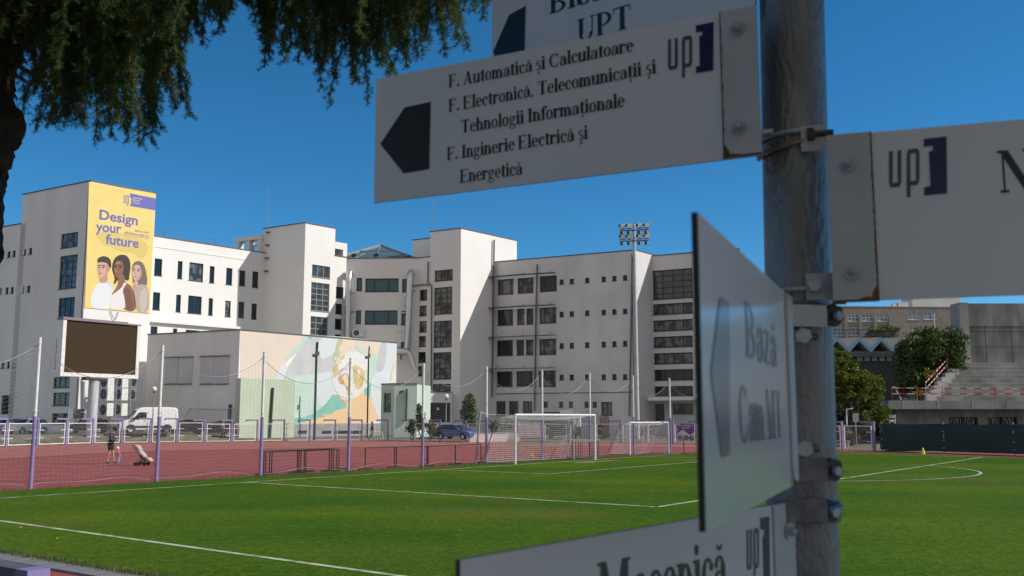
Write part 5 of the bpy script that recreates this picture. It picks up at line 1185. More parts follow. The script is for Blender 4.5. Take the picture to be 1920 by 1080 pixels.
def person(label, pos, az, h, pose, cols, extra=None):
    root = thing('person', label, 'person', pos); a = radians(az); k = h/1.75
    M = Matrix(((sin(a), -cos(a), 0), (cos(a), sin(a), 0), (0, 0, 1))); P = Vector(pos); T = lambda v: P+M @ (Vector(v)*k)
    J = {'pel': (0, 0, .95, .105), 'belly': (.0, 0, 1.10, (.125, .10)), 'chest': (.0, 0, 1.30, (.145, .11)), 'neck0': (.0, 0, 1.46, .065), 'neck': (.015, 0, 1.53, .052), 'head0': (.03, 0, 1.60, .075), 'head1': (.03, 0, 1.68, .092), 'head2': (.02, 0, 1.745, .06)}
    for s, n in ((1, 'l'), (-1, 'r')):
        J.update({'sh'+n: (0, s*.17, 1.42, .058), 'el'+n: (.0, s*.23, 1.13, .043), 'wr'+n: (.05, s*.22, .88, .028), 'pa'+n: (.06, s*.22, .82, (.036, .018)),
                  'hip'+n: (0, s*.09, .88, .088), 'kn'+n: (.02, s*.10, .49, .056), 'an'+n: (-.02, s*.10, .09, .038), 'to'+n: (.13, s*.11, .035, .034)})
    for n, v in pose.items():
        if n != 'face': J[n] = (*v, J[n][3])
    E = [('pel', 'belly'), ('belly', 'chest'), ('chest', 'neck0'), ('neck0', 'neck'), ('neck', 'head0'), ('head0', 'head1'), ('head1', 'head2')]
    for n in 'lr': E += [('chest', 'sh'+n), ('sh'+n, 'el'+n), ('el'+n, 'wr'+n), ('wr'+n, 'pa'+n), ('pel', 'hip'+n), ('hip'+n, 'kn'+n), ('kn'+n, 'an'+n), ('an'+n, 'to'+n)]
    for n, s in (('l', 1), ('r', -1)):      # five fingers on each palm
        w, p = Vector(J['wr'+n][:3]), Vector(J['pa'+n][:3]); d = (p-w).normalized(); sd = d.cross(Vector((0, 0, 1)) if abs(d.z) < .8 else Vector((1, 0, 0))).normalized(); cur = d.cross(sd).normalized()
        for i, (off, ln) in enumerate(((-.027, .062), (-.009, .075), (.009, .07), (.026, .052))):
            q = p+sd*off; J[f'f{n}{i}a'] = (*(q+d*.035), .009); J[f'f{n}{i}b'] = (*(q+d*ln*.8+cur*.012*s), .0085); J[f'f{n}{i}c'] = (*(q+d*ln*1.15+cur*.035*s), .0075)
            E += [('pa'+n, f'f{n}{i}a'), (f'f{n}{i}a', f'f{n}{i}b'), (f'f{n}{i}b', f'f{n}{i}c')]
        q = w.lerp(p, .6); J[f'f{n}ta'] = (*(q-sd*.035+d*.02), .011); J[f'f{n}tb'] = (*(q-sd*.05+d*.055), .009); E += [('pa'+n, f'f{n}ta'), (f'f{n}ta', f'f{n}tb')]
    sk = cols['skin']; skin_obj('body', J, E, sk, root, T, 2, 'pel')
    hd = Vector(J['head1'][:3]); fw = (pose.get('face') and Vector(pose['face'])) or Vector((1, 0, -.1)); fw.normalize(); up = Vector((0, 0, 1)); sd = up.cross(fw).normalized(); up = fw.cross(sd)
    def HP(x, y, z): return T(hd+fw*x+sd*y+up*z)
    mm = MB(); mm.add([HP(.085, .016, -.02), HP(.085, -.016, -.02), HP(.122, 0, -.03), HP(.09, 0, .03)], [(0, 1, 2), (0, 2, 3), (1, 3, 2)]); [mm.sphere(HP(-.005, s*.088, -.01), .026*k, 8, 5, 0, (1, .5, 1.3)) for s in (1, -1)]; mm.build('face', sk, root)
    mm = MB(); [mm.sphere(HP(.083, s*.034, .012), .011*k, 6, 4) for s in (1, -1)]; mm.build('eye', BLACK, root)
    mm = MB(); mm.add([HP(.092, .026, -.062), HP(.092, -.026, -.062), HP(.096, -.012, -.073), HP(.096, .012, -.073)], [(0, 1, 2, 3)]); mm.build('mouth', mat('lips', (.35, .12, .10), .6), root)
    def garment(nm, sel, edges, grow, m, tweak=None):
        JJ = {}
        for n in sel:
            x = J[n] if n in J else None; r_ = x[3]; g = grow.get(n, grow.get('*', .02)); r_ = tuple(q+g for q in r_) if isinstance(r_, tuple) else r_+g; JJ[n] = (*x[:3], r_)
        if tweak: JJ.update({n: v for n, v in tweak.items()})
        return skin_obj(nm, JJ, edges, m, root, T, 2)
    if extra: extra(root, J, E, T, HP, garment)
    return root
ARM = [('chest', 'shl'), ('shl', 'ell'), ('ell', 'wrl'), ('chest', 'shr'), ('shr', 'elr'), ('elr', 'wrr')]
TOP = [('pel', 'belly'), ('belly', 'chest'), ('chest', 'neck0')]
def hair(HP, root, m, ln=0, top=.0):
    mm = MB(); n, q = 14, 8; vs = []; fs = []
    for j in range(q+1):
        for i in range(n):
            ph = 2*pi*i/n; t = (pi*.62)*j/q; back_ = (1-cos(ph))/2; t2 = t*(.72+.5*back_); x = -.012+.112*sin(t2)*cos(ph); y = .100*sin(t2)*sin(ph); z = .012+.108*cos(t2)-(ln*back_*(j/q)**2)
            vs.append(HP(x, y, z))
    for j in range(q):
        for i in range(n): fs.append((j*n+i, j*n+(i+1) % n, (j+1)*n+(i+1) % n, (j+1)*n+i))
    mm.add(vs, fs, 0, True); return mm.build('hair', m, root)
JK = mat('navy_jacket', (.018, .024, .038), .75, (.03, .038, .055), 6); SHORT = mat('black_shorts', (.012, .012, .014), .8); SHOE = mat('blue_shoe', (.03, .06, .12), .6); HAIRD = mat('dark_hair', (.02, .014, .011), .7)
def shoes(root, J, T, m, side='lr'):
    for n in side:
        a, t = Vector(J['an'+n][:3]), Vector(J['to'+n][:3])
        skin_obj('shoe', {'h': (a.x-.045, a.y, .05, .046), 'm': ((a.x+t.x)/2, (a.y+t.y)/2, .045, .05), 't': (t.x+.02, t.y, .035, .038), 'c': (a.x-.01, a.y, .10, .045)}, [('h', 'm'), ('m', 't'), ('h', 'c')], m, root, T, 2)
q = gp(206, 868.5); pm = q
def man_x(root, J, E, T, HP, g):
    g('jacket', ['belly', 'pel', 'chest', 'neck0', 'shl', 'ell', 'wrl', 'shr', 'elr', 'wrr'], TOP+ARM, {'*': .022, 'pel': .035, 'belly': .03, 'wrl': .014, 'wrr': .014}, JK)
    g('shorts', ['pel', 'hipl', 'hipr'], [('pel', 'hipl'), ('pel', 'hipr'), ('hipl', 'hl'), ('hipr', 'hr')], {'*': .03}, SHORT, {'hl': tuple(Vector(J['hipl'][:3]).lerp(Vector(J['knl'][:3]), .75))+(.098,), 'hr': tuple(Vector(J['hipr'][:3]).lerp(Vector(J['knr'][:3]), .75))+(.098,)})
    shoes(root, J, T, SHOE); hair(HP, root, HAIRD, .02)
    mm = MB(); mm.tube([HP(-.03, 0, .055), HP(.06, 0, .07), HP(.15, 0, .045)], [.1, .095, .06], 10); mm.v = [tuple(v) for v in mm.v]; mm.build('cap', BLACK, root)
person('man in navy jacket and black shorts on the red track looking at his hands', q, 84, 1.83,
       {'chest': (.02, 0, 1.30), 'neck0': (.05, 0, 1.46), 'neck': (.085, 0, 1.53), 'head0': (.125, 0, 1.585), 'head1': (.135, 0, 1.655), 'head2': (.13, 0, 1.73), 'face': (.8, 0, -.6),
        'shl': (.02, .18, 1.41), 'shr': (.02, -.18, 1.41), 'ell': (.06, .25, 1.12), 'elr': (.06, -.25, 1.12), 'wrl': (.29, .09, 1.16), 'wrr': (.28, -.10, 1.13), 'pal': (.345, .05, 1.18), 'par': (.34, -.05, 1.155),
        'hipl': (0, .09, .88), 'hipr': (0, -.09, .88), 'knl': (.10, .10, .49), 'knr': (-.03, -.10, .50), 'anl': (.14, .10, .09), 'anr': (-.12, -.10, .10), 'tol': (.29, .11, .035), 'tor': (.02, -.11, .035)}, {'skin': SKIN}, man_x)
q = gp(222.5, 866.5)
def kid_x(root, J, E, T, HP, g):
    PK = mat('pink_sweater', (.62, .06, .10), .85); DN = mat('light_denim', (.16, .30, .46), .85)
    g('sweater', ['pel', 'belly', 'chest', 'neck0', 'shl', 'ell', 'wrl', 'shr', 'elr', 'wrr'], TOP+ARM, {'*': .05, 'wrl': .03, 'wrr': .03, 'pel': .055, 'belly': .07}, PK)
    g('trousers', ['pel', 'hipl', 'knl', 'anl', 'hipr', 'knr', 'anr'], [('pel', 'hipl'), ('hipl', 'knl'), ('knl', 'anl'), ('pel', 'hipr'), ('hipr', 'knr'), ('knr', 'anr')], {'*': .035}, DN)
    shoes(root, J, T, WHITE_P)
    mm = MB(); mm.sphere(HP(-.01, 0, .02), .165*.5, 14, 10, 0, (1.12, 1.08, 1.1)); mm.build('hat', mat('white_hat', (.66, .68, .70), .85), root)
kp = {'pel': (0, 0, .80), 'belly': (.02, 0, .98), 'chest': (.05, 0, 1.14), 'neck0': (.10, 0, 1.28), 'neck': (.13, 0, 1.34), 'head0': (.19, 0, 1.42), 'head1': (.21, 0, 1.56), 'head2': (.19, 0, 1.70), 'face': (.75, 0, -.65),
      'shl': (.06, .2, 1.24), 'shr': (.06, -.2, 1.24), 'ell': (.10, .25, .98), 'elr': (.10, -.25, .98), 'wrl': (.25, .16, .90), 'wrr': (.25, -.16, .90), 'pal': (.31, .13, .89), 'par': (.31, -.13, .89),
      'hipl': (0, .11, .74), 'hipr': (0, -.11, .74), 'knl': (.03, .12, .40), 'knr': (.0, -.12, .40)}
person('toddler in pink sweater, blue trousers and pale hat standing on the red track', q, 268, .80, kp, {'skin': SKIN2}, kid_x)
def coat_x(col, skirt, hairm, ln):
    def fn(root, J, E, T, HP, g):
        g('coat', ['pel', 'belly', 'chest', 'neck0', 'shl', 'ell', 'wrl', 'shr', 'elr', 'wrr'], TOP+ARM+[('pel', 'low')], {'*': .03, 'pel': .06, 'wrl': .02, 'wrr': .02}, col, {'low': (0, 0, .55, (.19, .15))})
        if skirt: skin_obj('skirt', {'a': (0, 0, .98, (.15, .13)), 'b': (0, 0, .55, (.19, .17)), 'c': (0.02, 0, .14, (.22, .20))}, [('a', 'b'), ('b', 'c')], skirt, root, T, 2)
        else: g('trousers', ['pel', 'hipl', 'knl', 'anl', 'hipr', 'knr', 'anr'], [('pel', 'hipl'), ('hipl', 'knl'), ('knl', 'anl'), ('pel', 'hipr'), ('hipr', 'knr'), ('knr', 'anr')], {'*': .02}, SHORT)
        shoes(root, J, T, WHITE_P if not skirt else BLACK); hair(HP, root, hairm, ln)
    return fn
walk = {'knl': (.16, .09, .50), 'anl': (.26, .09, .11), 'tol': (.40, .10, .07), 'knr': (-.02, -.09, .49), 'anr': (-.22, -.09, .13), 'tor': (-.08, -.10, .04), 'ell': (-.10, .24, 1.14), 'wrl': (-.06, .25, .90), 'pal': (-.05, .25, .84), 'elr': (.08, -.24, 1.14), 'wrr': (.20, -.22, .93), 'par': (.23, -.22, .87)}
q = pt(417, 823, 95.5); person('woman in long grey coat walking behind the fence in front of the shaded wall', (q.x, q.y, .22), 95, 1.72, walk, {'skin': SKIN2}, coat_x(mat('grey_coat', (.36, .31, .30), .85), None, mat('auburn_hair', (.22, .09, .04), .7), .05))
q = pt(697.5, 820, 97.5); person('woman in dark top and long teal skirt walking below the orange mural shoulder', (q.x, q.y, .21), 265, 1.68, walk, {'skin': SKIN2}, coat_x(mat('dark_top', (.045, .03, .045), .8), mat('teal_skirt', (.10, .22, .24), .85), HAIRD, .25))
q = pt(1124.5, 822, 97.5)
def cyc_x(root, J, E, T, HP, g):
    g('jacket', ['pel', 'belly', 'chest', 'neck0', 'shl', 'ell', 'wrl', 'shr', 'elr', 'wrr'], TOP+ARM, {'*': .025}, JK); g('trousers', ['pel', 'hipl', 'knl', 'anl', 'hipr', 'knr', 'anr'], [('pel', 'hipl'), ('hipl', 'knl'), ('knl', 'anl'), ('pel', 'hipr'), ('hipr', 'knr'), ('knr', 'anr')], {'*': .02}, SHORT); shoes(root, J, T, BLACK)
    mm = MB(); mm.sphere(HP(-.01, 0, .04), .11, 12, 8); mm.build('cap', mat('red_cap', (.45, .05, .04), .7), root)
cp_ = (q.x, q.y, .25)
person('person in dark clothes and red cap on a bicycle behind the goal', cp_, 150, 1.72, {'pel': (-.15, 0, .98), 'hipl': (-.15, .09, .93), 'hipr': (-.15, -.09, .93), 'belly': (-.08, 0, 1.13), 'chest': (.05, 0, 1.30), 'neck0': (.12, 0, 1.44), 'neck': (.15, 0, 1.50), 'head0': (.18, 0, 1.57), 'head1': (.19, 0, 1.65), 'head2': (.18, 0, 1.715),
       'shl': (.06, .17, 1.40), 'shr': (.06, -.17, 1.40), 'ell': (.22, .22, 1.18), 'elr': (.22, -.22, 1.18), 'wrl': (.42, .22, 1.02), 'wrr': (.42, -.22, 1.02), 'pal': (.48, .22, 1.0), 'par': (.48, -.22, 1.0), 'knl': (.16, .10, .66), 'knr': (.10, -.10, .56), 'anl': (.02, .11, .30), 'anr': (-.02, -.11, .18), 'tol': (.15, .11, .25), 'tor': (.12, -.11, .13)}, {'skin': SKIN}, cyc_x)
def bicycle(label, pos, az, m):
    root = thing('bicycle', label, 'bicycle', pos); a = radians(az); M = Matrix(((sin(a), -cos(a), 0), (cos(a), sin(a), 0), (0, 0, 1))); P = Vector(pos); T = lambda *v: P+M @ Vector(v)
    for x in (-.52, .55):
        mm = MB(); mm.tube([T(x+.34*cos(2*pi*k/20), 0, .34+.34*sin(2*pi*k/20)) for k in range(21)], .018, 5)
        for k in range(8): mm.tube([T(x, 0, .34), T(x+.33*cos(pi*k/4), 0, .34+.33*sin(pi*k/4))], .004, 3)
        mm.build('wheel', RUBBER, root)
    mm = MB()
    for p_, q_ in (((-.52, .34), (0, .30)), ((0, .30), (-.15, .85)), ((0, .30), (.42, .78)), ((-.13, .78), (.40, .84)), ((-.52, .34), (-.13, .78)), ((.55, .34), (.38, .95))): mm.tube([T(p_[0], 0, p_[1]), T(q_[0], 0, q_[1])], .018, 6)
    mm.build('frame', m, root); mm = MB(); mm.tube([T(.42, .26, 1.0), T(.38, 0, .98), T(.42, -.26, 1.0)], .014, 6); mm.build('handlebar', BLACK, root); mm = MB(); mm.box(T(-.17, 0, .90), (.24, .13, .05), pi/2-a); mm.build('saddle', BLACK, root)
bicycle('bicycle ridden by the person in the red cap', cp_, 150, GREYM)
q = pt(1206, 822, 97); bicycle('parked bicycle seen through the small goal, near the floodlight mast', (q.x, q.y, .22), 250, mat('bike_blue', (.05, .12, .25), .4))
q = pt(1228, 822, 97.5); bicycle('parked bicycle with dark red frame seen through the right half of the small goal', (q.x, q.y, .22), 300, mat('bike_red', (.2, .03, .03), .4))

# pushchair
q = gp(271, 872); root = thing('pushchair', 'beige and black folding pushchair leaning back empty on the red track', 'pushchair', q); s_ = PX(q.y)
def SP(u, v, dy=0): k = (u-271)*s_; return Vector((q.x+k, q.y+dy, (872-v)*s_))
BEI = mat('beige_fabric', (.50, .40, .35), .85, (.42, .33, .29), 5)
def cushion(nm, pts, th, w, m):
    mm = MB(); n = len(pts); vs = []
    for dy, e in ((-w/2, .8), (-w/2+.03, 1), (w/2-.03, 1), (w/2, .8)):
        for j, p in enumerate(pts):
            d = (pts[min(j+1, n-1)]-pts[max(j-1, 0)]).normalized(); nr = Vector((-d.z, 0, d.x)); c = .6 if j in (0, n-1) else 1; vs += [p+nr*th*e*c+Vector((0, dy, 0)), p-nr*th*e*c*.6+Vector((0, dy, 0))]
    fs = []
    for r_ in range(3):
        for j in range(n-1):
            a = r_*2*n+2*j; b = a+2*n; fs += [(a, a+2, b+2, b), (a+1, b+1, b+3, a+3)]
        fs += [(r_*2*n, r_*2*n+2*n, r_*2*n+2*n+1, r_*2*n+1), (r_*2*n+2*n-2, r_*2*n+2*n-1, r_*2*n+4*n-1, r_*2*n+4*n-2)]
    for r_ in (0, 3):
        for j in range(n-1): a = r_*2*n+2*j; fs.append((a, a+1, a+3, a+2))
    mm.add(vs, fs, 0, True); return mm.build(nm, m, root)
cushion('headrest', [SP(252.5, 836), SP(257, 839), SP(262, 846)], .10, .42, BEI); cushion('backrest', [SP(260, 845), SP(266, 852), SP(272, 858)], .09, .42, BEI); cushion('footmuff', [SP(273, 858), SP(279, 862), SP(284, 866)], .10, .40, BEI)
mm = MB()
for dy in (-.22, .22): mm.tube([SP(250, 836, dy), SP(262, 853, dy), SP(276, 866, dy), SP(285, 866, dy), SP(285, 872, dy)], .018, 6); mm.tube([SP(266, 857, dy), SP(258, 869, dy)], .016, 6); mm.tube([SP(258, 869.5, dy), SP(276, 867, dy)], .016, 6)
mm.tube([SP(250, 836, -.22), SP(250, 836, .22)], .018, 6); mm.build('frame', BLACK, root)
cushion('basket', [SP(262, 866), SP(268, 868), SP(276, 867)], .07, .38, mat('black_fabric', (.02, .02, .022), .85)); cushion('seat', [SP(263, 853), SP(268, 861), SP(274, 863)], .05, .40, mat('black_fabric', (.02, .02, .022)))
for u in (257.5, 274):
    for dy in (-.24, .24):
        mm = MB(); c = SP(u, 869.5, dy); mm.tube([c-Vector((0, .02, 0)), c+Vector((0, .02, 0))], .09, 14); mm.build('wheel', RUBBER, root)
mm = MB(); mm.box(SP(257.5, 843), (.14, .3, .05), mtx=Matrix.Rotation(.8, 3, 'Y')); mm.box(SP(279, 859.5), (.16, .34, .05), mtx=Matrix.Rotation(.7, 3, 'Y')); mm.build('harness', mat('black_fabric', (.02, .02, .022)), root)

# ------------------------------------------------------------------ foliage helper
def leaf_cloud(mm, blobs, n, size, rg, flat=.6, droop=0):
    """leaf sized faces scattered through a set of ellipsoid clumps (c, (rx,ry,rz), weight)"""
    tot = sum(b[2] for b in blobs)
    for c, rr, wgt in blobs:
        for _ in range(int(n*wgt/tot)):
            while True:
                d = Vector((rg.uniform(-1, 1), rg.uniform(-1, 1), rg.uniform(-1, 1)))
                if .02 < d.length < 1: break
            d = d.normalized()*(rg.random()**.38)*(1+.28*sin(d.x*6+c.x*3)+.24*sin(d.z*8+d.y*5+c.z*3))
            p = c+Vector((d.x*rr[0], d.y*rr[1], d.z*rr[2])); s = size*rg.uniform(.55, 1.35)
            a = Vector((rg.gauss(0, 1), rg.gauss(0, 1), rg.gauss(0, flat))).normalized()*s; b = a.cross(Vector((rg.gauss(0, 1), rg.gauss(0, 1), rg.gauss(0, 1)))).normalized()*s*.5
            a.z -= droop*s
            mm.add([p-a, p+b*.9, p+a, p-b*.9], [(0, 1, 2, 3)])
def tree(name, label, base, trunk_h, r0, blobs, n, size, leafm, barkm, grp=None, seed=1, cat='tree', flat=.6):
    rg = random.Random(seed); root = thing(name, label, cat, base, grp); base = Vector(base)
    if trunk_h > 0:
        mm = MB(); P = [base-Vector((0, 0, .1))]+[base+Vector((.12*sin(k*1.7+seed), .1*cos(k*1.3+seed), trunk_h*k/5)) for k in range(1, 6)]; mm.tube(P, [r0*(1.25-.13*k) for k in range(6)], 9)
        for c, rr, wg in blobs[:9]: st = P[3].lerp(P[5], rg.random()); mid = st.lerp(c, .5)+Vector((rg.uniform(-.2, .2), rg.uniform(-.2, .2), .15)); mm.tube([st, mid, c], [r0*.42, r0*.26, r0*.08], 6)
        mm.build('trunk', barkm, root)
    mm = MB(); leaf_cloud(mm, blobs, n, size, rg, flat); mm.build('crown', leafm, root); return root
BARK = mat('tree_bark', (.07, .055, .042), .95, (.035, .028, .022), 4, .6, 12)
LF_Y = leafmat('yellow_green_leaf', (.165, .19, .016), (.065, .11, .014), 1.6); LF_D = leafmat('dark_green_leaf', (.045, .085, .020), (.095, .135, .036), 1.1, .25); LF_M = leafmat('mid_green_leaf', (.070, .12, .018), (.14, .185, .03), 1.2)
def blobs_px(lst, Y, depth=.8):
    out = []
    for (u, v, ru, rv, w) in lst: c = pt(u, v, Y+random.Random(int(u*7+v)).uniform(-.8, .8)); k = PX(Y); out.append((c, (ru*k, max(ru, rv)*k*depth, rv*k), w))
    return out
# shrubs by the porch
b_ = pt(880, 800, 103); tree('conifer_shrub', 'dark young pine standing against the wall right of the white porch', (b_.x, 103, .2), 2.2, .09, blobs_px([(880, 746, 7, 7, 1), (880, 757, 11, 9, 2), (879, 770, 13, 10, 3), (880, 785, 13, 12, 3)], 103), 2600, .17, LF_D, BARK, seed=4, cat='tree', flat=1.2)
b_ = pt(787, 805, 101); tree('shrub', 'slim dark green shrub beside the right edge of the teal block', (b_.x, 101, .2), 1.2, .06, blobs_px([(786, 765, 5, 8, 1), (788, 780, 9, 10, 2), (787, 797, 11, 10, 2)], 101), 1300, .14, LF_D, BARK, seed=6, cat='shrub')
b_ = pt(771, 815, 99); tree('shrub', 'low dark shrub in front of the teal block base', (b_.x, 99, .2), .6, .04, blobs_px([(772, 792, 7, 6, 1), (770, 804, 9, 8, 2)], 99), 700, .12, LF_D, BARK, seed=8, cat='shrub')
b_ = pt(808, 815, 97); tree('shrub', 'bare brownish bush in front of the porch doors left of the blue car', (b_.x, 97, .2), .5, .04, blobs_px([(806, 800, 14, 12, 2), (812, 810, 14, 9, 2)], 97), 900, .11, mat('brown_leaf', (.13, .10, .06), .8, (.07, .06, .035), 2), BARK, seed=9, cat='shrub')
b_ = pt(945, 815, 98); tree('hedge', 'yellowing low hedge behind the fence left of the big goal', (b_.x, 98, .2), 0, .04, blobs_px([(928, 800, 12, 9, 1), (945, 799, 13, 10, 1), (960, 800, 10, 9, 1)], 98), 1500, .10, mat('hedge_leaf', (.17, .15, .022), .7, (.06, .08, .02), 2.5), BARK, seed=10, cat='hedge')
# grass strip along the building feet
mm = MB()
for k in range(14000):
    i = rg.randrange(11, 27); t = rg.random(); p = offs(FP, i, rg.uniform(.4, 6.0)).lerp(offs(FP, i+1, rg.uniform(.4, 6.0)), t); p.z = bank_h(i)-.02; blade(p, rg.uniform(.05, .16), .018, rg)
for k in range(9000):
    i = rg.randrange(2, 11); d_ = rg.uniform(.35, 5.0); t = rg.random(); p = offs(FP, i, d_).lerp(offs(FP, i+1, d_), t); tt = min(max((d_-.3)/4.9, 0), 1); p.z = -.02+(bank_h(i)+.02)*tt*tt*(3-2*tt)-.02; blade(p, rg.uniform(.04, .13), .016, rg)
kind(mm.build('verge_grass', mat('verge_green', (.075, .095, .02), .85, (.17, .14, .06), 1.2)), 'stuff')

# ------------------------------------------------------------------ right side: screened fence, stand, folded roof hall, far block
TARP = mat('green_windbreak', (.012, .038, .036), .75, (.018, .05, .046), .7, .3, 3, detail=5)
ta, tb = gp(1652, 844.5), gp(1922, 853.5); td = (tb-ta).normalized(); te = tb+td*22; root = thing('screened_fence', 'dark green cloth covered fence along the far side of the track', 'fence', ta)
TW = Wall(ta, te); Ht = 1.92; mm = MB(); nx = 90; vs = []
for j in range(8):
    for i in range(nx+1):
        a = TW.L*i/nx; ph = (a/4.9) % 1; vs.append(TW.at(a, .06+(Ht-.06)*j/7-.06*sin(pi*ph)*(j == 7), .05+.07*sin(pi*ph)*sin(pi*j/7)+.02*sin(a*5.1+j)+.018*sin(a*13+j*2)))
mm.add(vs, [(j*(nx+1)+i, j*(nx+1)+i+1, (j+1)*(nx+1)+i+1, (j+1)*(nx+1)+i) for j in range(7) for i in range(nx)], 0, True); mm.build('windbreak', TARP, root)
for k in range(8): a = .15+4.9*k; mm = MB(); mm.tube([TW.at(a, -.1, .0), TW.at(a, Ht+.1, .0)], .05, 7); [mm.box(TW.at(a, z, .07), (.1, .12, .06)) for z in (.3, .8, 1.4, 1.9)]; mm.build('post', GREYM, root)
# concrete stand
YS = 82.0; zd0, zd1 = pt(1700, 767, YS).z, pt(1700, 751, YS).z; xl = pt(1666, 758, YS).x; xr = 66.0
root = thing('grandstand', 'raw concrete grandstand with stepped terraces and a high rear wall', 'grandstand', (xl+10, YS, 0))
mm = MB(); mm.box(((xl+xr)/2, YS+1.6, (zd0+zd1)/2), (xr-xl, 3.2, zd1-zd0)); mm.build('deck', CONC, root)
mm = MB(); xw = pt(1680, 780, YS+1.5).x; xo = [(pt(u0, 790, YS+1.5).x, pt(u1, 790, YS+1.5).x) for u0, u1 in ((1779.5, 1834), (1852, 1908), (1960, 2016), (2070, 2126))]; zo0, zo1 = pt(1800, 797, YS+1.5).z, pt(1800, 782, YS+1.5).z; yw = YS+1.5
cur = xw
for (a, b) in xo: mm.box(((cur+a)/2, yw+.2, zd0/2-.06), (a-cur, .4, zd0+.10)); mm.box(((a+b)/2, yw+.2, zo0/2-.05), (b-a-.004, .398, zo0+.1)); mm.box(((a+b)/2, yw+.2, (zo1+zd0)/2), (b-a-.004, .398, zd0-zo1-.004)); cur = b
mm.box(((cur+xr)/2, yw+.2, zd0/2-.06), (xr-cur, .4, zd0+.10)); mm.box((xw+.2, yw+8, zd0/2-.06), (.4, 15, zd0+.1)); mm.build('base_wall', CONC_D, root)
for (a, b) in xo:
    mm = MB(); mm.box(((a+b)/2, yw+.32, (zo0+zo1)/2), (b-a, .05, zo1-zo0)); o_ = mm.build('opening', BLACK, root); mm = MB()
    for x in (a+.06, (a+b)/2, b-.06): mm.box((x, yw+.1, (zo0+zo1)/2), (.12, .1, zo1-zo0))
    mm.build('frame', mat('rusty_frame', (.05, .042, .02), .8), o_)
    mm = MB(); rgg = random.Random(int(a*10))
    for side in (0, 1):
        xx = a+.25+side*(b-a)/2
        for k in range(5): x0 = xx+k*.19; mm.tube([(x0+rgg.uniform(-.08, .12), yw+.28, zo0+.06+(zo1-zo0-.1)*(rgg.random() if t not in (0, 3) else (t/3))) for t in range(5)], .018, 4, smooth=False)
    mm.build('graffiti', mat('white_spray', (.55, .55, .55), .8), o_)
NT = 9; zs0 = zd1; rise = .405; tread = .82; y0 = YS+2.6; mm = MB(); sl_ = MB()
for k in range(NT):
    xk = pt(1738+63*(k/NT), 745-75*k/NT, y0+tread*k).x; yk = y0+tread*k; zt8 = zs0+rise*(k+1)
    mm.box(((xk+.9+xr)/2, yk+(tread*(NT-k))/2, (zs0+rise*k+zt8)/2), (xr-xk-.9, tread*(NT-k), rise)); mm.box(((xk+.9+xr)/2, yk-.015, zt8-.05), (xr-xk-.9, .035, .10))
    sl_.box((xk+.45, yk+tread/2, (zs0+zt8+.18)/2), (.898, tread-.004, zt8+.18-zs0))
mm.build('terrace', CONC, root); sl_.build('stepped_flank', CONC_L, root)
yb = y0+tread*NT; zw = pt(1850, 570, yb).z; zc = zs0+rise*NT; xb = pt(1815, 620, yb).x; xp = pt(1800, 620, yb-.2).x
mm = MB(); mm.box(((xb+xr)/2, yb+.25, zw/2), (xr-xb, .5, zw)); zb6 = pt(1850, 612, yb).z; mm.box(((xb+xr)/2, yb-.1, (zb6+zw)/2+.02), (xr-xb, .2, zw-zb6+.03)); mm.build('rear_wall', CONC_D, root)
mm = MB(); mm.box(((xp+xb)/2-.01, yb+.6, zw/2+.05), (xb-xp-.02, 1.9, zw+.1)); mm.build('pier', CONC, root)
mm = MB()
for k in range(10): x = xb+1.6+k*2.45; mm.box((x, yb-.015, (zc+zb6)/2), (.035, .03, zb6-zc))
for z in (zc+1.55, zc+3.0): mm.box(((xb+xr)/2, yb-.012, z), (xr-xb, .024, .03))
for k in range(4): mm.box((xb+6.2*k+5.6, yb-.205, (zw+zb6)/2), (.05, .02, zw-zb6))
mm.build('shutter_joint', mat('joint_dark', (.07, .07, .072), .9), root)
mm = MB()
for k in range(9): x = xl+1.1+k*2.9; mm.box((x, YS-.01, (zd0+zd1)/2), (.03, .02, zd1-zd0))
mm.build('deck_joint', mat('joint_dark', (.07, .07, .072)), root)
# barrier tape on the stand
REDT = mat('tape_red', (.48, .015, .02), .5); WHT = mat('tape_white', (.52, .51, .49), .5)
def tape(root, a, b, nm, seg=.42, h=.09):
    a, b = Vector(a), Vector(b); n = max(2, int((b-a).length/seg)); w1 = MB()
    for k in range(n): p_, q_ = a.lerp(b, k/n), a.lerp(b, (k+1)/n); w1.beam(p_, q_, .012, h, k % 2)
    w1.build(nm, [WHT, REDT], root)
root = thing('barrier_tape_rail', 'red and white barrier rail along the front edge of the grandstand deck', 'barrier', (xl+1, YS+.3, zd1))
x0_ = pt(1672, 730, YS+.3).x
for (v0, v1) in ((727, 731), (738, 739)): tape(root, (x0_, YS+.3, pt(1700, v0, YS).z), (52, YS+.3, pt(1900, v1, YS).z), 'tape', .62, .085)
for k, u in enumerate((1673, 1720, 1768, 1817, 1866, 1916, 1966, 2016, 2066)): x = pt(u, 740, YS+.3).x; mm = MB(); mm.tube([(x, YS+.34, zd1), (x, YS+.34, pt(u, 725, YS).z)], .03, 6); mm.build('post', REDT if k % 2 == 0 else GREYM, root)
root = thing('barrier_tape_rail', 'red and white barrier rail climbing the stepped left edge of the terraces', 'barrier', (xl+3, YS+2, zd1))
def stp(u, v, k): return pt(u, v, y0+tread*k)
for (p_, q_) in (((1735, 718, 0), (1796, 652, 9)), ((1736, 729, 0), (1791, 667, 8.5))): tape(root, stp(*p_), stp(*q_), 'tape', .4, .11)
for (u, va, vb, k) in ((1735.5, 750, 714, 0), (1757, 718, 690, 3.5), (1776, 700, 672, 6), (1796, 675, 650, 9)): mm = MB(); mm.tube([stp(u, va, k), stp(u, vb, k)], .03, 6); mm.build('post', GREYM, root)
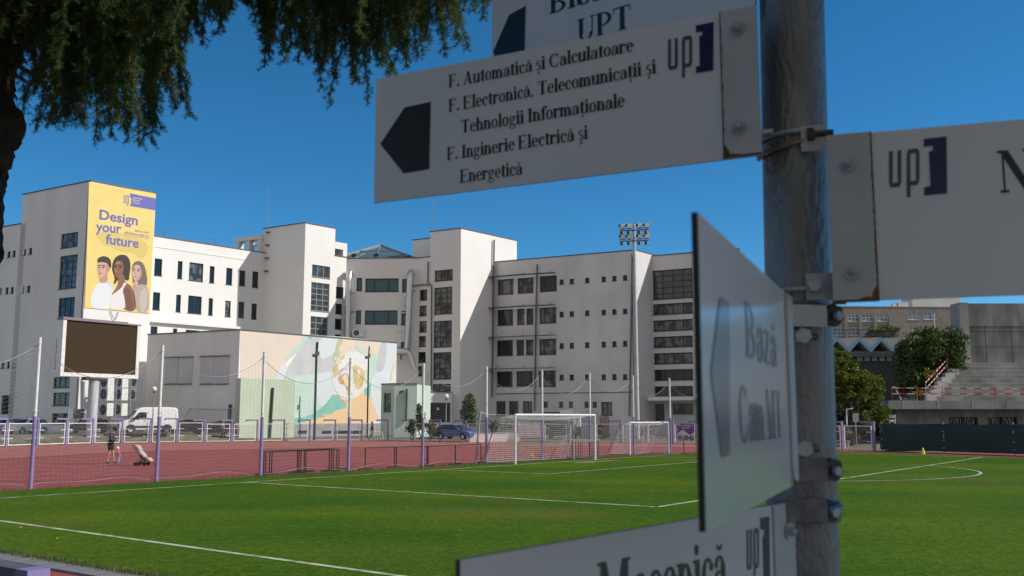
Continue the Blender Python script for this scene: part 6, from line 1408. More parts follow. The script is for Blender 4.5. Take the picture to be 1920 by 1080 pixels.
root = thing('barrier_trestle', 'small red and white trestle at the left end of the grandstand deck', 'barrier', (x0_+.5, YS+.5, zd1))
for (p_, q_) in (((1680, 731), (1690.5, 750)), ((1674, 725), (1684, 729))): tape(root, pt(*p_, YS+.5), pt(*q_, YS+.5), 'plank', .25, .12)

# trees and shrubs at the right
b_ = pt(1598, 842, 77); tree('broadleaf_tree', 'bright yellow green tree left of the grandstand, beside the sign pole', (b_.x, 77, 0), 2.6, .15, blobs_px([(1575, 672, 16, 16, 2), (1588, 690, 20, 18, 3), (1572, 706, 24, 20, 3), (1610, 716, 26, 16, 3), (1634, 716, 18, 15, 2), (1596, 738, 26, 16, 3), (1632, 736, 20, 16, 2), (1570, 742, 18, 14, 2), (1560, 690, 14, 18, 2)], 77), 9000, .15, LF_Y, BARK, seed=12)
b_ = pt(1636, 842, 78); tree('shrub', 'green bush under the yellow green tree', (b_.x, 78, 0), 1.2, .08, blobs_px([(1628, 762, 22, 15, 2), (1645, 778, 20, 16, 2), (1615, 786, 22, 16, 2)], 78), 4200, .13, LF_M, BARK, seed=13, cat='shrub')
b_ = pt(1725, 800, 90); tree('evergreen_tree', 'large dark green bushy tree left of the terraces', (b_.x, 90, 0), 3.5, .2, blobs_px([(1700, 668, 24, 26, 3), (1724, 652, 30, 28, 4), (1752, 652, 26, 26, 3), (1775, 648, 22, 26, 3), (1795, 642, 14, 26, 2), (1705, 700, 28, 26, 3), (1738, 692, 34, 30, 4), (1770, 690, 26, 30, 3), (1718, 722, 30, 22, 3), (1742, 626, 18, 12, 1), (1790, 672, 18, 30, 2)], 90), 15000, .19, LF_D, BARK, seed=14, flat=1.0)
b_ = pt(1735, 760, 86); tree('shrub', 'yellow autumn shrub glowing behind the stepped flank', (b_.x, 86, 0), 1.0, .05, blobs_px([(1722, 742, 12, 9, 1), (1735, 744, 12, 8, 1), (1742, 700, 9, 7, .4)], 85.5), 1300, .14, mat('autumn_leaf', (.34, .25, .012), .7, (.19, .17, .015), 2), BARK, seed=15, cat='shrub')
for k, (u, v, ru, rv, lab) in enumerate(((1655, 622, 26, 12, 'pale green treetop rising behind the folded roof, left one'), (1735, 628, 30, 14, 'pale green treetop rising behind the folded roof, beside the rear wall'))):
    b_ = pt(u, 700, 122); tree('broadleaf_tree', lab, (b_.x, 122, 0), 6, .2, blobs_px([(u-12, v+4, ru*.6, rv, 1), (u+10, v, ru*.6, rv, 1), (u, v+10, ru, rv, 1)], 122), 2200, .24, LF_M, BARK, seed=20+k)
b_ = pt(1577, 800, 75.5); root = tree('shrub', 'bare twiggy brown bush behind the fence panel right of the pole', (b_.x, 75.5, 0), 0, .05, blobs_px([(1576, 806, 16, 10, 1), (1584, 816, 22, 14, 2)], 75.5), 1500, .10, mat('twig_brown', (.20, .15, .11), .85, (.11, .085, .065), 3), BARK, seed=22, cat='shrub', flat=1.5)
b_ = pt(1620, 842, 82); tree('hedge', 'dark leaf mass added for the tree shade behind the fence panels right of the pole', (b_.x, 82, 0), 0, .05, blobs_px([(1565, 790, 22, 40, 2), (1590, 795, 22, 36, 2), (1615, 785, 22, 44, 3), (1642, 790, 22, 40, 3), (1664, 800, 16, 28, 2), (1540, 795, 22, 40, 2)], 82), 7000, .17, leafmat('tree_shade_leaf', (.022, .04, .012), (.04, .06, .018), 1.4, .15), BARK, seed=41, cat='hedge')  # dark foliage added to stand for tree shade behind the panels
# hall with folded roof
YH = 104.0; root = thing('folded_roof_hall', 'dark hall under a zigzag folded roof with pale blue edges', 'building', (pt(1640, 700, YH).x, YH, 0)); xs_ = [pt(u, 640, YH).x for u in (1504, 1527, 1546, 1569, 1591.5, 1611, 1632, 1652, 1672.5, 1693, 1713, 1733, 1753, 1773, 1793)]; zhi, zlo = pt(1611, 632.5, YH).z, pt(1632, 653.5, YH).z
mm = MB(); fa = MB()
for i in range(len(xs_)-1):
    za_, zb9 = (zlo, zhi) if i % 2 == 0 else (zhi, zlo); a, b = xs_[i], xs_[i+1]; back_ = 10
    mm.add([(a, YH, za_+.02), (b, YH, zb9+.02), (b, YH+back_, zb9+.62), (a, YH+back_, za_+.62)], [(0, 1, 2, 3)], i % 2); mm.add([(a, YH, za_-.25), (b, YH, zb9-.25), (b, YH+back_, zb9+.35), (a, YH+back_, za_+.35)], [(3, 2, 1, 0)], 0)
    fa.add([(a, YH-.05, za_-.42), (b, YH-.05, zb9-.42), (b, YH-.05, zb9+.06), (a, YH-.05, za_+.06), (a, YH+.1, za_-.42), (b, YH+.1, zb9-.42), (b, YH+.1, zb9+.06), (a, YH+.1, za_+.06)], [(0, 1, 2, 3), (7, 6, 5, 4), (0, 4, 5, 1), (3, 2, 6, 7)])
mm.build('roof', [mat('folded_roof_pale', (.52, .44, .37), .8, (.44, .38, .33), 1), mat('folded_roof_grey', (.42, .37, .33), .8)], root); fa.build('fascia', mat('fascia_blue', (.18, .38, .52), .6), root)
mm = MB(); mm.box(((xs_[0]+xs_[-1])/2, YH+6, zlo/2-.4), (xs_[-1]-xs_[0], 9, zlo)); mm.build('wall', mat('hall_dark', (.035, .04, .042), .8, (.055, .06, .06), .6), root); mm = MB(); mm.box(((xs_[0]+xs_[-1])/2, YH+1.3, pt(1640, 664, YH).z), (xs_[-1]-xs_[0], .5, .35)); mm.build('beam', mat('beam_teal', (.15, .20, .21), .7), root)
for k in range(8): u = 1612+k*14; x = pt(u, 672, YH+1.4).x; z = pt(u, 672, YH+1.4).z; mm = MB(); mm.box((x, YH+1.45, z), (.55, .12, .55)); mm.build('window', GREYM, root)
# far brick block
YB = 165.0; root = building('brick_block', 'long grey brick university block with pale framed windows far behind the folded roof', loc=(pt(1690, 700, YB).x, YB, 0)); BRK = mat('grey_brick', (.30, .265, .235), .9, (.235, .21, .19), .9, .2, 10, detail=7)
zB = pt(1650, 574, YB).z; mb, rf, cp = MB(), MB(), MB(); pa, pb = pt(1480, 600, YB), pt(1826, 600, YB+2); WB9 = Wall(pa, pb)
fw_ = [(u, 588, u+22, 603) for u in (1506, 1534, 1562, 1589.5, 1616, 1643)]+[(1703, 586, 1727, 600), (1732, 585, 1757, 599.5)]+[(u, 613, u+22, 629) for u in (1506, 1534, 1562, 1590, 1616.5, 1643)]+[(1703.5, 612, 1727.5, 626), (1732.5, 611.5, 1757, 625)]
H = block(mb, rf, cp, [xy(pa), xy(pb), xy(pb)+Vector((2, 14)), xy(pa)+Vector((0, 14))], ZB, zB, {0: fw_}, coped=(0,))
finish(root, mb, rf, cp, BRK, cm=mat('pale_coping', (.42, .41, .39), .8))
PALEF = mat('pale_frame', (.50, .54, .58), .6); GL9 = mat('far_glass', (.11, .17, .23), .15, (.22, .27, .31), .8, detail=1, lo=.45, hi=.55)
for r in H[0][1]: window(root, H[0][0], r, 3, 2, PALEF, GL9, bar=.16)
mm = MB(); W9 = H[0][0]
for u in (1529.5, 1557, 1585, 1612, 1640, 1668): a, _ = W9.px(u, 610); slab(W9, a-.22, a+.22, 0, zB-1.7, .02, .32, mm)
mm.build('pilaster', mat('pilaster_grey', (.26, .25, .24), .9), root)
q = pt(1745, 570, YB+5); mm = MB(); zz_ = pt(1745, 558, YB+5).z; mm.box((q.x, q.y, (zz_+zB)/2-.3), (8.3, 5, zz_-zB+.6)); mm.build('roof_hut', PLASTER_G, root)
q = pt(1784, 568, YB+5); mm = MB(); mm.sphere((q.x, q.y, zB+1.3), .8, 12, 8, 0, (.5, .35, 1)); mm.tube([(q.x, q.y, zB-.2), (q.x, q.y, zB+2.6)], .06, 5); mm.build('dish', WHITE_P, root)
mm = MB(); q = pt(1691, 571, YB+2); mm.box((q.x, q.y, zB+.45), (2.0, .8, .9)); q = pt(1677, 571, YB+2); mm.box((q.x, q.y, zB+.35), (.9, .8, .7)); mm.build('roof_vent', PLASTER_G, root)
q = pt(1754.5, 650, 150); r = thing('flag_pole', 'slim white pole in front of the far brick block', 'pole', (q.x, q.y, 0)); mm = MB(); mm.tube([(q.x, q.y, 0), (q.x, q.y, pt(1754.5, 588, 150).z-2)], .09, 6); mm.build('pole', WHITE_P, r); mm = MB(); mm.tube([(q.x, q.y, pt(1754.5, 588, 150).z-2), (q.x, q.y, pt(1754.5, 588, 150).z)], .06, 6); mm.build('tip', WHITE_P, r)
# hand rail on the hall terrace roof
r = thing('roof_railing', 'dark railing on the terrace behind the folded roof', 'railing', pt(1640, 634, 116)); mm = MB()
for k in range(46): a = pt(1560+k*2.8, 634, 116); mm.tube([a-Vector((0, 0, .2)), a+Vector((0, 0, 1.0))], .03, 4)
mm.build('baluster', DARK, r); mm = MB(); a, b = pt(1560, 634, 116), pt(1689, 634, 116); mm.tube([a+Vector((0, 0, 1.0)), b+Vector((0, 0, 1.0))], .05, 5); mm.build('rail', DARK, r)
r = thing('terrace_block', 'low dark terrace block carrying the railing behind the folded roof', 'building', pt(1640, 640, 117)); mm = MB(); a = pt(1540, 636, 117); b = pt(1800, 636, 117); mm.box(((a.x+b.x)/2, 120, a.z/2), (b.x-a.x, 6.5, a.z)); mm.build('wall', CONC_D, r); mm = MB(); mm.box(((a.x+b.x)/2, 120, a.z+.05), (b.x-a.x+.2, 6.8, .12)); mm.build('roof', ROOFM, r)
# yellow training cone
q = gp(1731, 852.2); r = thing('training_cone', 'small yellow training cone at the far edge of the grass', 'cone', q); mm = MB(); n = 16
pr = [(.07, 0.03), (.135, .03), (.125, .06), (.05, .36), (.03, .42), (.0, .425)]; vs = []; fs = []
for (rad, z) in pr: vs += [q+Vector((rad*cos(2*pi*k/n), rad*sin(2*pi*k/n), z)) for k in range(n)]
for i in range(len(pr)-1):
    for k in range(n): fs.append((i*n+k, i*n+(k+1) % n, (i+1)*n+(k+1) % n, (i+1)*n+k))
YC = mat('cone_yellow', (.78, .62, .02), .5); mm.add(vs, fs, 0, True); mm.build('cone', YC, r); mm = MB(); mm.box(q+Vector((0, 0, .018)), (.30, .30, .03)); mm.build('base', YC, r)
# small goal frame and noticeboard behind the fence at the right
r = thing('basket_frame', 'white angle frame with a hanging board behind the fence right of the pole', 'sign', pt(1590, 800, 76)); mm = MB(); P = [pt(1587.5, 790, 76), pt(1587.5, 767, 76), pt(1599, 766, 76)]; mm.tube(P, .06, 6); mm.tube([P[0], Vector((P[0].x, 76, 0))], .05, 6); mm.build('frame', WHITE_P, r); mm = MB(); c = pt(1604.5, 783, 76); mm.box(c, (.46, .06, .68)); mm.tube([(c.x, 76.1, 0), (c.x, 76.1, c.z)], .04, 6); mm.build('board', mat('board_lilac', (.34, .36, .42), .6), r)
r = thing('white_crate', 'white slatted crate beside the grandstand base', 'crate', pt(1671, 789, 79)); mm = MB(); c = pt(1671, 789, 79)
for k in range(3): mm.box(c+Vector((0, -.3, -.33+.33*k)), (.5, .05, .2))
for s in (-1, 1): mm.box(c+Vector((.22*s, -.26, -c.z/2+.2)), (.05, .05, c.z+.6))
mm.build('slat', WHITE_P, r)
# ------------------------------------------------------------------ direction signpost close to the viewer
SIGNW = mat('sign_white', (.72, .715, .715), .28, (.67, .67, .675), 1.8, spec=.45)
PLATEM = mat('plate_white', (.50, .51, .50), .5, (.44, .45, .44), 8)
INK = mat('sign_black', (.008, .008, .009), .35); INKG = mat('logo_grey', (.075, .07, .095), .35); NAVY = mat('logo_navy', (.012, .010, .085), .35); EDGEM = mat('sign_edge', (.02, .02, .022), .5)
RUST = mat('rust', (.20, .085, .025), .85, (.09, .05, .03), 60, .3, 200, detail=6)
BOLT = mat('zinc_bolt', (.46, .50, .54), .42, (.34, .37, .40), 90, metal=.35); BOLTD = mat('dark_bolt', (.05, .055, .062), .38, metal=.6)
GALV = mat('galvanised_pole', (.25, .25, .25), .45, (.165, .166, .168), 15, .25, 120, metal=.6, detail=6, stretch=(1, 1, .35), lo=.38, hi=.66)
axA, axB = pt(1484, 0, 1.72), pt(1507, 1000, 1.72); axd = (axA-axB).normalized()
def pole_at(z): return axB+axd*((z-axB.z)/axd.z)
post = thing('signpost', 'galvanised steel signpost carrying white university direction boards, close and out of focus', 'signpost', pole_at(.64)); PR = .0575
mm = MB(); mm.tube([pole_at(z) for z in (.62, 1.4, 2.2, 3.0, 3.9)], PR, 40); mm.build('pole', GALV, post)
mm = MB(); mm.sphere(pole_at(3.9), PR*1.02, 20, 8, 0, (1, 1, .35)); mm.build('pole_cap', BLACK, post)
def solveY(u, v, z): r = ray(u, v); return r.y*(z-EYE)/r.z
# ---- serif lettering drawn stroke by stroke (unit: em)
def serif_glyph(ch):
    Pn = []
    def R_(x0, y0, x1, y1): Pn.append([(x0, y0), (x1, y0), (x1, y1), (x0, y1)])
    CAP, XH, ST, TH_, SE, SH = .70, .485, .155, .05, .06, .04
    def stem(x, y0, y1, w=ST, sb='lr', st_='lr'):
        R_(x, y0, x+w, y1)
        if sb: R_(x-(SE if 'l' in sb else 0), y0, x+w+(SE if 'r' in sb else 0), y0+SH)
        if st_: R_(x-(SE if 'l' in st_ else 0), y1-SH, x+w+(SE if 'r' in st_ else 0), y1)
    def arc_(cx, cy, rx, ry, tx, ty, a0, a1, n=18):
        for i in range(n):
            t0, t1 = radians(a0+(a1-a0)*i/n), radians(a0+(a1-a0)*(i+1)/n)
            Pn.append([(cx+rx*cos(t0), cy+ry*sin(t0)), (cx+rx*cos(t1), cy+ry*sin(t1)), (cx+(rx-tx)*cos(t1), cy+(ry-ty)*sin(t1)), (cx+(rx-tx)*cos(t0), cy+(ry-ty)*sin(t0))])
    def L_(x0, y0, x1, y1, w): Pn.append([(x0-w/2, y0), (x0+w/2, y0), (x1+w/2, y1), (x1-w/2, y1)])
    def dot(x, y, r=.075): Pn.append([(x+r*cos(k*pi/6), y+r*sin(k*pi/6)) for k in range(12)])
    def breve(x, y): arc_(x, y+.085, .11, .10, .035, .05, 190, 350, 10)
    def comma_(x, y): dot(x, y, .055); Pn.append([(x+.055, y), (x+.0, y-.03), (x-.05, y-.14), (x-.03, y-.145), (x+.04, y-.07)])
    base = {'ă': 'a', 'ș': 's', 'ț': 't'}.get(ch, ch); w = .5
    if base == 'F': stem(.07, 0, CAP, ST, 'lr', 'l'); R_(.19, CAP-.04, .56, CAP); R_(.19, .335, .40, .375); R_(.40, .27, .43, .45); L_(.545, CAP-.17, .56, CAP, .03); w = .62
    elif base == 'E': stem(.07, 0, CAP, ST, 'l', 'l'); R_(.19, CAP-.04, .57, CAP); R_(.19, 0, .58, .04); R_(.19, .335, .42, .375); R_(.42, .27, .45, .45); L_(.555, CAP-.17, .57, CAP, .03); L_(.60, .18, .58, 0, .03); w = .67
    elif base == 'A': L_(.36, CAP, .56, 0, .15); L_(.35, CAP, .11, 0, .05); R_(.2, .21, .5, .255); R_(.02, 0, .22, SH); R_(.43, 0, .71, SH); w = .72
    elif base == 'C': arc_(.37, .34, .33, .355, .13, .045, 42, 318, 24); R_(.60, .46, .63, .66); L_(.62, .12, .64, .22, .03); w = .72
    elif base == 'G': arc_(.37, .34, .33, .355, .13, .045, 42, 318, 24); R_(.60, .46, .63, .66); stem(.54, .06, .30, .12, '', 'lr'); w = .78
    elif base == 'T': stem(.27, 0, CAP, ST+.01, 'lr', ''); R_(.04, CAP-.04, .63, CAP); L_(.04, CAP-.18, .05, CAP, .03); L_(.63, CAP-.18, .62, CAP, .03); w = .67
    elif base == 'I': stem(.10, 0, CAP, ST+.01); w = .36
    elif base == 'B': stem(.07, 0, CAP, ST, 'l', 'l'); arc_(.30, .51, .24, .17, .12, .04, -90, 90); arc_(.30, .18, .29, .18, .13, .04, -90, 90); [R_(.18, y, .31, y+.04) for y in (0, .32, CAP-.04)]; w = .66
    elif base == 'P': stem(.07, 0, CAP, ST, 'lr', 'l'); arc_(.30, .485, .28, .195, .13, .04, -90, 90); R_(.18, .29, .31, .33); R_(.18, CAP-.04, .31, CAP); w = .62
    elif base == 'U': stem(.07, .2, CAP, ST, '', 'lr'); R_(.56, .2, .60, CAP); R_(.50, CAP-SH, .68, CAP); arc_(.335, .22, .265, .235, .115, .05, 180, 360); w = .72
    elif base == 'N': R_(.09, 0, .13, CAP); R_(.02, 0, .20, SH); L_(.13, CAP, .60, 0, .17); R_(.58, 0, .62, CAP); R_(.51, CAP-SH, .70, CAP); R_(.0, CAP-SH, .14, CAP); w = .73
    elif base == 'M': R_(.08, 0, .12, CAP); R_(.01, 0, .19, SH); L_(.15, CAP, .42, 0, .16); L_(.44, 0, .70, CAP, .05); stem(.68, 0, CAP, ST, 'lr', 'r'); R_(.0, CAP-SH, .2, CAP); w = .94
    elif base == 'H': stem(.07, 0, CAP, ST); stem(.53, 0, CAP, ST); R_(.18, .32, .54, .36); w = .78
    elif base == 'a': arc_(.2, .13, .17, .145, .10, .04, 60, 330, 16); stem(.30, .02, .36, ST, '', ''); arc_(.25, .34, .175, .14, .10, .04, 0, 150, 12); dot(.12, .36, .055); L_(.43, .02, .50, .05, .05); w = .5
    elif base == 'b': stem(.05, .02, CAP+.01, ST, '', 'l'); arc_(.28, .235, .22, .245, .12, .04, -130, 130, 18); w = .54
    elif base == 'c': arc_(.25, .235, .22, .245, .125, .04, 50, 315, 18); dot(.385, .35, .06); w = .45
    elif base == 'e': arc_(.25, .235, .22, .245, .12, .035, 0, 320, 22); R_(.12, .235, .47, .275); w = .47
    elif base == 'f': stem(.10, 0, .56, ST, 'lr', ''); arc_(.29, .53, .19, .18, .10, .05, 40, 180, 12); dot(.36, .60, .06); R_(.02, XH-.04, .34, XH); w = .36
    elif base == 'z': R_(.03, 0, .42, .05); R_(.03, XH-.05, .42, XH); L_(.10, .03, .34, XH-.03, .14); w = .46
    elif base == 'g': arc_(.22, .32, .18, .155, .10, .03, 0, 360, 20); arc_(.24, -.08, .22, .12, .06, .035, 0, 360, 20); L_(.12, .17, .12, .05, .07); R_(.10, .02, .34, .08); R_(.36, .38, .50, .43); w = .5
    elif base == 'h': stem(.05, 0, CAP+.01, ST, 'lr', 'l'); arc_(.275, .30, .185, .175, .12, .045, 0, 160, 14); stem(.34, 0, .31, ST, 'lr', ''); w = .55
    elif base == 'i': stem(.07, 0, XH, ST, 'lr', 'l'); dot(.13, .62, .075); w = .28
    elif base == 'l': stem(.07, 0, CAP+.01, ST, 'lr', 'l'); w = .28
    elif base == 'm':
        stem(.05, 0, XH, ST, 'lr', 'l')
        for x in (.0, .285): arc_(.26+x, .30, .17, .175, .12, .045, 0, 160, 14); stem(.31+x, 0, .31, ST, 'lr', '')
        w = .82
    elif base == 'n': stem(.05, 0, XH, ST, 'lr', 'l'); arc_(.275, .30, .185, .175, .12, .045, 0, 160, 14); stem(.34, 0, .31, ST, 'lr', ''); w = .55
    elif base == 'o': arc_(.25, .235, .225, .245, .12, .035, 0, 360, 26); w = .5
    elif base == 'r': stem(.05, 0, XH, ST, 'lr', 'l'); arc_(.30, .32, .16, .155, .08, .06, 60, 160, 10); dot(.37, .40, .065); w = .44
    elif base == 's': arc_(.20, .345, .155, .13, .09, .035, 30, 270, 14); arc_(.20, .125, .165, .135, .10, .035, -150, 90, 14); w = .39
    elif base == 't': stem(.09, .06, .60, ST, '', ''); R_(.01, XH-.04, .33, XH); arc_(.235, .10, .145, .11, .10, .045, 180, 310, 10); w = .34
    elif base == 'u': stem(.05, .14, XH, ST, '', 'l'); arc_(.235, .15, .185, .165, .12, .05, 180, 340, 14); stem(.36, 0, XH, ST, 'r', 'l'); w = .56
    elif base == 'v': L_(.10, XH, .26, 0, .13); L_(.28, 0, .42, XH, .05); w = .5
    elif base == '.': dot(.12, .065, .075); w = .25
    elif base == ',': comma_(.12, .05); w = .25
    elif base == ' ': w = .24
    if ch == 'ă': breve(.25, .56)
    if ch in 'șț': comma_(.2, -.12)
    return Pn, w
def serif_text(mm, W, body, u0, v0, u1, v1, em, off, mi=0):
    x = 0; items = []
    for ch in body: Pn, w = serif_glyph(ch); items.append((x, Pn)); x += w
    a0, z0 = W.px(u0, v0); a1, z1 = W.px(u1, v1); sx = (a1-a0)/x; n = 0
    for gx, Pn in items:
        for p in Pn:
            n += 1; mm.poly([W.at(a0+(gx+px_)*sx, z0+(z1-z0)*(gx+px_)/x+py_*em, off+.0000015*n) for px_, py_ in p], mi)
def sgn_box(W, a0, a1, z0, z1, o0, o1, name, mats, par, front=0, side=1):
    mm = MB(); vs = [W.at(a, z, o) for o in (o0, o1) for (a, z) in ((a0, z0), (a1, z0), (a1, z1), (a0, z1))]
    mm.add(vs, [(4, 5, 6, 7)], front); mm.add(vs, [(3, 2, 1, 0), (0, 1, 5, 4), (1, 2, 6, 5), (2, 3, 7, 6), (3, 0, 4, 7)], side); return mm.build(name, mats, par)
def bolt(W, u, v, par, r=.0075, off=.004, m=None):
    a, z = W.px(u, v); mm = MB(); c = W.at(a, z, off); d = W.n.to_3d(); mm.tube([c, c+d*.002], r*1.7, 16); mm.tube([c+d*.002, c+d*.009], r, 6, smooth=False); mm.sphere(c+d*.009, r*.85, 8, 6); return mm.build('bolt', m or BOLT, par)
def spoly(mm, W, pts, off, mi=0): mm.poly([W.at(*W.px(u, v), off) for u, v in pts], mi)
def up_logo(W, u0, v0, u1, v1, du, brk, par, vb=None):
    """up monogram between top-left (u0,v0) and bottom-right of the p (u1,v1); bracket polygon brk"""
    mm = MB()
    def f(x, y):  # y 1 = top, 0 = baseline, -.32 descender
        t = (1-y)/1.32; u = u0+(u1-u0)*x; vt = v0+du*x; vbt = v1+du*(x-1); return W.at(*W.px(u, vt+(vbt-vt)*t), .0012)
    upm(mm, f); o = mm.build('logo', INKG, par); mm = MB(); spoly(mm, W, brk, .0014); mm.build('emblem', NAVY, par); return o
def z3(x, y): return 1100+x/3.2727, y/3.2727
# board 1: large middle board pointing left
YN = 1.63; zb1 = pt(1420, 291, YN).z; YF = solveY(703, 381, zb1); pl, pr = pt(703, 268, YF), pt(1423, 146, YN); W1 = Wall(pl, pr)
zt1 = (pt(1422, 2, YN).z+pt(706, 155, YF).z)/2
s1 = sgn_box(W1, 0, W1.L, zb1, zt1, -.004, 0, 'direction_board', [SIGNW, EDGEM], post); s1['label'] = 'left pointing board listing three faculties'
mm = MB()
for body, a, b in (('F. Automatică și Calculatoare', (841, 165), (1188, 96)), ('F. Electronică, Telecomunicații și', (841, 210.5), (1231, 137)), ('Tehnologii Informaționale', (864, 250), (1172, 200)), ('F. Inginerie Electrică și', (838, 301), (1103, 260)), ('Energetică', (862.5, 343), (980, 327))): serif_text(mm, W1, body, *a, *b, .0385, .0009)
mm.build('lettering', INK, s1)
mm = MB(); spoly(mm, W1, [(713.5, 270), (759, 201.5), (808, 191), (805, 317), (757, 325)], .001); mm.build('arrow', INK, s1)
up_logo(W1, 1253, 74, 1298, 143, -8, [z3(*p) for p in ((670, 158), (780, 135), (778, 432), (672, 450), (672, 410), (695, 405), (692, 225), (712, 215), (712, 195), (672, 200))], s1)
# board 0: upper board behind, also pointing left
pn0 = pt(1418, 60, 1.70); pf0 = pt(922, 60, 2.33); W0 = Wall(pf0, pn0); zc0 = W0.px(926, 97)[1]
s0 = sgn_box(W0, 0, W0.L, zc0-.17, zc0+.15, -.004, 0, 'direction_board', [SIGNW, EDGEM], post); s0['label'] = 'upper left pointing board cut by the top of the picture'
mm = MB(); spoly(mm, W0, [(925, 97), (955, 28), (986, 11), (983, 150), (955, 165)], .001); mm.build('arrow', INK, s0)
mm = MB(); serif_text(mm, W0, 'Biblioteca', 1030, 27, 1290, -48, .074, .0009); serif_text(mm, W0, 'UPT', 1083, 79, 1184, 51, .074, .0009); mm.build('lettering', INK, s0)
# board 2: right board
YL = 1.60; zb2 = pt(1600, 566, YL).z; q2 = pt(1920, 553, solveY(1920, 553, zb2)); p2 = pt(1556, 420, YL); d2_ = (xy(q2)-xy(p2)).normalized(); e2_ = xy(p2)+d2_*.8; W2_ = Wall(p2, e2_); zt2 = (pt(1640, 253, W2_.at(W2_.px(1640, 400)[0], 0).y).z+pt(1900, 221, W2_.at(W2_.px(1900, 400)[0], 0).y).z)/2
s2 = sgn_box(W2_, 0, W2_.L, zb2, zt2, -.004, 0, 'direction_board', [SIGNW, EDGEM], post); s2['label'] = 'right hand board with a large letter at the picture edge'
def z4(x, y): return 1380+x/2.572, 180+y/2.572
up_logo(W2_, 1667, 284, 1724, 368, -6, [z4(*p) for p in ((905, 208), (1015, 195), (1018, 470), (908, 480), (908, 440), (938, 435), (930, 270), (950, 262), (948, 240), (905, 245))], s2)
mm = MB(); serif_text(mm, W2_, 'N', 1874, 362, 1944, 358, .098, .0009); mm.build('lettering', INK, s2)
# board 3: board pointing at the viewer
YN3 = .858; pn3, pf3 = pt(1316, 700, YN3), pt(1489, 730, 1.49); W3 = Wall(pn3, pf3); zt3_ = (pt(1316, 400, YN3).z+pt(1489, 557, 1.49).z)/2; zb3_ = (pt(1316, 1003, YN3).z+pt(1486, 903, 1.49).z)/2
SIGNG = mat('glossy_sign', (.80, .805, .815), .17, (.77, .78, .79), 2, spec=.6)
s3 = sgn_box(W3, 0, W3.L, zb3_, zt3_, -.006, 0, 'direction_board', [SIGNG, EDGEM], post); s3['label'] = 'glossy board seen edge on, pointing at the viewer'
FADE = mat('reflecting_print', (.37, .38, .40), .17, spec=.6)
mm = MB(); spoly(mm, W3, [(1331.5, 698), (1349, 555), (1366, 568), (1367, 853), (1352, 858)], .001); mm.build('arrow', FADE, s3)
mm = MB(); serif_text(mm, W3, 'Bază', 1398, 668, 1457, 690, .088, .0009); serif_text(mm, W3, 'Cam MT', 1386, 831, 1466, 820, .088, .0009); mm.build('lettering', FADE, s3)
# board 4: lowest board
YF4 = 1.62; zt4_ = pt(1490, 940, YF4).z; YN4 = solveY(863, 1050, zt4_); W4 = Wall(pt(863, 1060, YN4), pt(1490, 1000, YF4))
s4 = sgn_box(W4, 0, W4.L, zt4_-.25, zt4_, -.006, 0, 'direction_board', [SIGNW, EDGEM], post); s4['label'] = 'lowest board cut by the bottom of the picture'
mm = MB(); serif_text(mm, W4, 'Mecanică', 1121, 1172, 1362, 1103, .098, .0009); mm.build('lettering', mat('sign_dark_green', (.012, .022, .014), .4), s4)
up_logo(W4, 1400, 994, 1422, 1088, -5, [(1425.5, 971), (1441, 968.5), (1443, 1105), (1428, 1108), (1428, 1094), (1432, 1092), (1430, 1008), (1433, 1003), (1433, 993), (1426, 993)], s4)
# mounting plates with rust
def plate(W, ua, ub, za, zb_, vm, rust_side, par, bolts):
    a0, a1 = W.px(ua, vm)[0], W.px(ub, vm)[0]; a0, a1 = min(a0, a1), max(a0, a1)
    p_ = sgn_box(W, a0, a1, za, zb_, .0005, .003, 'mounting_plate', [PLATEM, PLATEM], par)
    mm = MB(); rg_ = random.Random(int(ua)); ae = a0 if rust_side < 0 else a1; n = 40; s = 1 if rust_side < 0 else -1
    top = [W.at(ae+s*(.0018+.0022*rg_.random()**2+(.010*max(0, 1-abs(i/n-.03)*14) if rust_side else 0)), za+(zb_-za)*i/n, .0036) for i in range(n+1)]
    bot = [W.at(ae, za+(zb_-za)*i/n, .0036) for i in range(n+1)]; mm.add(bot+top, [(i, i+1, n+2+i, n+1+i) for i in range(n)]); 
    mm.add([W.at(a0+(a1-a0)*i/12, za+j*(.004+.006*rg_.random()*(abs(i/12-(0 if rust_side < 0 else 1)) < .5)), .0038) for j in (0, 1) for i in range(13)], [(i, i+1, 14+i, 13+i) for i in range(12)]); mm.build('rust_edge', RUST, p_)
    for (u, v) in bolts: bolt(W, u, v, p_)
plate(W1, 1353, 1424, zb1+.001, zt1-.001, 150, -1, s1, [(1384, 55), (1386, 240)])
plate(W2_, 1557, 1641, zb2-.002, zt2+.001, 400, 1, s2, [(1589, 309), (1597, 511)])
plate(W4, 1449, 1489, zt4_-.248, zt4_-.001, 1000, 0, s4, [(1473, 996)])
plate(W3, 1477, 1488, zb3_+.001, zt3_-.001, 730, -1, s3, [])
# clamps round the pole
def ring(z, tilt, rad, r, m, nm, a0=0, a1=360, ph=0):
    c = pole_at(z); mm = MB(); P = []
    for k in range(33): t = radians(a0+(a1-a0)*k/32); P.append(c+Vector((rad*cos(t), rad*sin(t), tilt*cos(t-ph))))
    mm.tube(P, r, 8); return mm.build(nm, m, post)
def zpole(v): return pt(1490, v, 1.70).z
zA = zpole(262); ring(zA+.007, .004, PR+.006, .0048, BOLT, 'clamp', 150, 375, .6); ring(zA-.014, .012, PR+.006, .0048, mat('rust_clamp', (.34, .29, .24), .5, (.22, .16, .11), 60, metal=.5), 'clamp', 165, 370, 0)
def cyl(name, a, b, r, m, n=12, head=None):
    mm = MB(); mm.tube([a, b], r, n)
    if head: dd_ = (Vector(b)-Vector(a)).normalized(); mm.tube([Vector(a)-dd_*.0015, a+dd_*head[1]], head[0], 6, smooth=False)
    return mm.build(name, m, post)
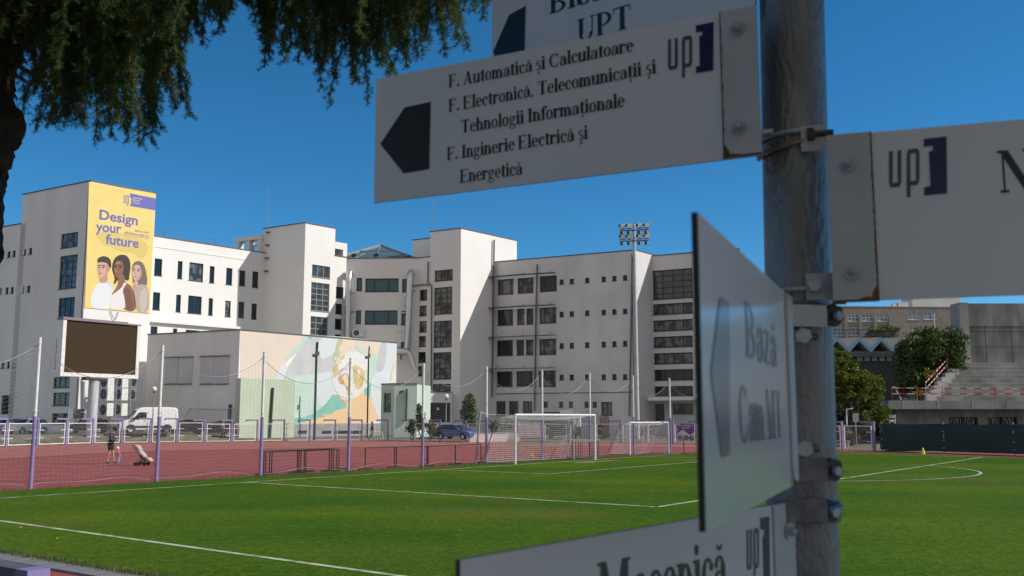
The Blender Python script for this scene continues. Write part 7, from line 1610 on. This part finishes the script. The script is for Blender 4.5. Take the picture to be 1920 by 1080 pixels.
c = pole_at(zA); fr = Vector((-.25, -.97, 0)).normalized(); rt_ = Vector((.97, -.25, 0)).normalized()
cyl('clamp_bolt', c+fr*(PR+.012)-rt_*.085+Vector((0, 0, .004)), c+fr*(PR+.002)-rt_*.04+Vector((0, 0, .006)), .006, BOLT, head=(.0125, .012)); cyl('clamp_nut', c+fr*(PR+.011)-rt_*.070+Vector((0, 0, .0045)), c+fr*(PR+.009)-rt_*.063+Vector((0, 0, .005)), .014, BOLT, 6)
cyl('clamp_bolt', c+fr*(PR+.01)+rt_*.02-Vector((0, 0, .006)), c+fr*(PR+.008)+rt_*.062-Vector((0, 0, .004)), .0058, BOLTD, head=(.012, .010))
def lug(cc, w, h, d, m, rz): mm = MB(); mm.box(cc, (w, d, h), rz); return mm.build('clamp_lug', m, post)
lug(c+fr*(PR+.006)+rt_*.028-Vector((0, 0, .012)), .04, .045, .006, PLATEM, -.25)
zB_ = zpole(545); ring(zB_-.002, .001, PR+.005, .0045, BOLT, 'clamp', 160, 380); c = pole_at(zB_); lug(c+fr*(PR+.008)+rt_*.034, .046, .046, .006, PLATEM, -.25); cyl('clamp_bolt', c+fr*(PR+.012)+rt_*.024, c+fr*(PR+.03)+rt_*.024, .011, BOLT, 6); lug(c+fr*(PR+.007)+rt_*.064-Vector((0, 0, .006)), .022, .05, .005, RUST, -.25)
def band(v, h, m=STEEL):
    z = zpole(v); c = pole_at(z); mm = MB(); n = 40; vs = []; r_ = PR+.0045
    for zz2, rr in ((-h/2, r_-.003), (-h/2, r_), (h/2, r_), (h/2, r_-.003)): vs += [c+axd*zz2+Vector((rr*cos(2*pi*k/n), rr*sin(2*pi*k/n), 0)) for k in range(n)]
    mm.add(vs, [(i*n+k, i*n+(k+1) % n, (i+1)*n+(k+1) % n, (i+1)*n+k) for i in range(3) for k in range(n)], 0, False); mm.build('clamp', m, post); return c
BANDM = mat('band_steel', (.17, .17, .18), .4, (.10, .10, .11), 30, metal=.6)
for v, h, bu, bm in ((592, .036, 1557, BOLTD), (880, .036, 1555, BOLTD), (957, .036, 1550, BOLTD)):
    c = band(v, h, BANDM); b_ = pt(bu, v, 1.64); d_ = Vector((.35, -.94, .0)).normalized(); cyl('clamp_bolt', b_+d_*.012, b_-d_*.02, .017, bm, 16, (.019, .012))
    b2_ = b_+Vector((.004, -.01, -.002)); cyl('clamp_nut', b2_+d_*.014, b2_+d_*.004, .008, BOLT, 6)
    pl_ = pt(1512, v, 1.60); mm = MB(); mm.box(pl_, (.075, .006, h), .3); mm.build('clamp_lug', PLATEM if v < 700 else BANDM, post)
for (u, v) in ((1507, 629), (1510, 842)): b_ = pt(u, v, 1.60); cyl('bolt', b_, b_+Vector((0, .03, 0)), .011, BOLT, 12, (.0135, .010)); cyl('clamp_lug', b_+Vector((-.02, .02, 0)), b_+Vector((.03, .03, 0)), .006, BANDM)
cyl('clamp_bolt', pt(1553, 957, 1.62), pt(1577, 951, 1.63), .006, mat('blue_zinc', (.20, .38, .55), .3, metal=.8))
mm = MB(); q = pt(1503, 592, 1.615); mm.box(q, (.03, .004, .045), .2); mm.build('rust_patch', RUST, post)

# ------------------------------------------------------------------ weeping spruce at the upper left
import numpy as np
rng = np.random.default_rng(4)
SB = pt(-75, 800, 4.7); root = thing('spruce_tree', 'weeping spruce with a dark knobbly trunk at the left edge and hanging branches overhead', 'tree', (SB.x, SB.y, .6))
def trunk():
    mm = MB(); path = [(-190, 1500, .20), (-140, 800, .175), (-92, 560, .165), (-66, 470, .160), (-58, 350, .155), (-50, 280, .155), (-46, 210, .155), (-40, 140, .155), (-22, 60, .155), (-6, 0, .152), (20, -90, .15), (45, -200, .14), (60, -330, .12)]
    P = [pt(u, v, 4.7) for u, v, r in path]; Q = []; rr = []
    for i in range(len(P)-1):
        for k in range(8): t = k/8; Q.append(P[i].lerp(P[i+1], t)); rr.append(path[i][2]*(1-t)+path[i+1][2]*t)
    n = 40; vs = []
    for i, (p, r) in enumerate(zip(Q, rr)):
        for k in range(n):
            a = 2*pi*k/n; d = r*(1+.05*sin(a*5+i*.31)+.045*sin(a*11-i*.9)+.04*sin(a*17+i*1.7)+.03*R.uniform(-1, 1)); vs.append(p+Vector((d*cos(a), d*sin(a), 0)))
    mm.add(vs, [(i*n+k, i*n+(k+1) % n, (i+1)*n+(k+1) % n, (i+1)*n+k) for i in range(len(Q)-1) for k in range(n)])
    for (u, v, r, sz) in ((12, 238, .085, 1.35), (4, 205, .06, 1.2), (20, 262, .05, 1.1), (-2, 290, .07, 1.3)):
        c = pt(u, v, 4.62); m2 = MB(); m2.sphere(c, r, 20, 14, 0, (1, 1, sz)); m2.v = [tuple(Vector(x)+(Vector(x)-c)*R.uniform(-.10, .12)) for x in m2.v]; mm.add(m2.v, m2.f)
    return mm
trunk().build('trunk', mat('spruce_bark', (.060, .046, .036), .95, (.022, .017, .014), 9, 1.0, 40, detail=8), root)
SEG = []   # twig segments: p0, p1, keep
def twig(p, d, L, lvl, dens=1.0):
    n = max(2, int(L/.03)); q = Vector(p); dd = Vector(d).normalized()
    for i in range(n):
        nd = (dd+Vector((R.gauss(0, .10), R.gauss(0, .10), -.10 if lvl == 0 else -.06))).normalized(); e = q+nd*(L/n); SEG.append((q.copy(), e.copy(), lvl, dens))
        if lvl == 0 and i > 0:
            for s in range(3):
                a = R.uniform(0, 2*pi); h = Vector((cos(a), sin(a), 0)); t = (i+R.random())/n
                if R.random() < .9: twig(q.lerp(e, R.random()), (h*1.0+nd*.85).normalized(), R.uniform(.035, .090)*(1.15-.55*t)*(1 if p[0] < -1.45 else .82), 1, dens)
        q, dd = e, nd
prof = [(-20, 60), (35, 110), (60, 138), (75, 115), (88, 236), (100, 234), (125, 245), (150, 252), (180, 265), (200, 274), (225, 243), (245, 258), (262, 270), (288, 279), (300, 232), (315, 240), (328, 220), (335, 155), (346, 138), (352, 85), (365, 62), (384, 36), (392, 8), (400, 40), (406, 52), (420, 55), (438, 64), (452, 45), (458, 5), (466, 10), (470, 85), (488, 104), (502, 80), (520, 118), (541, 168), (556, 120), (576, 135), (598, 118), (618, 168), (640, 150), (655, 188), (676, 202), (688, 165), (700, 126), (716, 150), (736, 142), (752, 132), (772, 140), (788, 100), (806, 84), (822, 96), (840, 108), (856, 80), (862, 56), (868, 8), (876, 12), (890, 44), (904, 22), (920, 4), (935, -20)]
def bottom(u):
    for (a, va), (b, vb) in zip(prof, prof[1:]):
        if a <= u <= b: return va+(vb-va)*(u-a)/(b-a)
    return -50
u = -15.0
while u < 930:
    vb = bottom(u); layers = 5 if u < 350 else 4
    uj = 5 if u < 350 else 2.5
    for l in range(layers):
        uu = u+R.uniform(-uj, uj); f = 1.0 if l == 0 else R.uniform(.35, .97); v1 = bottom(min(max(uu, -20), 934))*f-18*(l > 0)-8
        Y = 4.75+R.uniform(-.45, .55)+(.2*l if u < 350 else 0); v0 = -70-R.uniform(0, 60)
        if v1 < -30: continue
        a, b = pt(uu+R.uniform(-10, 10), v0, Y+R.uniform(-.05, .05)), pt(uu, v1, Y); twig(a, (b-a), (b-a).length, 0, 1.0)
    u += 7.5 if u < 350 else R.uniform(9, 13)
# boughs that the curtains hang from, above the picture
mmB = MB()
for (u0, u1, v, Y) in ((40, 430, -90, 4.7), (40, 700, -130, 4.9), (40, 960, -150, 4.6), (40, 560, -160, 5.2)):
    P = [pt(u0+(u1-u0)*t/8, v-60*(1-t/8)+20*sin(t), Y+.1*sin(t*1.3)) for t in range(9)]; mmB.tube(P, [.05*(1-.085*t) for t in range(9)], 8)
    for k in range(26):
        t = R.random(); i = min(7, int(t*8)); p = P[i].lerp(P[i+1], t*8-i); twig(p, Vector((R.uniform(-.4, .6), R.uniform(-.5, .5), R.uniform(-.6, .5))), R.uniform(.2, .5), 0, .8)
# bare dead twigs by the trunk
for (a, b, c) in (((30, 70), (60, 100), (75, 150)), ((20, 118), (52, 135), (86, 160)), ((18, 130), (40, 148), (55, 160)), ((20, 170), (30, 182), (31, 190)), ((50, 132), (70, 140), (92, 142)), ((45, 60), (75, 62), (90, 85))): mmB.tube([pt(*a, 4.6), pt(*b, 4.55), pt(*c, 4.5)], [.010, .006, .002], 5)
mmB.build('branch', BARK, root)
p0 = np.array([s[0] for s in SEG]); p1 = np.array([s[1] for s in SEG]); L = np.linalg.norm(p1-p0, axis=1)
cnt = np.maximum(3, (L/.00105).astype(int)); idx = np.repeat(np.arange(len(SEG)), cnt); N_ = len(idx); t = rng.random(N_)[:, None]
base = p0[idx]*(1-t)+p1[idx]*t; d = (p1-p0)/L[:, None]; d = d[idx]; ref = np.where(np.abs(d[:, 2:3]) < .9, np.array([[0, 0, 1.]]), np.array([[1., 0, 0]])); x = np.cross(d, ref); x /= np.linalg.norm(x, axis=1)[:, None]; y = np.cross(d, x)
ph = rng.random(N_)*2*np.pi; rad = x*np.cos(ph)[:, None]+y*np.sin(ph)[:, None]; an = np.radians(rng.uniform(38, 68, N_))[:, None]; nd = d*np.cos(an)+rad*np.sin(an); ln = rng.uniform(.014, .0225, N_)[:, None]
sdv = np.cross(nd, rng.normal(size=(N_, 3))); sdv /= np.linalg.norm(sdv, axis=1)[:, None]; wv = .00115
V = np.empty((N_, 4, 3)); V[:, 0] = base-sdv*wv*.7; V[:, 1] = base+sdv*wv*.7; V[:, 2] = base+nd*ln*.85+sdv*wv*.8; V[:, 3] = base+nd*ln-sdv*wv*.2
V = V.reshape(-1, 3)-np.array(ORG[root.name]); me = bpy.data.meshes.new('needles'); me.vertices.add(N_*4); me.vertices.foreach_set('co', V.astype(np.float32).ravel()); me.loops.add(N_*4); me.loops.foreach_set('vertex_index', np.arange(N_*4, dtype=np.int32)); me.polygons.add(N_); me.polygons.foreach_set('loop_start', np.arange(0, N_*4, 4, dtype=np.int32)); me.update(calc_edges=True); me.validate()
o = bpy.data.objects.new('needles', me); COL.objects.link(o); o.parent = root; me.materials.append(leafmat('spruce_needle', (.040, .098, .034), (.12, .165, .034), 2.6, .42)); ORG[o.name] = ORG[root.name]
# twig wood
tw = MB()
for s in SEG:
    if s[2] == 0: tw.tube([s[0], s[1]], .0028, 3, cap=False)
tw.build('twig', mat('twig_wood', (.14, .085, .045), .9), root)
# upper crown of the same tree, above the picture
mm = MB(); rgc = random.Random(9)
leaf_cloud(mm, [(Vector((x_, y_, z_)), (r1, r2, r3), 1) for x_, y_, z_, r1, r2, r3 in ((-2.2, 4.6, 6.6, 1.6, 1.5, .7), (-1.4, 4.4, 7.3, 1.4, 1.4, .7), (-2.4, 3.4, 6.2, 1.6, 1.4, .9), (-3.4, 4.8, 5.6, 1.2, 1.6, 1.2), (-2.5, 4.7, 8.2, 1.9, 1.9, 1.3), (-2.5, 4.8, 10, 1.4, 1.4, 1.6), (-.6, 2.6, 5.6, 1.5, 1.0, .6), (-4.2, 4.4, 4.2, .9, 1.4, 1.3))], 9000, .16, rgc)
mm.build('upper_crown', leafmat('spruce_mass', (.03, .055, .02), (.05, .07, .02), 2, .15), root)

# ------------------------------------------------------------------ unseen trees added round the viewer to shade and darken the signpost
SHADE = leafmat('shade_leaf', (.035, .06, .016), (.055, .085, .022), 1.3, .12)
def round_tree(base, h, r, n, lab, seed):
    rg_ = random.Random(seed); b = Vector(base); bl = [(b+Vector((rg_.uniform(-.55, .55)*r, rg_.uniform(-.55, .55)*r, h*rg_.uniform(.42, .95))), (r*rg_.uniform(.5, .75),)*2+(h*rg_.uniform(.16, .24),), 1) for _ in range(12)]
    tree('shade_tree', lab, base, h*.55, .2, bl, int(n*2.2), .175, SHADE, BARK, 'unseen trees added to shade the signpost', seed)
round_tree((6.6, -.1, .6), 9.2, 2.4, 13000, 'dense unseen tree added just right of the signpost to block the sun', 31)
round_tree((3.2, -4.4, .6), 9.0, 2.6, 1500, 'unseen shading tree added behind the viewer at the right', 32)
round_tree((-2.6, -4.8, .6), 9.0, 3.0, 4200, 'unseen shading tree added straight behind the viewer', 33)
round_tree((-8.2, -4.6, .6), 9.5, 3.2, 4200, 'unseen shading tree added behind the viewer at the left', 34)
